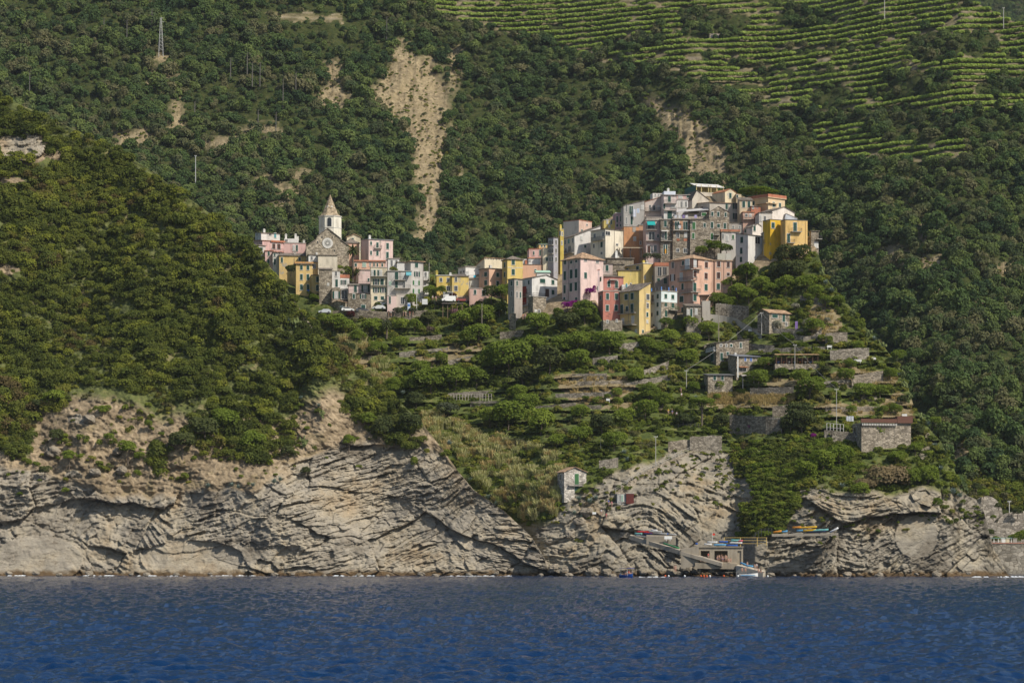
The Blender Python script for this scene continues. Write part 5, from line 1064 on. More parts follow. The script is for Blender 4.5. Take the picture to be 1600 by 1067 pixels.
# ------------------------------------------------------------------ stone walls, ramps, fences
def mwall(pts, hp, m=None, label='', name='stone_wall', cat='wall', lay='p', th=.6, dy=-.8, deep=2.0, rag=.25, short=None, group=None, cap=None):
    b = MB(); top = []; bot = []
    P = []
    for (x0, y0), (x1, y1) in zip(pts[:-1], pts[1:]):
        n = max(1, int(math.hypot(x1 - x0, y1 - y0) / 5))
        for i in range(n): t = i / n; P.append((x0 + (x1-x0)*t, y0 + (y1-y0)*t))
    P.append(pts[-1]); Q = []
    Ys = np.array([at(p[0], p[1], lay, dy)[1] for p in P]); 
    if len(Ys) > 4: Ys = np.convolve(np.pad(Ys, 3, 'edge'), np.ones(7) / 7, 'valid')
    for (x, y), Y in zip(P, Ys):
        X, _, Z = W(x, y, Y); Q.append((X, Y, Z, (hp * Y / F) + (random.random() - .5) * rag))
    for q in P: RECTS.append((q[0] - 1, q[0] + 1, q[1] - hp, q[1]))
    n = len(Q); c = Q[n // 2]; vs = []
    for X, Y, Z, h_ in Q:
        vs += [(X-c[0], Y-c[1], Z-c[2]-deep), (X-c[0], Y-c[1], Z-c[2]+h_), (X-c[0], Y-c[1]+th, Z-c[2]+h_), (X-c[0], Y-c[1]+th, Z-c[2]-deep)]
    fs = [(0,1,2,3), (4*n-1, 4*n-2, 4*n-3, 4*n-4)]
    for i in range(n - 1):
        a = 4*i; e = a + 4
        fs += [(a, e, e+1, a+1), (a+1, e+1, e+2, a+2), (a+2, e+2, e+3, a+3)]
    b.add(vs, fs); o = b.build(name, [m or M_STONE], None, (c[0], c[1], c[2]))
    mid = P[n // 2]; tag(o, rel_label(label, mid[0], mid[1]) if not label.startswith('!') else label[1:], cat, group)
    if short: LAND.append((mid[0], mid[1], short))
    return o, Q
GW = 'dry stone terrace walls'
WLS = [([(894,590),(948,589)],6),([(902,603),(973,601)],7),([(868,622),(958,619)],7),([(926,570),(965,566)],11),([(968,552),(1000,549)],15),([(781,530),(818,526)],11),([(1002,588),(1045,572)],8),([(970,606),(1050,590)],6),
       ([(700,620),(770,616)],6),([(735,632),(830,630)],5),([(700,568),(740,560)],5),([(624,555),(700,548)],5),([(640,532),(690,528)],5),([(576,562),(600,560)],5),([(836,640),(900,634)],5),([(905,640),(940,640)],7),
       ([(1290,538),(1324,537)],18),([(1297,564),(1358,560)],17),([(1331,604),(1380,596)],17),([(1172,620),(1240,618)],14),([(1207,652),(1232,650)],18),([(1140,672),(1222,676)],24),([(1078,706),(1128,704)],24),([(1044,706),(1080,702)],16),
       ([(1185,552),(1290,548)],7),([(1285,602),(1330,598)],6),([(1290,640),(1380,640)],5),([(1284,520),(1270,532),(1255,534)],8),([(1165,544),(1210,548)],8),([(1300,690),(1350,694)],16),([(1118,540),(1100,545)],6),([(936,734),(966,728)],14),([(1250,470),(1290,475)],8),([(1230,530),(1300,531)],6),([(1175,519),(1255,520)],6)]
for q, hp in WLS: mwall(q, hp, random.choice([M_STONE, M_STONED, M_STONED]), random.choice(['rough dry stone wall', 'low rubble retaining wall', 'old grey terrace wall']), group=GW)
mwall([(520,496),(560,494),(606,497),(640,497),(668,494)], 10, M_STONE, '!long stone parapet wall holding the parking road below the church quarter', short='parking road wall')
mwall([(796,512),(806,512)], 22, M_STONEP, '!short tall stone wall at the foot of the shaded alley houses')
mwall([(1100,496),(1130,500),(1152,505),(1176,520),(1190,530)], 7, M_CONC, '!curving concrete path parapet below the big salmon house', short='curving path parapet')
mwall([(1118,494),(1170,498)], 20, M_STONED, '!dark stone retaining wall above the curving path')
mwall([(1152,530),(1166,548)], 12, M_STONED, '!sloping dark stone wall beside the stairs to the farmhouse')
mwall([(962,772),(985,756),(1003,742),(1030,730),(1060,716),(1085,706)], 3, M_STONEP, '!sloping stone ramp edge climbing above the cliff towards the terraces', short='sloping stone ramp', deep=3)
mwall([(1288,686),(1312,688),(1340,692)], 15, M_STONED, '!low rubble wall extending left from the rubble terrace building')
def fence(pts, hp, n, label, m=M_CONC, lay='p', dy=-1.0):
    o = None; P = []
    L = np.cumsum([0] + [math.hypot(b[0]-a[0], b[1]-a[1]) for a, b in zip(pts[:-1], pts[1:])])
    for i in range(n):
        t = L[-1] * i / (n - 1); x = np.interp(t, L, [p[0] for p in pts]); y = np.interp(t, L, [p[1] for p in pts]); P.append(Vector(at(x, y, lay, dy)))
    r = empty('fence', P[0]); tag(r, label, 'fence')
    for p in P:
        b = MB(); q = p - P[0]; b.box(q.x-.07, q.x+.07, q.y-.07, q.y+.07, q.z-1, q.z + hp*p.y/F); b.build('post', [m], r)
    b = MB(); 
    for f_ in (1.0, .55): b.path([p - P[0] + Vector((0, 0, hp*p.y/F*f_)) for p in P], .045, 5)
    b.build('rail', [m], r)
fence([(962,769),(985,753),(1003,739),(1030,727),(1060,713),(1085,703)], 7, 14, 'pale post and rail fence running up the sloping stone ramp')
fence([(700,625),(768,624)], 9, 16, 'row of pale vine stakes with wire on the terrace below the big trees', M_SURRD)
fence([(1060,668),(1092,668)], 6, 6, 'short metal railing beside the umbrella pine on the path', M_RAIL)
fence([(790,488),(808,486)], 7, 5, 'short white balustrade beside the shaded alley houses', M_WHITE)
fence([(1292,676),(1318,678)], 15, 6, 'tall pale posts standing left of the rubble terrace building', M_SURR)
# right hand shore: railway retaining walls
def block(label, cat, name, x0, x1, y0, y1, Y, m, depth=3, short=None, th=0.0, arch=False, lean=0):
    s_ = F / Y; w_ = (x1 - x0) / s_; h_ = (y1 - y0) / s_; X, _, Z = W(x0, y1, Y); o = empty(name, (X, Y, Z), th); b = MB()
    if arch:
        n = 10; pts = [(0, -2), (w_, -2)] + [(w_/2 + w_/2*math.cos(math.pi*i/n), h_*.62 + h_*.38*math.sin(math.pi*i/n)) for i in range(n+1)]
        k = len(pts); b.add([(x, z*lean, z) for x, z in pts] + [(x, depth+z*lean, z) for x, z in pts], [tuple(range(k)), tuple(range(2*k-1, k-1, -1))] + [(i, k+i, k+(i+1)%k, (i+1)%k) for i in range(k)])
    else: b.add([(0,0,-3),(w_,0,-3),(w_,depth,-3),(0,depth,-3),(0,lean*h_,h_),(w_,lean*h_,h_),(w_,depth+lean*h_,h_),(0,depth+lean*h_,h_)],[(0,3,2,1),(4,5,6,7),(0,1,5,4),(1,2,6,5),(2,3,7,6),(3,0,4,7)])
    b.build('wall', [m], o); tag(o, label, cat)
    if short: LAND.append(((x0+x1)/2, (y0+y1)/2, short))
    return o, w_, h_, s_
block('tall arched concrete retaining wall on the slope behind the right cliff', 'retaining wall', 'retaining_wall', 1522, 1569, 774, 856, 792, M_CLIFFWALL, 4, 'tall arched retaining wall', arch=True, lean=.2)
block('wide domed retaining wall at the right edge above the platform', 'retaining wall', 'retaining_wall', 1560, 1640, 798, 846, 788, M_CLIFFWALL, 4, 'domed retaining wall', arch=True, lean=.2)
block('stepped retaining wall link between the two big retaining walls', 'retaining wall', 'retaining_wall', 1540, 1580, 816, 848, 786, M_CLIFFWALL, 3, lean=.12)
o, w_, h_, s_ = block('long pale sea wall carrying the platform at the right edge', 'sea wall', 'sea_wall', 1540, 1700, 849, 899, 760, stone((.30,.27,.22),.7), 14, 'long pale sea wall', lean=.15)
b = MB(); b.box(-.2, w_, -.15+h_*.15, .5+h_*.15, h_+.02, h_+.35); b.build('coping', [plain((.40,.20,.14))], o)
o = empty('platform_shelter', W(1545, 849, 764)); tag(o, 'low green roofed platform shelter with white posts on the sea wall', 'shelter')
b = MB(); b.box(0, 7, 0, 3, 1.6, 1.8); b.build('roof', [plain((.16,.28,.24))], o)
for i in range(6): b = MB(); b.box(.2+i*1.3, .38+i*1.3, .2, .4, 0, 1.6); b.build('post', [M_WHITE], o)
for x, c in ((1568, 'white'), (1574, 'cream'), (1586, 'grey')):
    b = MB(); b.box(-.6, .6, 0, 1, 0, 1.5); b.box(-.7, .7, -.1, 1.1, 1.5, 1.62); b.box(-.3, .1, -.02, 0, .1, 1.2); o = b.build('kiosk', [{'white': M_WHITE, 'cream': stucco(CREAM), 'grey': M_CONC}[c]], None, W(x, 849, 764)); tag(o, f'tiny {c} kiosk on the platform above the sea wall', 'kiosk')

# ------------------------------------------------------------------ trees
def trunk_mesh(h_, r_, n=4):
    b = MB(); x = y = 0; pts = [(0, 0, -.6)]; rad = [r_*1.3]
    for i in range(1, 5): x += random.uniform(-.05, .05)*h_; y += random.uniform(-.05, .05)*h_; pts.append((x, y, h_*i/4)); rad.append(r_*(1-.16*i))
    b.path(pts, rad, 7)
    for i in range(n):
        t = i*6.283/n + random.random(); p = Vector(pts[3 if i % 2 else 4]); e = p + Vector((math.cos(t)*h_*.4, math.sin(t)*h_*.4, h_*(.3+.2*random.random()))); b.tube(p, e, r_*.45, r_*.12, 5)
    return b.mesh('trunk', [M_TRUNK])
KM = {'b': ('leafy green', M_BROAD), 'd': ('dark evergreen', M_DARK), 'l': ('bright yellow green', M_LIME), 'o': ('grey green olive', M_OLIVE), 'r': ('dark red leaved', M_RED), 'm': ('magenta flowering', M_MAG), 'w': ('white flowering', M_WHITEB), 'q': ('pink flowering', M_PINKB), 'y': ('dry straw brown', M_DRY)}
CMS = {}
for k_ in KM:
    CMS[k_] = [crown_mesh('crown', KM[k_][1], 1500 if k_ in 'bd' else 900, .062 if k_ in 'bd' else .075, 13, .85, cz=0, rag=.10) for _ in range(3 if k_ in 'bdl' else 2)]
TRK = [trunk_mesh(1.0, .055) for _ in range(3)]
def tree(px, py, r, k, lay='p', flat=1.0, dy=None, hi=None):
    """px,py = crown centre in the photograph, r = crown radius there"""
    shrub = (r < 11 and k not in 'o') or k in 'rmwqy'
    X, Y, Z = at(px, py + r * .75, lay, -1.2 if dy is None else dy); rm = r * Y / F
    th_ = 0 if shrub else rm * .55
    root = empty('shrub' if shrub else 'tree', (X, Y, Z - th_ * .8)); root.rotation_euler[2] = random.random() * 6.28
    cr = link('crown' if not shrub else 'foliage', random.choice(CMS[k]), root, (0, 0, (rm * .72 if shrub else th_ * .8 + rm * .75))); s_ = random.uniform(.9, 1.1); cr.scale = (rm * s_ * 1.02, rm * 1.02, rm * flat * random.uniform(.85, 1.0))
    t = link('trunk' if not shrub else 'stem', random.choice(TRK), root); tt = max(rm * 1.2, .8); t.scale = (tt, tt, tt if not shrub else rm * .6)
    sz = 'big' if r > 24 else 'medium' if r > 15 else 'small' if r > 9 else 'tiny'
    ds = f"{sz} {KM[k][0]} {'shrub' if shrub else 'tree'}"
    tag(root, rel_label(ds, px, py), 'shrub' if shrub else 'tree', 'shrubs on the promontory' if shrub else 'trees on the terraces')
    return root
TREES = [(722,500,22,'b'),(752,492,24,'b'),(748,520,20,'b'),(731,528,16,'b'),(768,458,15,'d'),(787,457,17,'b'),(780,482,14,'l'),(840,505,22,'b'),(885,503,22,'d'),(913,486,22,'b'),(872,488,9,'l'),(887,478,10,'m'),(896,474,7,'m'),(922,456,9,'m'),(928,450,6,'m'),
 (795,561,38,'b'),(858,561,32,'d'),(817,588,24,'d'),(772,566,22,'b'),(830,540,22,'b'),(923,543,14,'d'),(952,536,24,'b'),(902,535,22,'b'),(880,540,20,'b'),(905,560,20,'b'),(673,595,30,'b'),(712,590,24,'b'),(745,588,20,'b'),(808,613,18,'b'),(795,649,30,'b'),(822,631,22,'b'),(845,658,26,'b'),(766,651,20,'b'),(907,645,16,'b'),(941,662,22,'d'),(975,652,18,'b'),(993,586,16,'b'),(964,613,10,'b'),(949,620,6,'b'),(915,622,6,'l'),(1015,613,18,'b'),(1008,640,22,'b'),(1035,625,16,'b'),(960,690,20,'b'),(905,680,20,'b'),(870,690,16,'b'),(700,640,18,'o'),(690,560,12,'b'),(655,575,16,'b'),(640,600,18,'b'),
 (1009,538,15,'b'),(1041,504,12,'l'),(1079,506,15,'b'),(1107,515,15,'b'),(1049,527,16,'b'),(1073,559,17,'b'),(1045,555,16,'d'),(1084,604,12,'l'),(1125,602,12,'b'),(1120,620,7,'b'),(1127,658,16,'d'),(1060,641,9,'b'),(1068,656,15,'d'),(1028,545,14,'b'),(1085,530,14,'b'),
 (1195,567,12,'b'),(1185,590,18,'b'),(1220,583,12,'l'),(1265,605,24,'b'),(1250,590,16,'b'),(1252,650,30,'d'),(1235,662,20,'d'),(1322,587,16,'b'),(1330,570,10,'b'),(1290,577,9,'d'),(1372,677,20,'b'),(1275,510,16,'b'),(1230,527,12,'l'),(1242,479,8,'w'),(1262,506,12,'w'),(1212,508,12,'w'),(1292,500,7,'w'),(1105,519,7,'w'),(1350,612,18,'b'),(1390,585,13,'b'),(1402,556,13,'b'),(1435,672,14,'d'),(1462,657,9,'b'),(1270,681,6,'m'),(1172,667,4,'m'),(1310,470,12,'b'),(1265,465,10,'b'),(1340,540,10,'b'),(1375,610,12,'b'),(1400,640,12,'b'),(1410,625,10,'d'),(1380,640,9,'b'),(1330,640,9,'b'),(1295,530,8,'b'),(1255,540,8,'l'),
 (1228,398,20,'d'),(1249,396,18,'d'),(1238,423,24,'d'),(1216,425,18,'d'),(1228,445,18,'b'),(1259,443,18,'b'),(1205,452,14,'b'),(1166,425,20,'l'),(1152,430,14,'b'),(1189,443,16,'b'),(1137,443,12,'b'),(1152,455,16,'b'),(1123,468,16,'b'),(1139,474,14,'b'),(1170,460,15,'b'),(1190,472,12,'b'),(1117,385,13,'l'),(1135,389,11,'l'),(1096,392,10,'b'),(1106,380,9,'b'),(1012,402,10,'o'),(1025,402,9,'o'),(1275,455,14,'b'),(1290,470,12,'b'),
 (491,465,9,'l'),(455,421,11,'d'),(642,468,12,'b'),(672,454,11,'b'),(689,454,10,'b'),(685,473,8,'o'),(669,496,15,'d'),(547,491,9,'r'),(521,502,17,'b'),(538,509,17,'b'),(505,497,11,'b'),(579,512,19,'b'),(560,525,14,'b'),(622,487,10,'o'),(645,487,9,'o'),(666,494,10,'d'),(600,509,13,'o'),(628,508,14,'b'),(648,508,13,'b'),(673,515,7,'q'),(709,489,9,'q'),(679,474,7,'o'),(707,463,7,'r'),(590,545,15,'b'),(625,535,14,'b'),(545,545,13,'d'),(617,603,20,'b'),(650,625,18,'d'),
 (1285,722,24,'b'),(1312,712,24,'b'),(1262,735,18,'b'),(1345,765,16,'b'),(1420,745,20,'b'),(1450,742,20,'b'),(1400,715,14,'b'),(1462,785,11,'l'),(1450,788,9,'l'),(1430,700,12,'b')]
for t_ in TREES:
    px, py, r, k = t_; r = r * .9
    inv = inpoly(np.array([float(px)]), np.array([float(py)]), VILLAGE)[0]
    tree(px, py, r, k, dy=-2.5 if inv else None)
DRYM = crown_mesh('dry_brush', M_DRY, 2600, .05, 16, .7, cz=.3, rag=.16)
for px, py, r, lb in [(1390,745,36,'big rounded dry straw brown shrub on the edge of the right cliff'),(1354,756,18,'smaller dry straw brown shrub left of the big rounded one')]:
    X, Y, Z = at(px, py + r * .35, 'p', -1.0); r_ = r * Y / F; root = empty('shrub', (X, Y, Z)); q_ = link('foliage', DRYM, root); q_.scale = (r_, r_ * .7, r_ * .85); t_ = link('stem', TRK[0], root); t_.scale = (1, 1, r_ * .3); tag(root, lb, 'shrub', 'dry shrubs on the cliff edge')
# isolated bushes on the left cliff
for px, py, r, k in [(85,623,18,'b'),(60,632,12,'d'),(90,680,12,'d'),(108,712,12,'b'),(70,735,10,'d'),(102,766,6,'b'),(200,700,14,'b'),(218,712,8,'b'),(232,662,7,'b'),(170,683,8,'b'),(252,678,5,'l'),(31,772,5,'b'),(545,688,11,'b'),(478,735,8,'d'),(600,668,18,'d'),(640,660,18,'d'),(575,655,14,'b'),(450,705,12,'d'),(285,690,20,'d'),(320,670,24,'d'),(350,655,20,'b'),(395,690,20,'b'),(160,640,9,'b')]:
    tree(px, py, r, k, 'h')
for px, py, r, k in [(1537,770,8,'b'),(1545,832,8,'d'),(1552,808,5,'b'),(1556,842,7,'b'),(1585,842,10,'b'),(1598,838,12,'b'),(1590,800,9,'d'),(1560,790,7,'d'),(1525,760,9,'d')]:
    tree(px, py, r, k, 'm', dy=-14)
px, py = jgrid(1495, 1680, 745, 800, 7, 5); do_scatter('slope_scrub', 'm', px, py, .9 + .8 * rs.rand(len(px)), C_SCRUB, 'low green scrub on the slope above the retaining walls at the right', .2)
# hilltop umbrella pine and path pine
def pine(px, py, rx, rz_, label, short, baseY, dy):
    X, Y, Z = at(px, baseY, 'p', dy); s_ = Y / F; root = empty('stone_pine', (X, Y, Z)); tag(root, label, 'pine tree'); LAND.append((px, py, short))
    me = crown_mesh('crown', M_LIME if rx > 25 else M_BROAD, 2600, .045, 22, .45, cz=0, rag=.06)
    zc = (baseY - py) * s_; c = link('crown', me, root, (0, 0, zc)); c.scale = (rx*s_, rx*s_*.8, rz_*s_*1.6)
    t = MB(); t.path([(0,0,-2),(.2,0,zc*.4),(.1,.1,zc)], [.35,.3,.2], 8); 
    for i in range(6): a = i*1.05; t.tube((.1,.1,zc*.55), (math.cos(a)*rx*s_*.6, math.sin(a)*rx*s_*.5, zc+.2), .14, .05, 6)
    t.build('trunk', [M_TRUNK], root)
pine(1187, 300, 31, 10, 'broad flat topped stone pine on the hilltop behind the cream gable house', 'hilltop stone pine', 325, 16)
pine(1096, 627, 19, 9, 'umbrella shaped pine with leaning bare trunk beside the cliff path', 'umbrella pine', 662, -2)
def palm(px, base, top, r, label):
    X, Y, Z = at(px, base, 'p', -4); s_ = Y / F; h_ = (base - top) * s_; root = empty('palm_tree', (X, Y, Z)); tag(root, label, 'palm tree')
    t = MB(); t.path([(0,0,-2),(0.1,0,h_*.5),(0,0,h_)], [.34,.27,.3], 8); t.build('trunk', [M_TRUNK], root)
    b = MB(); R_ = r * s_
    for i in range(34):
        a = i * 2.4; el = R(65 - 95 * (i / 34)); p = Vector((0, 0, h_)); d = Vector((math.cos(a)*math.cos(el), math.sin(a)*math.cos(el), math.sin(el))); sd_ = Vector((-math.sin(a), math.cos(a), 0))
        for j in range(7):
            q = p + d * R_ / 7; d = (d + Vector((0, 0, -.17))).normalized(); w0 = .36 * R_ / 2.6 * (1 - abs(j-2.5)/5)
            dn = Vector((0, 0, -.4))
            for sg in (-1, 1): b.add([p, q, q + sd_*sg*w0 + dn*w0, p + sd_*sg*w0*1.1 + dn*w0], [(0, 1, 2, 3)])
            p = q
    b.build('crown', [M_DARK], root)
palm(551, 432, 391, 14, 'tall palm tree with drooping fronds in front of the stone church')
palm(545, 432, 424, 8, 'short young palm at the foot of the tall palm'); palm(557, 432, 423, 8, 'second short palm in the garden below the tall palm')
palm(604, 520, 508, 10, 'squat yellowing palm in the green slope below the parking road')
# dead bare trunks on the mountain
for px, y0, y1 in [(162,28,47),(198,31,58),(360,90,113),(386,82,108),(394,97,123),(406,97,123),(442,123,156),(462,112,140),(304,158,176),(403,171,196),(431,175,196),(237,14,38),(46,112,133),(604,25,50),(1230,495,535)]:
    X, Y, Z = at(px, y1, 'm', -8); h_ = (y1 - y0) * Y / F; b = MB(); b.path([(0,0,-4),(.1,0,h_*.6),(.2,0,h_)], [.28,.2,.08], 6)
    for i in range(7): a = i*2.1; z_ = h_*(.5+.07*i); b.tube((.1,0,z_), (.1+math.cos(a)*h_*.16, math.sin(a)*h_*.16, z_+h_*.06), .09, .03, 4)
    o = b.build('dead_tree', [M_DEAD], None, (X, Y, Z)); tag(o, rel_label('leafless grey dead tree on the wooded mountainside', px, y0) if False else f"leafless grey dead trunk on the wooded mountainside, {['first','second','third','fourth','fifth','sixth','seventh','eighth','ninth','tenth','eleventh','twelfth','thirteenth','fourteenth','fifteenth'][sorted([162,198,360,386,394,406,442,462,304,403,431,237,46,604,1230]).index(px)]} counted from the left", 'dead tree', 'bare dead trees on the mountain')
# agaves and prickly pears
AG = [agave_mesh('agave') for _ in range(3)]
LAND += [(60,870,'smooth slab at the left shore'),(250,560,'maquis of the headland'),(380,668,'big bush on the left cliff'),(560,820,'folded rock face'),(1432,838,'smooth pale rock slab'),(1387,742,'dry brown shrub')]
for px, py, r, ly in [(905,777,8,'p'),(922,781,9,'p'),(931,776,7,'p'),(898,800,7,'p'),(908,806,6,'p'),(1316,757,8,'p'),(1489,766,10,'p'),(1500,772,8,'p'),(1461,694,7,'p'),(1470,730,7,'p'),(1366,528,7,'p'),(1404,584,6,'p'),(1450,660,7,'p'),(1300,452,8,'p'),(1290,440,7,'p'),(1310,464,7,'p'),(1088,620,7,'p'),(975,705,8,'p'),(980,716,7,'p'),
                     (325,757,7,'h'),(362,756,7,'h'),(372,759,6,'h'),(395,756,7,'h'),(428,750,8,'h'),(438,747,7,'h'),(452,500,8,'h'),(470,620,6,'h'),(498,632,6,'h'),(630,612,6,'h'),(702,690,8,'h'),(763,775,8,'p'),(775,785,7,'p'),(735,748,7,'p'),(500,514,6,'p'),(740,815,6,'p')]:
    X, Y, Z = at(px, py + r*.6, ly, -1.0); s_ = r * Y / F; o = link('agave', random.choice(AG), None, (X, Y, Z), random.random()*6); o.scale = (s_, s_, s_)
    tag(o, rel_label('blue grey spiky agave rosette', px, py), 'agave', 'agaves on the rocks')
def cactus(px, py, r, ly='p'):
    b = MB(); pads = [((0, 0, 0), 0.0, 0)]
    for i in range(26):
        p, a, lv = random.choice(pads)
        if lv > 4: continue
        q = (p[0] + random.uniform(-.35, .35), p[1] + random.uniform(-.25, .25), p[2] + random.uniform(.12, .4)); pads.append((q, random.random()*3.14, lv+1))
    for p, a, lv in pads:
        n = 8; pts = []
        for sd_ in (-.04, .04):
            for j in range(n): t = 2*math.pi*j/n; x = .2*math.cos(t); pts.append((p[0]+x*math.cos(a)-sd_*math.sin(a), p[1]+x*math.sin(a)+sd_*math.cos(a), p[2]+.2+.26*math.sin(t)))
        b.add(pts, [tuple(range(n-1,-1,-1)), tuple(range(n, 2*n))]+[(j,(j+1)%n,n+(j+1)%n,n+j) for j in range(n)])
    X, Y, Z = at(px, py+r, ly, -.8); s_ = r*Y/F*1.1; o = b.build('prickly_pear', [M_CACT], None, (X, Y, Z)); o.scale = (s_, s_, s_); tag(o, rel_label('clump of prickly pear cactus', px, py), 'cactus', 'prickly pears on the slope')
for q in [(1283,425,9),(1297,470,7),(1380,540,8),(1414,602,8),(1420,622,8),(1440,650,8),(1478,700,8),(1355,520,7),(1330,490,7),(460,505,9,'h'),(448,470,9,'h'),(475,690,8,'h'),(505,648,6,'h'),(1410,585,7)]: cactus(*q)

# ------------------------------------------------------------------ poles, pylons, wires
def pole(px, y0, y1, label, r=.11, m=None, arm=True, lay='p', dy=-1.5, cat='utility pole', short=None):
    X, Y, Z = at(px, y1, lay, dy); h_ = (y1 - y0) * Y / F; o = empty('utility_pole', (X, Y, Z)); tag(o, label, cat)
    b = MB(); b.tube((0,0,-1.5), (0,0,h_), r, r*.75, 8); b.build('shaft', [m or plain((.42,.40,.36))], o)
    if arm: b = MB(); b.box(-.55,.55,-.06,.06,h_-.35,h_-.22); b.build('crossarm', [m or plain((.42,.40,.36))], o); b = MB(); 
    if arm:
        for x in (-.45, .45): b = MB(); b.tube((x,0,h_-.22),(x,0,h_),.06,.05,6); b.build('insulator', [M_WHITE], o)
    if short: LAND.append((px, (y0+y1)/2, short))
    return Vector((X, Y, Z + h_))
A = pole(1072.5, 578, 604, 'grey concrete pole at the top of the cliff path stairs', short='cliff path pole')
B_ = pole(1190, 488, 520, 'pale pole in front of the rusty roofed hut'); C_ = pole(1242, 538, 580, 'pale pole beside the reed pergola'); D_ = pole(1307, 607, 660, 'tall white pole left of the rubble terrace building')
E_ = pole(1123, 474, 536, 'tall weathered wooden pole above the long stone farmhouse', .14, plain((.30,.26,.2)))
Fp = pole(1024.5, 681, 722, 'slender pole standing at the fence of the sloping stone ramp'); pole(938.6, 684, 706, 'short thin pole in the green slope above the ramp', .07, arm=False)
pole(706.5, 446, 476, 'grey lamp pole in front of the bright yellow houses', .09, arm=False); pole(651, 462, 493, 'white flag pole at the edge of the parking road', .08, M_WHITE, False); pole(670.5, 410, 445, 'thin grey antenna pole right of the grey tower house', .09, arm=False); pole(753, 474, 520, 'bare wooden pole rising through the large leafy trees', .12, plain((.30,.26,.2)), False, dy=-5)
pole(305.5, 243, 282, 'lone pale pole on the wooded slope above the headland', .22, plain((.42,.42,.40)), True, 'm', -8)
pole(1382, -6, 28, 'pale pole standing in the upper vineyards', .22, None, True, 'm', -4); pole(1568, 12, 40, 'pale pole on the ridge line at the upper right', .2, None, True, 'm', -4); pole(1577, 782, 800, 'thin white mast above the domed retaining wall', .1, M_WHITE, True, 'm', -6)
def wire(a, b_, sag, label, r=.03):
    b = MB(); P = [a.lerp(b_, i/14) - Vector((0,0,4*sag*(i/14)*(1-i/14))) - a for i in range(15)]; b.path(P, r, 5); o = b.build('power_line', [plain((.36,.35,.33))], None, a); tag(o, label, 'power line')
wire(A, B_, 1.0, 'power line rising from the cliff path pole to the pale pole by the hut', .032); wire(B_, C_, .8, 'power line from the hut pole down to the pergola pole', .03); wire(C_, D_, .8, 'power line from the pergola pole to the tall white pole', .028)
def pylon(px, y0, y1):
    X, Y, Z = at(px, y1, 'm', -6); h_ = (y1-y0)*Y/F; o = empty('lattice_pylon', (X, Y, Z)); tag(o, 'grey steel lattice pylon rising from the wooded mountainside at upper left', 'pylon'); LAND.append((px, 50, 'lattice pylon'))
    m = plain((.42,.42,.40), .6); b = MB(); n = 9; w_ = lambda f: 1.15*(1-f)+.28*f
    for sx in (-1,1):
        for sy in (-1,1): b.tube((sx*1.15,sy*1.15,-3),(sx*.28,sy*.28,h_),.09,.07,5)
    for i in range(n):
        f0, f1 = i/n, (i+1)/n
        for s1, s2 in (((-1,-1),(1,-1)),((1,-1),(1,1)),((1,1),(-1,1)),((-1,1),(-1,-1))):
            b.tube((s1[0]*w_(f0),s1[1]*w_(f0),h_*f0),(s2[0]*w_(f1),s2[1]*w_(f1),h_*f1),.045,n=4); b.tube((s2[0]*w_(f0),s2[1]*w_(f0),h_*f0),(s1[0]*w_(f1),s1[1]*w_(f1),h_*f1),.045,n=4)
    b.build('lattice', [m], o)
    for z_, l_ in ((h_-.3, 1.2), (h_-2.2, 1.7)): b = MB(); b.box(-l_*.2, l_, -.08, .08, z_, z_+.16); b.build('crossarm', [m], o)
pylon(251.5, 28, 80)

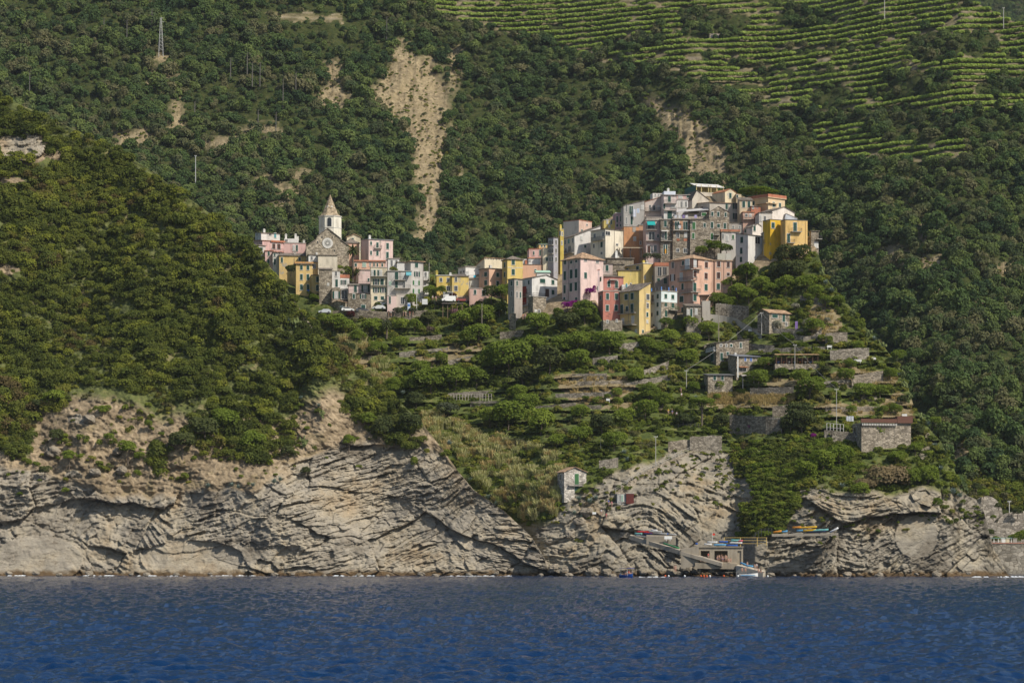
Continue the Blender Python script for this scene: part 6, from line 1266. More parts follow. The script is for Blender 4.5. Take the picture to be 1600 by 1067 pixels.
# ------------------------------------------------------------------ people
def skinned(name, joints, edges, m, sub=1):
    me = bpy.data.meshes.new(name); me.from_pydata([j[:3] for j in joints], edges, []); o = bpy.data.objects.new(name, me); COL.objects.link(o)
    md = o.modifiers.new('s', 'SKIN'); 
    for i, j in enumerate(joints): me.skin_vertices[0].data[i].radius = (j[3], j[4] if len(j) > 4 else j[3])
    me.skin_vertices[0].data[0].use_root = True
    s2 = o.modifiers.new('u', 'SUBSURF'); s2.levels = sub; s2.render_levels = sub
    bpy.context.view_layer.update()
    r = bpy.data.meshes.new_from_object(o.evaluated_get(bpy.context.evaluated_depsgraph_get())); r.name = name
    r.materials.clear(); r.materials.append(m); r.polygons.foreach_set('use_smooth', [True]*len(r.polygons))
    bpy.data.objects.remove(o); return r
SKIN = plain((.46,.27,.19), .6)
def person_meshes(pose):
    J = [(0,0,.95,.125,.10)]; E = []
    def add(p, par): J.append(p); E.append((par, len(J)-1)); return len(J)-1
    if pose == 'sit': kn = lambda s: (s*.13,-.42,.98,.075); an = lambda s: (s*.12,-.46,.56,.045); ft = lambda s: (s*.13,-.62,.50,.035)
    elif pose == 'walk': kn = lambda s: (s*.10,-.16*s,.52,.072); an = lambda s: (s*.10,-.20*s if s > 0 else .38,.12,.042); ft = lambda s: (s*.11,(-.36 if s > 0 else .26),.05,.034)
    else: kn = lambda s: (s*.11,-.02,.50,.07); an = lambda s: (s*.12,.0,.10,.042); ft = lambda s: (s*.14,-.17,.04,.035)
    w_ = add((0,0,1.10,.115,.09), 0); c = add((0,0,1.32,.15,.11), w_); n_ = add((0,0,1.47,.06), c); h0 = add((0,-.01,1.56,.085,.095), n_); h1 = add((0,-.005,1.66,.095,.105), h0); add((0,0,1.73,.06), h1); add((0,-.115,1.61,.022), h0)
    for s in (-1, 1):
        hp = add((s*.09,0,.88,.10), 0); k = add(kn(s), hp); a = add(an(s), k); add(ft(s), a)
        sh = add((s*.19,0,1.40,.06), c)
        if pose == 'arm' and s == 1: el = add((s*.30,-.10,1.55,.045), sh); ha = (s*.26,-.22,1.74)
        elif pose == 'sit': el = add((s*.24,-.08,1.15,.045), sh); ha = (s*.16,-.34,1.08)
        else: el = add((s*.25,.02,1.14,.045), sh); ha = (s*.26,-.08,.92)
        wr = add((*ha,.03), el); d = Vector(ha) - Vector(J[el][:3]); d.normalize(); sd_ = Vector((0,1,0)) if abs(d.y) < .7 else Vector((1,0,0))
        pm = Vector(ha) + d*.07; p_ = add((*pm,.036,.02), wr)
        for i, l_ in enumerate((.065,.08,.085,.075)):
            q = pm + d*l_*.6 + sd_*(i-1.5)*.022; f = add((*q,.010), p_); q2 = q + d*l_*.5 + Vector((0,0,-.006)); add((*q2,.009), f)
        q = Vector(ha) + d*.05 + sd_*.05; add((*q,.011), wr)
    body = skinned('body', J, E, SKIN, 1)
    sj = [(0,0,.95,.145,.12),(0,0,1.0,.14,.115)] + [(s*.09,0,.86,.115) for s in (-1,1)]
    k0, k1 = kn(-1), kn(1); mid = lambda k, s: (s*.1+(k[0]-s*.1)*.45, k[1]*.5, .86+(k[2]-.86)*.5, .10)
    shorts = skinned('shorts', sj + [mid(k0,-1), mid(k1,1)], [(0,1),(0,2),(0,3),(2,4),(3,5)], SKIN, 1)
    shirt = skinned('shirt', [(0,0,1.0,.135,.11),(0,0,1.15,.135,.11),(0,0,1.33,.165,.125),(0,0,1.43,.08)] + [(-.19,0,1.40,.075),(.19,0,1.40,.075)] + [(-.225,0,1.28,.062),(.225,0,1.28,.062)], [(0,1),(1,2),(2,3),(2,4),(2,5),(4,6),(5,7)], SKIN, 1)
    b = MB(); b.sphere((0,.02,1.69), .115, 0, 10, 6, .95); hair = b.mesh('hair', [SKIN], True)
    return body, shorts, shirt, hair
PM = {k: person_meshes(k) for k in ('stand', 'walk', 'sit', 'arm')}
def person(loc, label, pose='stand', shorts=(.05,.08,.3), shirt=None, hair=(.05,.03,.02), rz=0.0, lie=False):
    o = empty('person', loc, rz); tag(o, label, 'person', None)
    bd, sh, st, hr = PM[pose]; dz = -.48 if pose == 'sit' else 0
    body = link('body', bd, o, (0, 0, dz)) 
    def col(nm, me, c):
        m2 = me.copy(); m2.materials.clear(); m2.materials.append(plain(c, .8)); link(nm, m2, o, (0, 0, dz))
    col('shorts', sh, shorts); col('hair', hr, hair)
    if shirt: col('shirt', st, shirt)
    if lie: o.rotation_euler = (R(-88), 0, rz); o.location.z += .12
    return o
# promontory scrub
px, py = jgrid(480, 1560, 385, 860, 7.4, 4.6)
x, y = warp(px, py, 14, 34, 8)
bare = inell(x, y, [(1350,590,50,14),(1240,600,40,10),(1320,640,50,10),(1400,640,24,30),(935,606,62,26),(890,590,30,10),(720,545,40,5),(700,560,50,5),(1000,640,60,4),(1290,505,30,30),(1160,630,60,12),(850,775,30,20)])
CANE = [(662,650),(700,655),(720,668),(790,690),(835,700),(880,725),(880,760),(868,800),(820,815),(780,790),(740,750),(705,715),(672,700)]
cane = inpoly(px, py, CANE) | inell(px, py, [(555,560,22,30),(592,585,16,20),(545,535,14,18)])
dry = inell(px, py, [(1390,750,24,16)])
vis = (py > top_p(px) + 3) & (py < np.where(inpoly(x, y, IVY), 2000, rock_p(px)))
hidh = (py > top_h(px) + 30) & (px < 850)
vil = inpoly(px, py, VILLAGE)
clr = np.zeros(len(px), bool)
for x0, x1, y0, y1 in RECTS: clr |= (px > x0 - 2) & (px < x1 + 2) & (py > y0) & (py < y1 + 1)
keep = vis & ~hidh & ~vil & ~(cane & (fbm(px / 16, py / 9, 3, 51) > .03)) & ~dry & ~clr & ~inpoly(px, py, IVY) & (rs.rand(len(px)) < np.where(bare, .14, np.clip(.62 + 1.3 * fbm(px / 26, py / 12, 3, 29), .2, 1)))
a, b = px[keep], py[keep]
do_scatter('terrace_scrub', 'p', a, b, .65 + 1.0 * rs.rand(len(a)) ** 2 + .8 * fbm(a / 25, b / 20, 2, 23), C_SCRUB, 'tangled green scrub overgrowing the terraces of the promontory', .25)
k2 = inpoly(x, y, IVY); a, b = px[k2], py[k2]
do_scatter('ivy', 'p', a, b, .9 + .9 * rs.rand(len(a)), C_IVY, 'thick green ivy hanging down the cliff above the boat garage', .3)
k2 = cane & vis & ~hidh & (fbm(px / 16, py / 9, 3, 51) > -.02); a, b = px[k2], py[k2]; a = np.concatenate([a, a + 3]); b = np.concatenate([b, b + 2])
do_scatter('cane_thicket', 'p', a, b, 1.1 + .5 * rs.rand(len(a)), C_CANE, 'pale yellow green cane thicket leaning above the cliff', .2)
keep = (vis & ~hidh & ~vil & bare & (rs.rand(len(px)) < .5)); a, b = px[keep], py[keep]
sx = 1108 + rs.rand(420) * 130; sy = 618 + rs.rand(420) * 12 + (sx - 1150) * .03
a = np.concatenate([a, sx]); b = np.concatenate([b, sy])
do_scatter('dry_grass', 'p', a, b, .8 + .7 * rs.rand(len(a)), C_STRAW, 'dry straw coloured grass on the old terraces', .05)
px, py = jgrid(560, 1560, 690, 890, 7, 5.5); keep = (py > top_p(px) + 6) & (py > rock_p(px) - 4) & ((py > top_h(px) - 4) | (px > 862)) & (px > 850) & (rs.rand(len(px)) < np.clip(.32 + 1.3 * fbm(px / 16, py / 12, 3, 63), 0, 1) * (1 - ss(py - rock_p(px), 5, 95))) 
a, b = px[keep], py[keep]
do_scatter('rock_scrub', 'p', a, b, .4 + .6 * rs.rand(len(a)), C_SCRUB, 'small scrub tufts rooted in the cracks of the right hand cliffs', .1)
# ------------------------------------------------------------------ boat landing
def slab_thing(name, label, cat, m, quad, h_, loc=(0,0,0), short=None):
    """quad: four world points of the top surface"""
    b = MB(); o0 = Vector(quad[0]); q = [Vector(p) - o0 for p in quad]
    b.add([tuple(p) for p in q] + [(p.x, p.y, p.z - h_) for p in q], [(0,1,2,3),(7,6,5,4),(0,4,5,1),(1,5,6,2),(2,6,7,3),(3,7,4,0)])
    o = b.build(name, [m], None, o0); tag(o, label, cat); return o
def wp(px, py, Y): return Vector(W(px, py, Y))
YD = 668.0
# concrete garage with two openings and a pillar row, flat deck on top
def garage():
    s_ = F / YD; ox, oy, k = CR['d']
    X = lambda x: ((ox + x*k) - (ox + 880*k)) / s_
    z0 = oy + 590*k
    Z = lambda y: (z0 - (oy + y*k)) / s_
    o = empty('boat_garage', W(ox + 880*k, z0, YD)); tag(o, 'concrete boat garage with two dark openings and kayaks on its flat roof', 'boat garage'); LAND.append((1120, 868, 'concrete boat garage'))
    m = stucco((.33,.285,.215)); b = MB()
    for x0, x1 in ((880,900),(992,1042),(1180,1282),(1322,1340)): b.box(X(x0), X(x1), 0, .7, -2.5, Z(468))
    b.box(X(880), X(1340), 0, .7, Z(468), Z(432)); b.box(X(880), X(1340), 5.5, 6.2, -2.5, Z(432)); b.box(X(880), X(890), .7, 5.5, -2.5, Z(432)); b.box(X(1332), X(1340), .7, 5.5, -2.5, Z(432))
    b.box(X(1282), X(1322), .35, .6, -2.5, Z(468))
    b.build('wall', [m], o)
    r = MB(); r.box(X(870), X(1345), -.35, 6.4, Z(432)+.01, Z(422)); r.build('roof_deck', [stucco((.33,.29,.225))], o)
    f = MB(); f.box(X(880), X(1340), .7, 5.5, -.6, -.05); f.build('floor_slab', [M_CONC], o)
    return X, Z, o
GX, GZ, _ = garage()
def dp(x, y): return (960 + x*.15, 790 + y*.15)
# quay, ramps, walls
slab_thing('quay_wall', 'stained concrete quay platform under the garage with steps to the sea', 'quay', stucco((.29,.245,.18)), [wp(1086,879.5,YD-2.6), wp(1152,880.5,YD-2.6), wp(1152,878,YD+.5), wp(1086,877,YD+.5)], 1.4)
slab_thing('quay_wall', 'block of pale masonry left of the garage at the end of the ramp', 'quay', stucco((.30,.26,.20)), [wp(1064,858,YD-1.5), wp(1092,853.5,YD-1.5), wp(1092,853,YD+4), wp(1064,857,YD+4)], 5)
slab_thing('concrete_ramp', 'long narrow concrete ramp slanting down from the kayak rack to the garage', 'ramp', stucco((.32,.28,.22)), [wp(984,836,675), wp(1062,859.5,667), wp(1064,857.5,669), wp(986,834.5,677.5)], 1.1)
slab_thing('concrete_ramp', 'lower concrete ramp slanting down in front of the garage openings', 'ramp', stucco((.32,.28,.22)), [wp(1062,860.5,666.6), wp(1128,879.5,664.4), wp(1130,878,666.2), wp(1064,858.6,668.6)], .9)
slab_thing('landing_steps', 'pale concrete slip beside the white moored boat', 'slipway', stucco((.45,.40,.32)), [wp(1150,883,665), wp(1192,893,661), wp(1196,891,665), wp(1152,881,669)], 3)
slab_thing('boat_wall', 'grey concrete wall below the left kayak rack', 'wall', stucco((.30,.26,.2)), [wp(1010,837,672), wp(1056,838,671), wp(1056,836.5,673), wp(1010,835.5,674)], 2.2)
mwall([(968,833),(984,835)], 3, M_STONED, '!concrete parapet at the head of the boat ramp', deep=1)
# hulls
def hull_mesh(L_, B, Hh, m, kind='boat', m2=None):
    b = MB(); n = 13; k = 7; rows = []
    for i in range(n):
        t = i / (n - 1); x = (t - .5) * L_
        if kind == 'kayak': w_ = B/2 * max(.02, math.sin(math.pi*t) ** .7); zb = 0; hh = Hh * (.75 + .5*abs(2*t-1)**2)
        else: w_ = B/2 * (1 - max(0, (t-.45)/.55) ** 2.2) * (.86 + .14*min(1, t*4)); w_ = max(w_, .02); hh = Hh * (.85 + .35*t*t)
        r_ = []
        for j in range(k):
            a = math.pi * j / (k-1); r_.append((x, -w_*math.cos(a), hh*(1 - math.sin(a) ** .6)))
        rows.append(r_)
    vs = [p for r_ in rows for p in r_]
    fs = [(i*k+j, (i+1)*k+j, (i+1)*k+j+1, i*k+j+1) for i in range(n-1) for j in range(k-1)] + [tuple(range(k))]
    b.add(vs, fs, 0)
    if kind == 'kayak':
        for i in range(n-1):
            a0, a1 = rows[i], rows[i+1]
            c0 = (a0[0][0], 0, a0[0][2] + Hh*.35*math.sin(math.pi*i/(n-1))); c1 = (a1[0][0], 0, a1[0][2] + Hh*.35*math.sin(math.pi*(i+1)/(n-1)))
            b.add([a0[0], a1[0], c1, c0], [(0,1,2,3)], 0); b.add([a0[-1], a1[-1], c1, c0], [(3,2,1,0)], 0)
    else:
        for i in range(n-1):
            a0, a1 = rows[i], rows[i+1]; f = .55
            b.add([(a0[0][0], a0[0][1], a0[0][2]), (a1[0][0], a1[0][1], a1[0][2]), (a1[0][0], a1[0][1]*.86, a1[0][2]+.03), (a0[0][0], a0[0][1]*.86, a0[0][2]+.03), (a1[0][0], a1[0][1]*.8, Hh*.4), (a0[0][0], a0[0][1]*.8, Hh*.4)], [(0,1,2,3),(3,2,4,5)], 1)
            b.add([(a0[-1][0], a0[-1][1], a0[-1][2]), (a1[-1][0], a1[-1][1], a1[-1][2]), (a1[-1][0], a1[-1][1]*.86, a1[-1][2]+.03), (a0[-1][0], a0[-1][1]*.86, a0[-1][2]+.03), (a1[-1][0], a1[-1][1]*.8, Hh*.4), (a0[-1][0], a0[-1][1]*.8, Hh*.4)], [(3,2,1,0),(5,4,2,3)], 1)
            b.add([(a0[0][0], a0[0][1]*.8, Hh*.4), (a1[0][0], a1[0][1]*.8, Hh*.4), (a1[0][0], -a1[0][1]*.8, Hh*.4), (a0[0][0], -a0[0][1]*.8, Hh*.4)], [(0,1,2,3)], 1)
    return b.mesh('hull', [m, m2 or m], True)
CK = {'red': (.55,.03,.03), 'blue': (.02,.10,.42), 'sky blue': (.12,.36,.60), 'white': (.70,.70,.68), 'yellow': (.70,.42,.03), 'green': (.03,.20,.08), 'grey': (.36,.36,.35), 'orange': (.70,.28,.03), 'turquoise': (.20,.50,.48), 'pink': (.60,.12,.16), 'navy': (.02,.04,.16)}
def kayak(px, py, Lp, Y, colr, label, rz=0.0, bw=.75, tilt=0.0):
    s_ = Y / F; L_ = Lp * s_; o = empty('kayak', W(px, py, Y), rz); tag(o, label, 'kayak', 'kayaks and small boats on the landing')
    hb = link('hull', hull_mesh(L_, bw, .42, plain(CK[colr], .4, 0, .5), 'kayak'), o); b = MB(); 
    for i in range(12): 
        t0, t1 = 6.283*i/12, 6.283*(i+1)/12; b.add([(.45*math.cos(t0), .2*math.sin(t0), .52), (.45*math.cos(t1), .2*math.sin(t1), .52), (.38*math.cos(t1), .15*math.sin(t1), .56), (.38*math.cos(t0), .15*math.sin(t0), .56)], [(0,1,2,3)])
    b.build('cockpit_rim', [M_RAIL], o); o.rotation_euler = (0, tilt, rz); return o
# left rack row
for i, (x, y, l_, c, t_) in enumerate([(315,282,26,'red','red kayak on top of the left rack'),(250,300,12,'turquoise','small turquoise kayak end poking out of the left rack'),(355,295,14,'blue','blue kayak under the red one on the left rack'),(425,278,22,'grey','pale grey covered kayak in the middle of the left rack'),(470,300,24,'grey','long dark grey kayak low in the left rack'),(525,302,12,'blue','short blue kayak at the right of the left rack'),(600,308,13,'grey','grey upturned dinghy at the right end of the left rack'),(290,325,20,'white','white rowing boat leaning below the left rack'),(415,265,10,'white','white kayak nose above the left rack')]):
    px, py = dp(x, y); kayak(px, py, l_, 674 + (i % 3) * .9, c, t_, R(4), .8, R(2) if i != 7 else R(9))
px, py = dp(590, 412); kayak(px, py+2, 27, 668.5, 'green', 'long green boat lying on the slanting concrete ramp', R(8), .95, R(17))
for i, (x, y, l_, c, t_) in enumerate([(1020,382,16,'white','white upturned kayak at the left end on the garage roof'),(1135,378,14,'blue','bright blue kayak in the middle of the garage roof'),(1265,362,16,'turquoise','turquoise kayak on the upper tier above the garage'),(1310,366,8,'pink','pink kayak nose at the right end above the garage'),(1265,388,20,'white','white kayak stacked right on the garage roof'),(975,404,12,'white','small white kayak at the front left edge of the garage roof'),(1100,409,20,'sky blue','long sky blue kayak along the front edge of the garage roof'),(1225,415,18,'blue','second blue kayak along the front right edge of the garage roof'),(855,398,4,'blue','tiny blue float lying left of the garage roof')]):
    px, py = dp(x, y); kayak(px, py + 1, l_, YD + .9 + (i < 5) * 1.8, c, t_, R(3), .8)
b = MB()
o = empty('kayak_rack', W(1132, 853.3, YD + 3)); tag(o, 'yellow timber kayak rack standing on the garage roof', 'rack')
for x in (0, 4.2, 8.6, 11): b = MB(); b.box(x-.09, x+.09, -.09, .09, 0, 2.3); b.build('post', [plain((.50,.36,.12))], o)
for z_ in (.7, 1.5, 2.25): b = MB(); b.box(-.2, 11.2, -.07, .07, z_, z_+.1); b.build('beam', [plain((.50,.36,.12))], o)
for i, (x, y, l_, c, t_) in enumerate([(180,580,14,'orange','orange kayak at the left end of the far rack on the right cliff'),(250,580,28,'yellow','long yellow kayak on the top tier of the right cliff rack'),(310,598,34,'turquoise','long pale turquoise kayak on the right cliff rack'),(210,600,16,'sky blue','pale blue kayak low on the right cliff rack'),(260,599,20,'yellow','yellow kayak on the lower tier of the right cliff rack'),(300,607,30,'navy','dark navy kayak under the right cliff rack'),(60,607,13,'orange','orange kayak lying alone on the ledge left of the right cliff rack'),(105,606,9,'sky blue','pale blue kayak end beside the lone orange kayak')]):
    px, py = 1200 + x*.25, 680 + y*.25; X_, Y_, _ = at(px, 833, 'p', -1.5); kayak(px, py, l_, 664 + (i % 2) * .7, c, t_, R(-2), .8, R(-3 if i < 6 else -10))
kayak(1304, 829, 15, 663, 'white', 'white dinghy tilted at the right end of the right cliff rack', R(5), 1.3, R(-28))
o = empty('kayak_rack', W(1232, 833, 664.6)); tag(o, 'low weathered kayak rack on the ledge of the right cliff', 'rack')
for x in (0, 4, 8, 12): b = MB(); b.box(x-.07, x+.07, -.07, .07, -.8, 1.6); b.build('post', [M_TRUNK], o)
b = MB(); b.box(-.3, 12.3, -.05, .05, .3, .4); b.build('beam', [M_TRUNK], o)
slab_thing('ledge', 'narrow concrete ledge carrying the kayaks on the right cliff', 'ledge', stucco((.30,.265,.21)), [wp(1206,836,663), wp(1310,834,663), wp(1310,832.5,669), wp(1206,834,669)], .35)
fence([(1176,848),(1180,838),(1190,832),(1206,831)], 6, 8, 'thin metal handrail beside the ledge on the right cliff', M_RAIL, dy=-2)
# white moored boat
o = empty('moored_boat', W(1169, 901.3, 656), R(2)); tag(o, 'white moored motor boat with blue hull stripe at the slip', 'boat'); LAND.append((1169, 898, 'white moored boat'))
link('hull', hull_mesh(5.0, 1.9, .85, M_WHITE, m2=plain((.5,.5,.48))), o)
b = MB(); b.box(-1.9, 1.7, -1.0, -.985, .42, .55); b.build('stripe', [plain(CK['sky blue'])], o)
b = MB(); b.box(-.2, .7, -.5, .5, .4, 1.1); b.box(-.25, .1, -.55, .55, 1.1, 1.16); b.build('console', [plain((.10,.12,.16))], o); b = MB(); b.box(-2.75, -2.45, -.2, .2, .2, 1.1); b.build('outboard_motor', [M_RAIL], o)
# blue boat with canopy and people
LAND.append((980, 897, 'blue canopied boat'))
o = empty('tour_boat', W(980, 903.0, 640), R(-55)); tag(o, 'small blue boat with dark blue canopy full of passengers', 'boat')
link('hull', hull_mesh(4.6, 2.2, .95, plain((.02,.12,.45), .4), m2=plain((.12,.14,.2))), o)
for x in (-1.5, 1.2):
    for y in (-.85, .85): b = MB(); b.tube((x,y,.6),(x,y,2.45),.035,.035,6); b.build('canopy_post', [M_WHITE], o)
b = MB(); b.box(-1.9, 1.6, -1.05, 1.05, 2.45, 2.55); b.build('canopy', [plain((.03,.05,.28))], o)
b = MB(); b.box(-2.9,-2.55,-.18,.18,.3,1.2); b.build('outboard_motor', [M_WHITE], o)
BO = W(980, 903.0, 640)
for i, (dx, dy_, sh) in enumerate([(-.9,-.3,(.05,.05,.07)),(-.25,-.8,(.55,.5,.45)),(.35,-.7,(.5,.08,.06)),(.95,-.3,(.06,.07,.1)),(.5,.5,(.4,.4,.42)),(-.5,.5,(.1,.12,.3))]):
    person((BO[0]+dx, BO[1]+dy_, BO[2]+.75), f"passenger seated in the blue canopied boat wearing {['black','cream','red','dark grey','light grey','navy'][i]}", 'sit', (.08,.08,.1), sh, rz=R(random.uniform(-30,30)))
# people at the landing
def pp(x, y, Y, *a, **k): px, py = dp(x, y); return person(W(px, py, Y), *a, **k)
D1 = 666.6
pp(1075,582,D1,'man in blue shorts at the left of the group before the garage','arm',(.03,.09,.40)); pp(1092,578,D1+.6,'bather in dark shorts second in the group before the garage','stand',(.04,.04,.06),rz=.5)
pp(1112,575,D1,'bather with raised arm and light shorts before the garage','arm',(.5,.5,.5),rz=-.4); pp(1127,586,D1-.4,'man in bright blue shorts in the middle of the garage group','stand',(.02,.08,.5))
pp(1142,586,D1+.3,'bather in black swimwear in the garage group','stand',(.03,.03,.03),(.05,.05,.05)); pp(1157,580,D1,'bather with light hair in the garage group','stand',(.2,.2,.22),hair=(.4,.3,.15))
pp(1168,582,D1+.5,'bather in green shorts at the right of the garage group','stand',(.04,.25,.08)); pp(1188,590,D1,'person sitting right of the garage group','sit',(.3,.05,.05)); pp(1210,590,D1,'person sitting at the far right edge of the garage floor','sit',(.1,.1,.12))
pp(978,560,667,'person in red walking on the ramp before the left garage opening','walk',(.1,.1,.1),(.5,.08,.07)); pp(900,580,666,'bather sitting on the quay left of the garage','sit',(.4,.1,.1)); pp(925,580,666,'second bather sitting on the quay left of the garage','sit',(.05,.2,.3))
pp(628,686,664,'standing bather in black shorts on the shore rocks','stand',(.03,.03,.04)); pp(640,686,664.5,'standing bather in pale swimwear on the shore rocks','stand',(.4,.3,.25))
pp(1365,690,660,'bather sitting behind the white moored boat','sit',(.3,.1,.1)); pp(1385,648,664,'bather standing by the blue kayak above the slip','stand',(.5,.1,.1),rz=.3); pp(1462,672,661,'bather standing on the slip in turquoise shorts','stand',(.05,.35,.4)); pp(1482,668,661.5,'bather standing on the slip in white top','stand',(.2,.2,.2),(.6,.6,.6))
pp(1500,700,660,'bather sitting on the slip rocks, leftmost of the seated ones','sit',(.1,.1,.3)); pp(1525,700,660,'bather in black sitting on the slip rocks','sit',(.02,.02,.02),(.03,.03,.03)); pp(1555,695,661,'bather lying on the right end of the slip','stand',(.4,.1,.1),lie=True); pp(1330,690,660,'bather sitting on the quay steps left of the moored boat','sit',(.5,.5,.5))
px, py = dp(1340, 612); kayak(px, py, 10, 664, 'sky blue', 'sky blue kayak standing slanted above the slip', R(5), .8, R(22)); px, py = dp(1405, 635); kayak(px, py, 12, 664, 'sky blue', 'pale blue paddle board lying across the slip', R(5), .8, R(8))
def pb(cr, x, y, lay, *a, **k):
    ox, oy, s_ = CR[cr]; return person(at(ox + x*s_, oy + y*s_, lay, -1.6), *a, **k)
pb('b',484,440,'p','hiker in blue shirt on the cliff path left of the metal shed','walk',(.1,.15,.4),(.03,.13,.5)); pb('b',503,450,'p','hiker in pink shirt behind the one in blue','walk',(.1,.1,.1),(.5,.15,.18)); pb('b',469,524,'p','hiker in red lower down the cliff path','walk',(.1,.05,.1),(.45,.05,.08)); pb('b',438,500,'p','hiker in white beside the small white sign','stand',(.2,.2,.2),(.6,.6,.6))
pb('i',985,760,'p','hiker in white on the stairs below the cliff path pole','walk',(.3,.3,.3),(.7,.7,.7)); pb('i',980,715,'p','hiker in dark clothes on the stairs below the cliff path pole','walk',(.04,.04,.06),(.06,.06,.1)); pb('i',876,895,'p','hiker in yellow shirt near the umbrella pine','walk',(.5,.5,.5),(.7,.45,.03)); pb('i',908,905,'p','hiker in blue near the umbrella pine','walk',(.08,.1,.2),(.08,.15,.35)); pb('i',945,920,'p','hiker in pale top right of the one in yellow','walk',(.03,.03,.05),(.5,.5,.55))
person(at(817,499,'p',-5),'pair member in orange top at the foot of the shaded alley houses','stand',(.1,.1,.1),(.5,.2,.1)); person(at(821,499,'p',-5),'pair member in pink top at the foot of the shaded alley houses','stand',(.2,.2,.3),(.5,.25,.25))
person(at(676,470,'p',-4),'person in white top by the parked vans','walk',(.1,.1,.2),(.6,.58,.55)); person(at(681,471,'p',-4),'person in pink top by the parked vans','walk',(.1,.1,.2),(.5,.3,.3))
for i, x in enumerate((607,611,616,630,634,640,645)): person(at(x, 494, 'p', -1.9), f"visitor standing behind the parking road wall in {['black','white','navy','grey','cream','red','brown'][i]}", 'stand', (.05,.05,.08), [(.03,.03,.03),(.6,.6,.6),(.03,.04,.12),(.3,.3,.3),(.55,.5,.4),(.4,.05,.05),(.18,.1,.06)][i], rz=random.random()*6)
# buoys
for x, y, c in [(565,730,'white'),(732,733,'white'),(995,734,'white'),(1287,735,'white'),(1597,738,'white'),(902,727,'orange'),(932,730,'orange'),(962,727,'orange'),(1140,731,'orange'),(530,732,'orange')]:
    px, py = dp(x, y); Yb = CZ * F / (py - YH); Yb = min(Yb, 655); b = MB(); b.sphere((0,0,.08), .26, 0, 12, 8); b.tube((0,0,.3),(0,0,.42),.06,.06,6); o = b.build('buoy', [plain(CK[c] if c == 'white' else (.60,.10,.02), .5)], None, ((px-800)/F*Yb, Yb, 0.05), smooth=True)
    tag(o, {565:'leftmost white buoy near the blue canopied boat',732:'white buoy left of the garage, second from the left',995:'white buoy off the garage openings',1287:'white buoy just left of the moored boat',1597:'white buoy farthest right past the moored boat',902:'orange buoy, left one of the close trio',932:'orange buoy, middle one of the close trio',962:'orange buoy, right one of the close trio',1140:'single orange buoy in front of the garage group',530:'orange buoy beside the leftmost white buoy'}[x], 'buoy', 'mooring buoys')
# flag and small signs
o = empty('flag_pole', W(1113, 845, 671)); tag(o, 'thin pole with small red flag above the garage', 'flag'); b = MB(); b.tube((0,0,-1),(0,0,2.2),.04,.04,6); b.build('pole', [M_WHITE], o); b = MB(); b.box(.05,.7,-.02,.02,1.5,2.0); b.build('flag', [plain((.6,.04,.02))], o)
X_, Y_, Z_ = at(928.5, 806, 'p', -1.5); o = empty('sign_board', (X_, Y_, Z_)); tag(o, 'small blank white sign board on the cliff path', 'sign'); b = MB(); b.box(-.06,.06,-.05,.05,-1,1); b.build('post', [M_TRUNK], o); b = MB(); b.box(-.5,.5,-.1,-.055,.5,1.1); b.build('board', [M_WHITE], o)
X_, Y_, Z_ = at(639, 486, 'p', -2.5); o = empty('sign_board', (X_, Y_, Z_)); tag(o, 'blue and white information board at the parking road', 'sign'); b = MB(); b.box(-.45,.45,-.05,.05,0,2.6); b.build('board', [plain((.55,.62,.70))], o); b = MB(); b.box(-.35,.35,-.08,-.055,1.5,2.2); b.build('header', [plain((.08,.2,.5))], o)
for n_, (x, y) in {'left':(1041,842),'right':(1047,842)}.items():
    b = MB(); b.box(-.5,.5,-.05,.05,0,.8); b.box(-.06,.06,.0,.04,-.5,0); o = b.build('notice_board', [M_WHITE], None, W(x, y, 670.5)); tag(o, f'small white notice board below the left kayak rack, {n_} one', 'notice board')
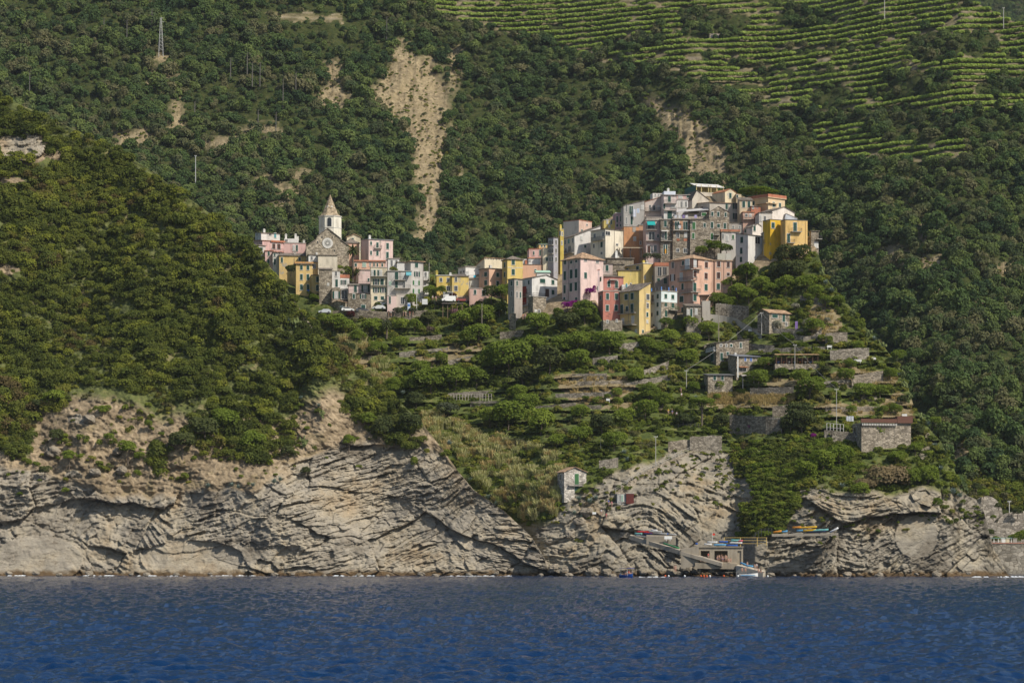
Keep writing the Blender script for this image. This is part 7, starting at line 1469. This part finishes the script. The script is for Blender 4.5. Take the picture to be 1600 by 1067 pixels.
# ------------------------------------------------------------------ vehicles
def car(px, py, label, col, rz=0.0, van=False, dy=-2, L_=4.0):
    o = empty('parked_van' if van else 'parked_car', at(px, py, 'p', dy), rz); tag(o, label, 'van' if van else 'car', 'vehicles parked along the village road'); m = plain(col, .35, 0, .5, .04); w_ = .85; b = MB()
    prof = [(-L_/2,.3),(L_/2,.3),(L_/2,.75),(L_/2-.9,.95),(L_/2-1.6,1.4),(-L_/2+.7,1.42),(-L_/2,.95)] if not van else [(-L_/2,.3),(L_/2,.3),(L_/2,.95),(L_/2-.7,1.15),(L_/2-1.3,1.9),(-L_/2+.1,1.95),(-L_/2,1.8)]
    n = len(prof); b.add([(x,-w_,z) for x,z in prof]+[(x,w_,z) for x,z in prof], [tuple(range(n)), tuple(range(2*n-1,n-1,-1))]+[(i,n+i,n+(i+1)%n,(i+1)%n) for i in range(n)]); b.build('body', [m], o)
    g = MB(); z0, z1 = (1.0,1.36) if not van else (1.2,1.8)
    g.add([(L_/2-1.1,-w_-.01,z0),(L_/2-1.65,-w_-.01,z1),(-L_/2+.8,-w_-.01,z1),(-L_/2+.4,-w_-.01,z0)], [(0,1,2,3)]); g.build('side_window', [M_GLASS], o)
    g = MB(); g.add([(L_/2-.88,-w_+.1,z0),(L_/2-.88,w_-.1,z0),(L_/2-1.5,w_-.1,z1),(L_/2-1.5,-w_+.1,z1)], [(0,1,2,3)]); o2 = g.build('windscreen', [M_GLASS], o); o2.location = (.03,0,.03)
    for x in (-L_/2+.75, L_/2-.75):
        for y in (-w_, w_): q = MB(); q.tube((x,y-.1*(1 if y>0 else -1)*-1,.32),(x,y+.05*(1 if y>0 else -1),.32),.32,.32,14); wo = q.build('wheel', [M_RAIL], o); q = MB(); q.tube((x,y+.055*(1 if y>0 else -1),.32),(x,y+.07*(1 if y>0 else -1),.32),.18,.18,10); link('rim', q.mesh('rim', [plain((.4,.4,.4),.4,.8)]), wo)
    for y in (-.6,.6): q = MB(); q.box(L_/2-.02, L_/2+.03, y-.15, y+.15, .6, .75); q.build('headlight', [M_WHITE], o)
car(507,490,'silver hatchback half hidden by bushes, leftmost parked car',(.45,.48,.5),R(190)); car(543,487,'white car behind the dark red shrub',(.7,.7,.68),R(10),dy=-3); car(592,484,'white estate car on the road wall right of the arched green door',(.7,.7,.68),R(175),dy=-2.5); car(596,478,'pale car with white cover in the upper row',(.62,.6,.55),R(5),dy=1)
car(700,472,'white van parked in front of the yellow houses',(.72,.72,.70),R(200),True,dy=-3,L_=4.6); car(703,466,'second white van behind the first by the yellow houses',(.66,.66,.64),R(10),True,dy=1,L_=4.6); car(664,478,'white van roof behind the olive trees',(.68,.68,.66),R(90),True,dy=-2); car(722,472,'red brown car under the dark red tree',(.25,.06,.05),R(10),dy=-1)
car(566,488,'dark grey car between the white cars',(.08,.08,.09),R(5),dy=-1); car(789,489,'white car behind the short white balustrade',(.66,.66,.66),R(10),dy=2)
# ------------------------------------------------------------------ laundry, pergolas, canopies
def cloth(px, py, w_, h_, c, label, Y, cat='laundry'):
    b = MB(); n = 6; s_ = Y/F; vs = []; 
    for i in range(n+1):
        for j in (0, 1): vs.append(((i/n-.5)*w_*s_, .08*math.sin(i*2.2)+(.03 if j else 0), -j*h_*s_))
    b.add(vs, [(2*i, 2*i+1, 2*i+3, 2*i+2) for i in range(n)]); 
    b.add([(v[0], v[1]+.02, v[2]) for v in vs], [(2*i+2, 2*i+3, 2*i+1, 2*i) for i in range(n)])
    o = b.build('laundry', [plain(c, .9)], None, W(px, py, Y)); tag(o, label, cat, 'washing hung out in the village')
YL = at(991, 340, 'p', -1)[1]
cloth(991.5, 327, 5, 12, (.60,.62,.68), 'long white sheet hanging on the long grey ridge house', YL + .2); cloth(997, 326, 4, 7, (.55,.62,.72), 'pale blue cloth beside the long white sheet', YL + .2)
YL = at(1050, 395, 'p', -3)[1]
for i, (x, c) in enumerate(((1056,(.6,.6,.62)),(1062,(.65,.65,.65)),(1068,(.25,.2,.4)),(1073,(.62,.6,.6)),(1087,(.45,.4,.62)))): cloth(x, 336, 4, 5, c, f"{['grey white','white','purple','cream','lilac'][i]} washing on the railing of the roof veranda", YL)
cloth(1062, 352, 4, 5, (.66,.66,.66), 'white towel on the balcony of the brick trimmed stone house', YL - .4)
for i, x in enumerate((1186,1190,1194)): cloth(x*1.0+138, 650, 3.5, 8, (.62,.64,.68), f"white cloth hanging left of the rubble terrace building, {['first','second','third'][i]} of three", at(1320, 655, 'p', -2.5)[1])
def pergola(px0, px1, y0, y1, label, m, npost, mp, dy=-3, d=3.0, lay='p'):
    X, Y, Z = at((px0+px1)/2, y1, lay, dy); s_ = Y/F; w_ = (px1-px0)*s_; h_ = (y1-y0)*s_; o = empty('pergola', (X-w_/2, Y, Z)); tag(o, label, 'pergola'); 
    for i in range(npost):
        for y in (0, d): b = MB(); x = w_*i/(npost-1); b.box(x-.08,x+.08,y-.08,y+.08,-1.5,h_); b.build('post', [mp], o)
    b = MB(); b.add([(-.4,-.5,h_-.15),(w_+.4,-.5,h_-.15),(w_+.4,d+.4,h_+.35),(-.4,d+.4,h_+.35),(-.4,-.5,h_),(w_+.4,-.5,h_),(w_+.4,d+.4,h_+.5),(-.4,d+.4,h_+.5)],[(0,3,2,1),(4,5,6,7),(0,1,5,4),(1,2,6,5),(2,3,7,6),(3,0,4,7)]); b.build('roof', [m], o)
    return o, (X, Y, Z, w_)
M_REED = roofmat((.40,.28,.15))
o, (X_, Y_, Z_, w_) = pergola(1213, 1278, 554, 569, 'long reed roofed terrace bar with dark timber posts', M_REED, 9, plain((.12,.07,.04))); LAND.append((1246,562,'reed roofed bar'))
b = MB(); b.box(0, w_, 2.9, 3.1, -1, 2.1); b.build('back_wall', [plain((.08,.05,.035))], o)
b = MB(); b.box(-.5, w_+.5, -1.2, 3.2, -1.6, -.02); b.build('deck', [M_STONEP], o)
for i in range(7):
    b = MB(); x = 1216 + i*8.5; b.tube((0,0,0),(0,0,.7),.04,.04,6); b.tube((0,0,.7),(0,0,.75),.42,.42,12); q = b.build('bar_table', [[plain((.05,.12,.35)), plain((.35,.10,.04)), M_WHITE][i % 3]], None, ((x-800)/F*Y_, Y_+.4, Z_)); tag(q, f"round {['blue','rusty red','white'][i%3]} table under the reed roof, {['first','second','third','fourth','fifth','sixth','seventh'][i]} from the left", 'table', 'tables of the reed roofed bar')
pergola(1082+0, 1108, 461, 474, 'flat dark timber pergola beside the low stone outhouse', M_RAIL, 3, M_RAIL, -5)
pergola(692, 722, 474, 490, 'shaded timber carport under the white vans', plain((.12,.10,.09)), 5, plain((.22,.15,.10)), -4)
pergola(968, 1002, 387, 396, 'cream sun shade stretched below the bright orange house', plain((.62,.54,.38)), 3, M_RAIL, -2)
pergola(1148, 1178, 672-0, 672.5, 'x', M_REED, 2, M_TRUNK) if False else None
pergola(1161, 1178, 587, 599, 'small square timber frame shelter beside the blue windowed cottage', M_SURRD, 2, M_SURRD, -3, 2)
# small white items
for px, py, l_, a, c in [(1296,543,'white stone bench on the terrace above the rubble retaining wall',8,M_WHITE),(1340,565,'white tarpaulin roll on the terrace edge at right',12,M_WHITE),(1365,562,'white plastic tank on the right terrace edge',7,M_WHITE),(1172,518,'white plastic chair group under the stone hut',6,M_WHITE),(950,626,'white stone trough on the vine terrace',6,M_WHITE),(1413,650,'small blue white dish on the rusty box roof',8,M_WHITE)]:
    X, Y, Z = at(px, py, 'p', -1.5); s_ = a*Y/F/2; b = MB(); b.box(-s_,s_,-.4,.4,0,.5); b.box(-s_*.9,s_*.9,-.45,-.35,.5,.62); b.box(-s_*.8,-s_*.6,-.3,.3,-.6,0); b.box(s_*.6,s_*.8,-.3,.3,-.6,0); o = b.build('white_object', [c], None, (X, Y, Z)); o.name = {'t':'bench'}.get('x', 'bench' if 'bench' in l_ else 'tarpaulin' if 'tarp' in l_ else 'water_tank' if 'tank' in l_ else 'plastic_chair' if 'chair' in l_ else 'trough' if 'trough' in l_ else 'roof_dish'); tag(o, l_, o.name.split('.')[0].replace('_', ' '))
for i, (px, py) in enumerate([(1187,570),(1201,570),(1186,563)]):
    X, Y, Z = at(px, py, 'p', -3); b = MB(); b.tube((0,0,0),(0,0,.45),.2,.28,10); b.tube((0,0,.45),(0,0,.5),.3,.3,10); o = b.build('flower_pot', [M_TERRA], None, (X, Y, Z)); tag(o, f"terracotta flower pot by the blue windowed cottage, {['left','right','upper'][i]} one", 'flower pot')
# purple door curtain by the upper hut
X, Y, Z = at(1244.5, 512, 'p', -2); b = MB(); 
for i in range(5): b.box(-.4+i*.16, -.26+i*.16, (i%2)*.05-.05, (i%2)*.05, -.5, 1.9)
o = b.build('curtain', [plain((.28,.18,.45))], None, (X, Y, Z)); tag(o, 'lilac cloth strip hanging right of the upper terrace hut', 'curtain')
# ------------------------------------------------------------------ boulders and foam
def boulder(px, py, r, lay, label, Y=None, sq=.8):
    b = MB(); b.sphere((0,0,0), 1, 0, 14, 10); v = np.array(b.v); n_ = fbm(v[:,0]*1.3+px, v[:,2]*1.3+v[:,1]*1.1+py, 3, 3); q = np.round((v + n_[:,None]*.9*v)*3.0)/3.0*.5 + (v + n_[:,None]*.9*v)*.5
    b.v = [tuple(x) for x in q]; p = at(px, py, lay, -.8) if Y is None else W(px, py, Y); s_ = r*p[1]/F; o = b.build('boulder', [MT_ROCK], None, p, random.random()*6); o.scale = (s_*1.3, s_, s_*sq); tag(o, label, 'boulder', 'boulders on the shore')
mR, ntR, oR = nodes('boulder_rock'); nR = noise(ntR, pos(ntR), .9, 8, .7); rR = ramp(ntR, [(.3,(.10,.085,.06)),(.5,(.24,.205,.155)),(.75,(.36,.31,.24))]); ntR.links.new(nR, rR.inputs[0]); bsdf(ntR, oR, rR.outputs[0], .95, .1, nR, 1, .2); MT_ROCK = mR
for px, py, r, lay in [(868,888,10,'p'),(885,892,8,'p'),(900,886,9,'p'),(852,880,8,'p'),(925,893,8,'p'),(948,894,7,'p'),(1005,893,6,'p'),(1022,895,5,'p'),(1048,894,7,'p'),(1072,888,10,'p'),(1090,890,9,'p'),(1108,889,10,'p'),(1125,890,10,'p'),(1140,892,8,'p'),(1060,896,5,'p'),(1200,896,7,'p'),(1225,895,6,'p'),(870,862,8,'p'),(862,846,7,'p'),(905,816,9,'p'),(918,800,9,'p'),(890,835,8,'p'),(83,706,10,'h'),(183,705,7,'h'),(140,655,9,'h'),(190,735,8,'h'),(150,738,8,'h')]:
    boulder(px, py, r, lay, rel_label('rough grey brown boulder', px, py))
LAND += [(130,890,'foot of the vertical gully at the left shore'),(300,885,'smooth pale slab on the left shore'),(640,880,'folded cliff foot'),(790,880,'end of the left cliff'),(1270,880,'overhang of the right cliff'),(1500,880,'tip of the right cliff')]
for i in range(34):
    px = 12 + i * 45.5 + random.uniform(-14, 14)
    if 1060 < px < 1200 or px > 1560: continue
    boulder(px, 898 + random.uniform(-3, 1.5), random.uniform(3, 6.5), None, rel_label('wet dark rock at the waterline', px, 898), Y=random.uniform(660, 668) if px > 860 else random.uniform(682, 688), sq=.7)
def foam():
    V = []; Fc = []
    def strip(x0, x1, py, amp):
        n = int((x1-x0)/1.5)
        for i in range(n):
            px = x0 + (x1-x0)*i/n; k = max(0, fbm(np.array([px/5.]), np.array([py*1.]), 3, 5)[0] + .12) * amp
            if k <= .03: continue
            k = min(k, .30) * (.4 + .6 * random.random())
            Y = CZ*F/(py-YH); Y = Y - 3; w_ = .4*Y/F*3; X = (px-800)/F*Y; n0 = len(V)
            V.extend([(X-w_, Y-k*3, .12), (X+w_, Y-k*3, .12), (X+w_, Y+1.0, .12+k), (X-w_, Y+1.0, .12+k*random.random())]); Fc.append((n0,n0+1,n0+2,n0+3))
    for a in ((130,185,900,2.2),(215,290,900.2,2.4),(520,586,900.2,2.4),(10,40,900,1.2),(330,400,900,.8),(700,800,900.3,.8),(1520,1545,902,2),(1560,1600,902,3),(1000,1040,902,.7)): strip(*a)
    me = bpy.data.meshes.new('sea_foam'); me.from_pydata(V, [], Fc); me.materials.append(M_FOAM); o = link('sea_foam', me); tag(o, 'thin white foam where the swell breaks on the rocks', 'foam', kind='stuff')
foam()
# ------------------------------------------------------------------ light, sky, camera
w = bpy.data.worlds.new('World'); S.world = w; w.use_nodes = True
nt = w.node_tree; bg = nt.nodes['Background']
sky = nt.nodes.new('ShaderNodeTexSky'); sky.sky_type = 'NISHITA'; sky.sun_disc = False
AZ, EL = R(52), R(44)
sd = Vector((math.sin(AZ) * math.cos(EL), -math.cos(AZ) * math.cos(EL), math.sin(EL)))
sky.sun_elevation = EL; sky.sun_rotation = math.atan2(sd.x, sd.y)
nt.links.new(sky.outputs[0], bg.inputs[0]); bg.inputs[1].default_value = .085
sl = bpy.data.lights.new('sun', 'SUN'); sl.energy = 4.0; sl.angle = R(.53); sl.color = (1, .93, .82)
so = bpy.data.objects.new('sun', sl); COL.objects.link(so); so.rotation_euler = sd.to_track_quat('Z', 'Y').to_euler()
so.location = (300, 200, 400)
cd = bpy.data.cameras.new('camera'); co = bpy.data.objects.new('camera', cd); COL.objects.link(co)
co.location = (0, 0, CZ); co.rotation_euler = (R(90), 0, 0)
cd.sensor_width = 36; cd.lens = F / 1600 * 36; cd.shift_y = -(533.5 - YH) / 1600
cd.clip_start = 1; cd.clip_end = 8000; S.camera = co
S.view_settings.view_transform = 'Standard'; S.view_settings.look = 'None'; S.view_settings.exposure = .30; S.view_settings.gamma = 1
S.cycles.max_bounces = 5; S.cycles.diffuse_bounces = 3; S.cycles.glossy_bounces = 2; S.cycles.transmission_bounces = 2; S.cycles.volume_bounces = 0; S.cycles.transparent_max_bounces = 4
m = bpy.data.materials.new('haze'); m.use_nodes = True; nt = m.node_tree; nt.nodes.clear()
oo = nt.nodes.new('ShaderNodeOutputMaterial'); pv = nt.nodes.new('ShaderNodeVolumePrincipled'); pv.inputs['Color'].default_value = (.85, .92, 1.0, 1); pv.inputs['Density'].default_value = 0.00003; pv.inputs['Anisotropy'].default_value = .2
nt.links.new(pv.outputs[0], oo.inputs['Volume'])
b = MB(); b.box(-3200, 3200, -260, 4300, -60, 520); tag(b.build('haze', [m]), kind='stuff')
for o in S.objects:
    if o.parent is None and 'label' in o and 'kind' not in o: o['kind'] = 'thing'
for k_, n_ in USED.items():   # DUPCHK
    if n_ > 1 or len(k_.split()) < 4: print('DUP', n_, k_)
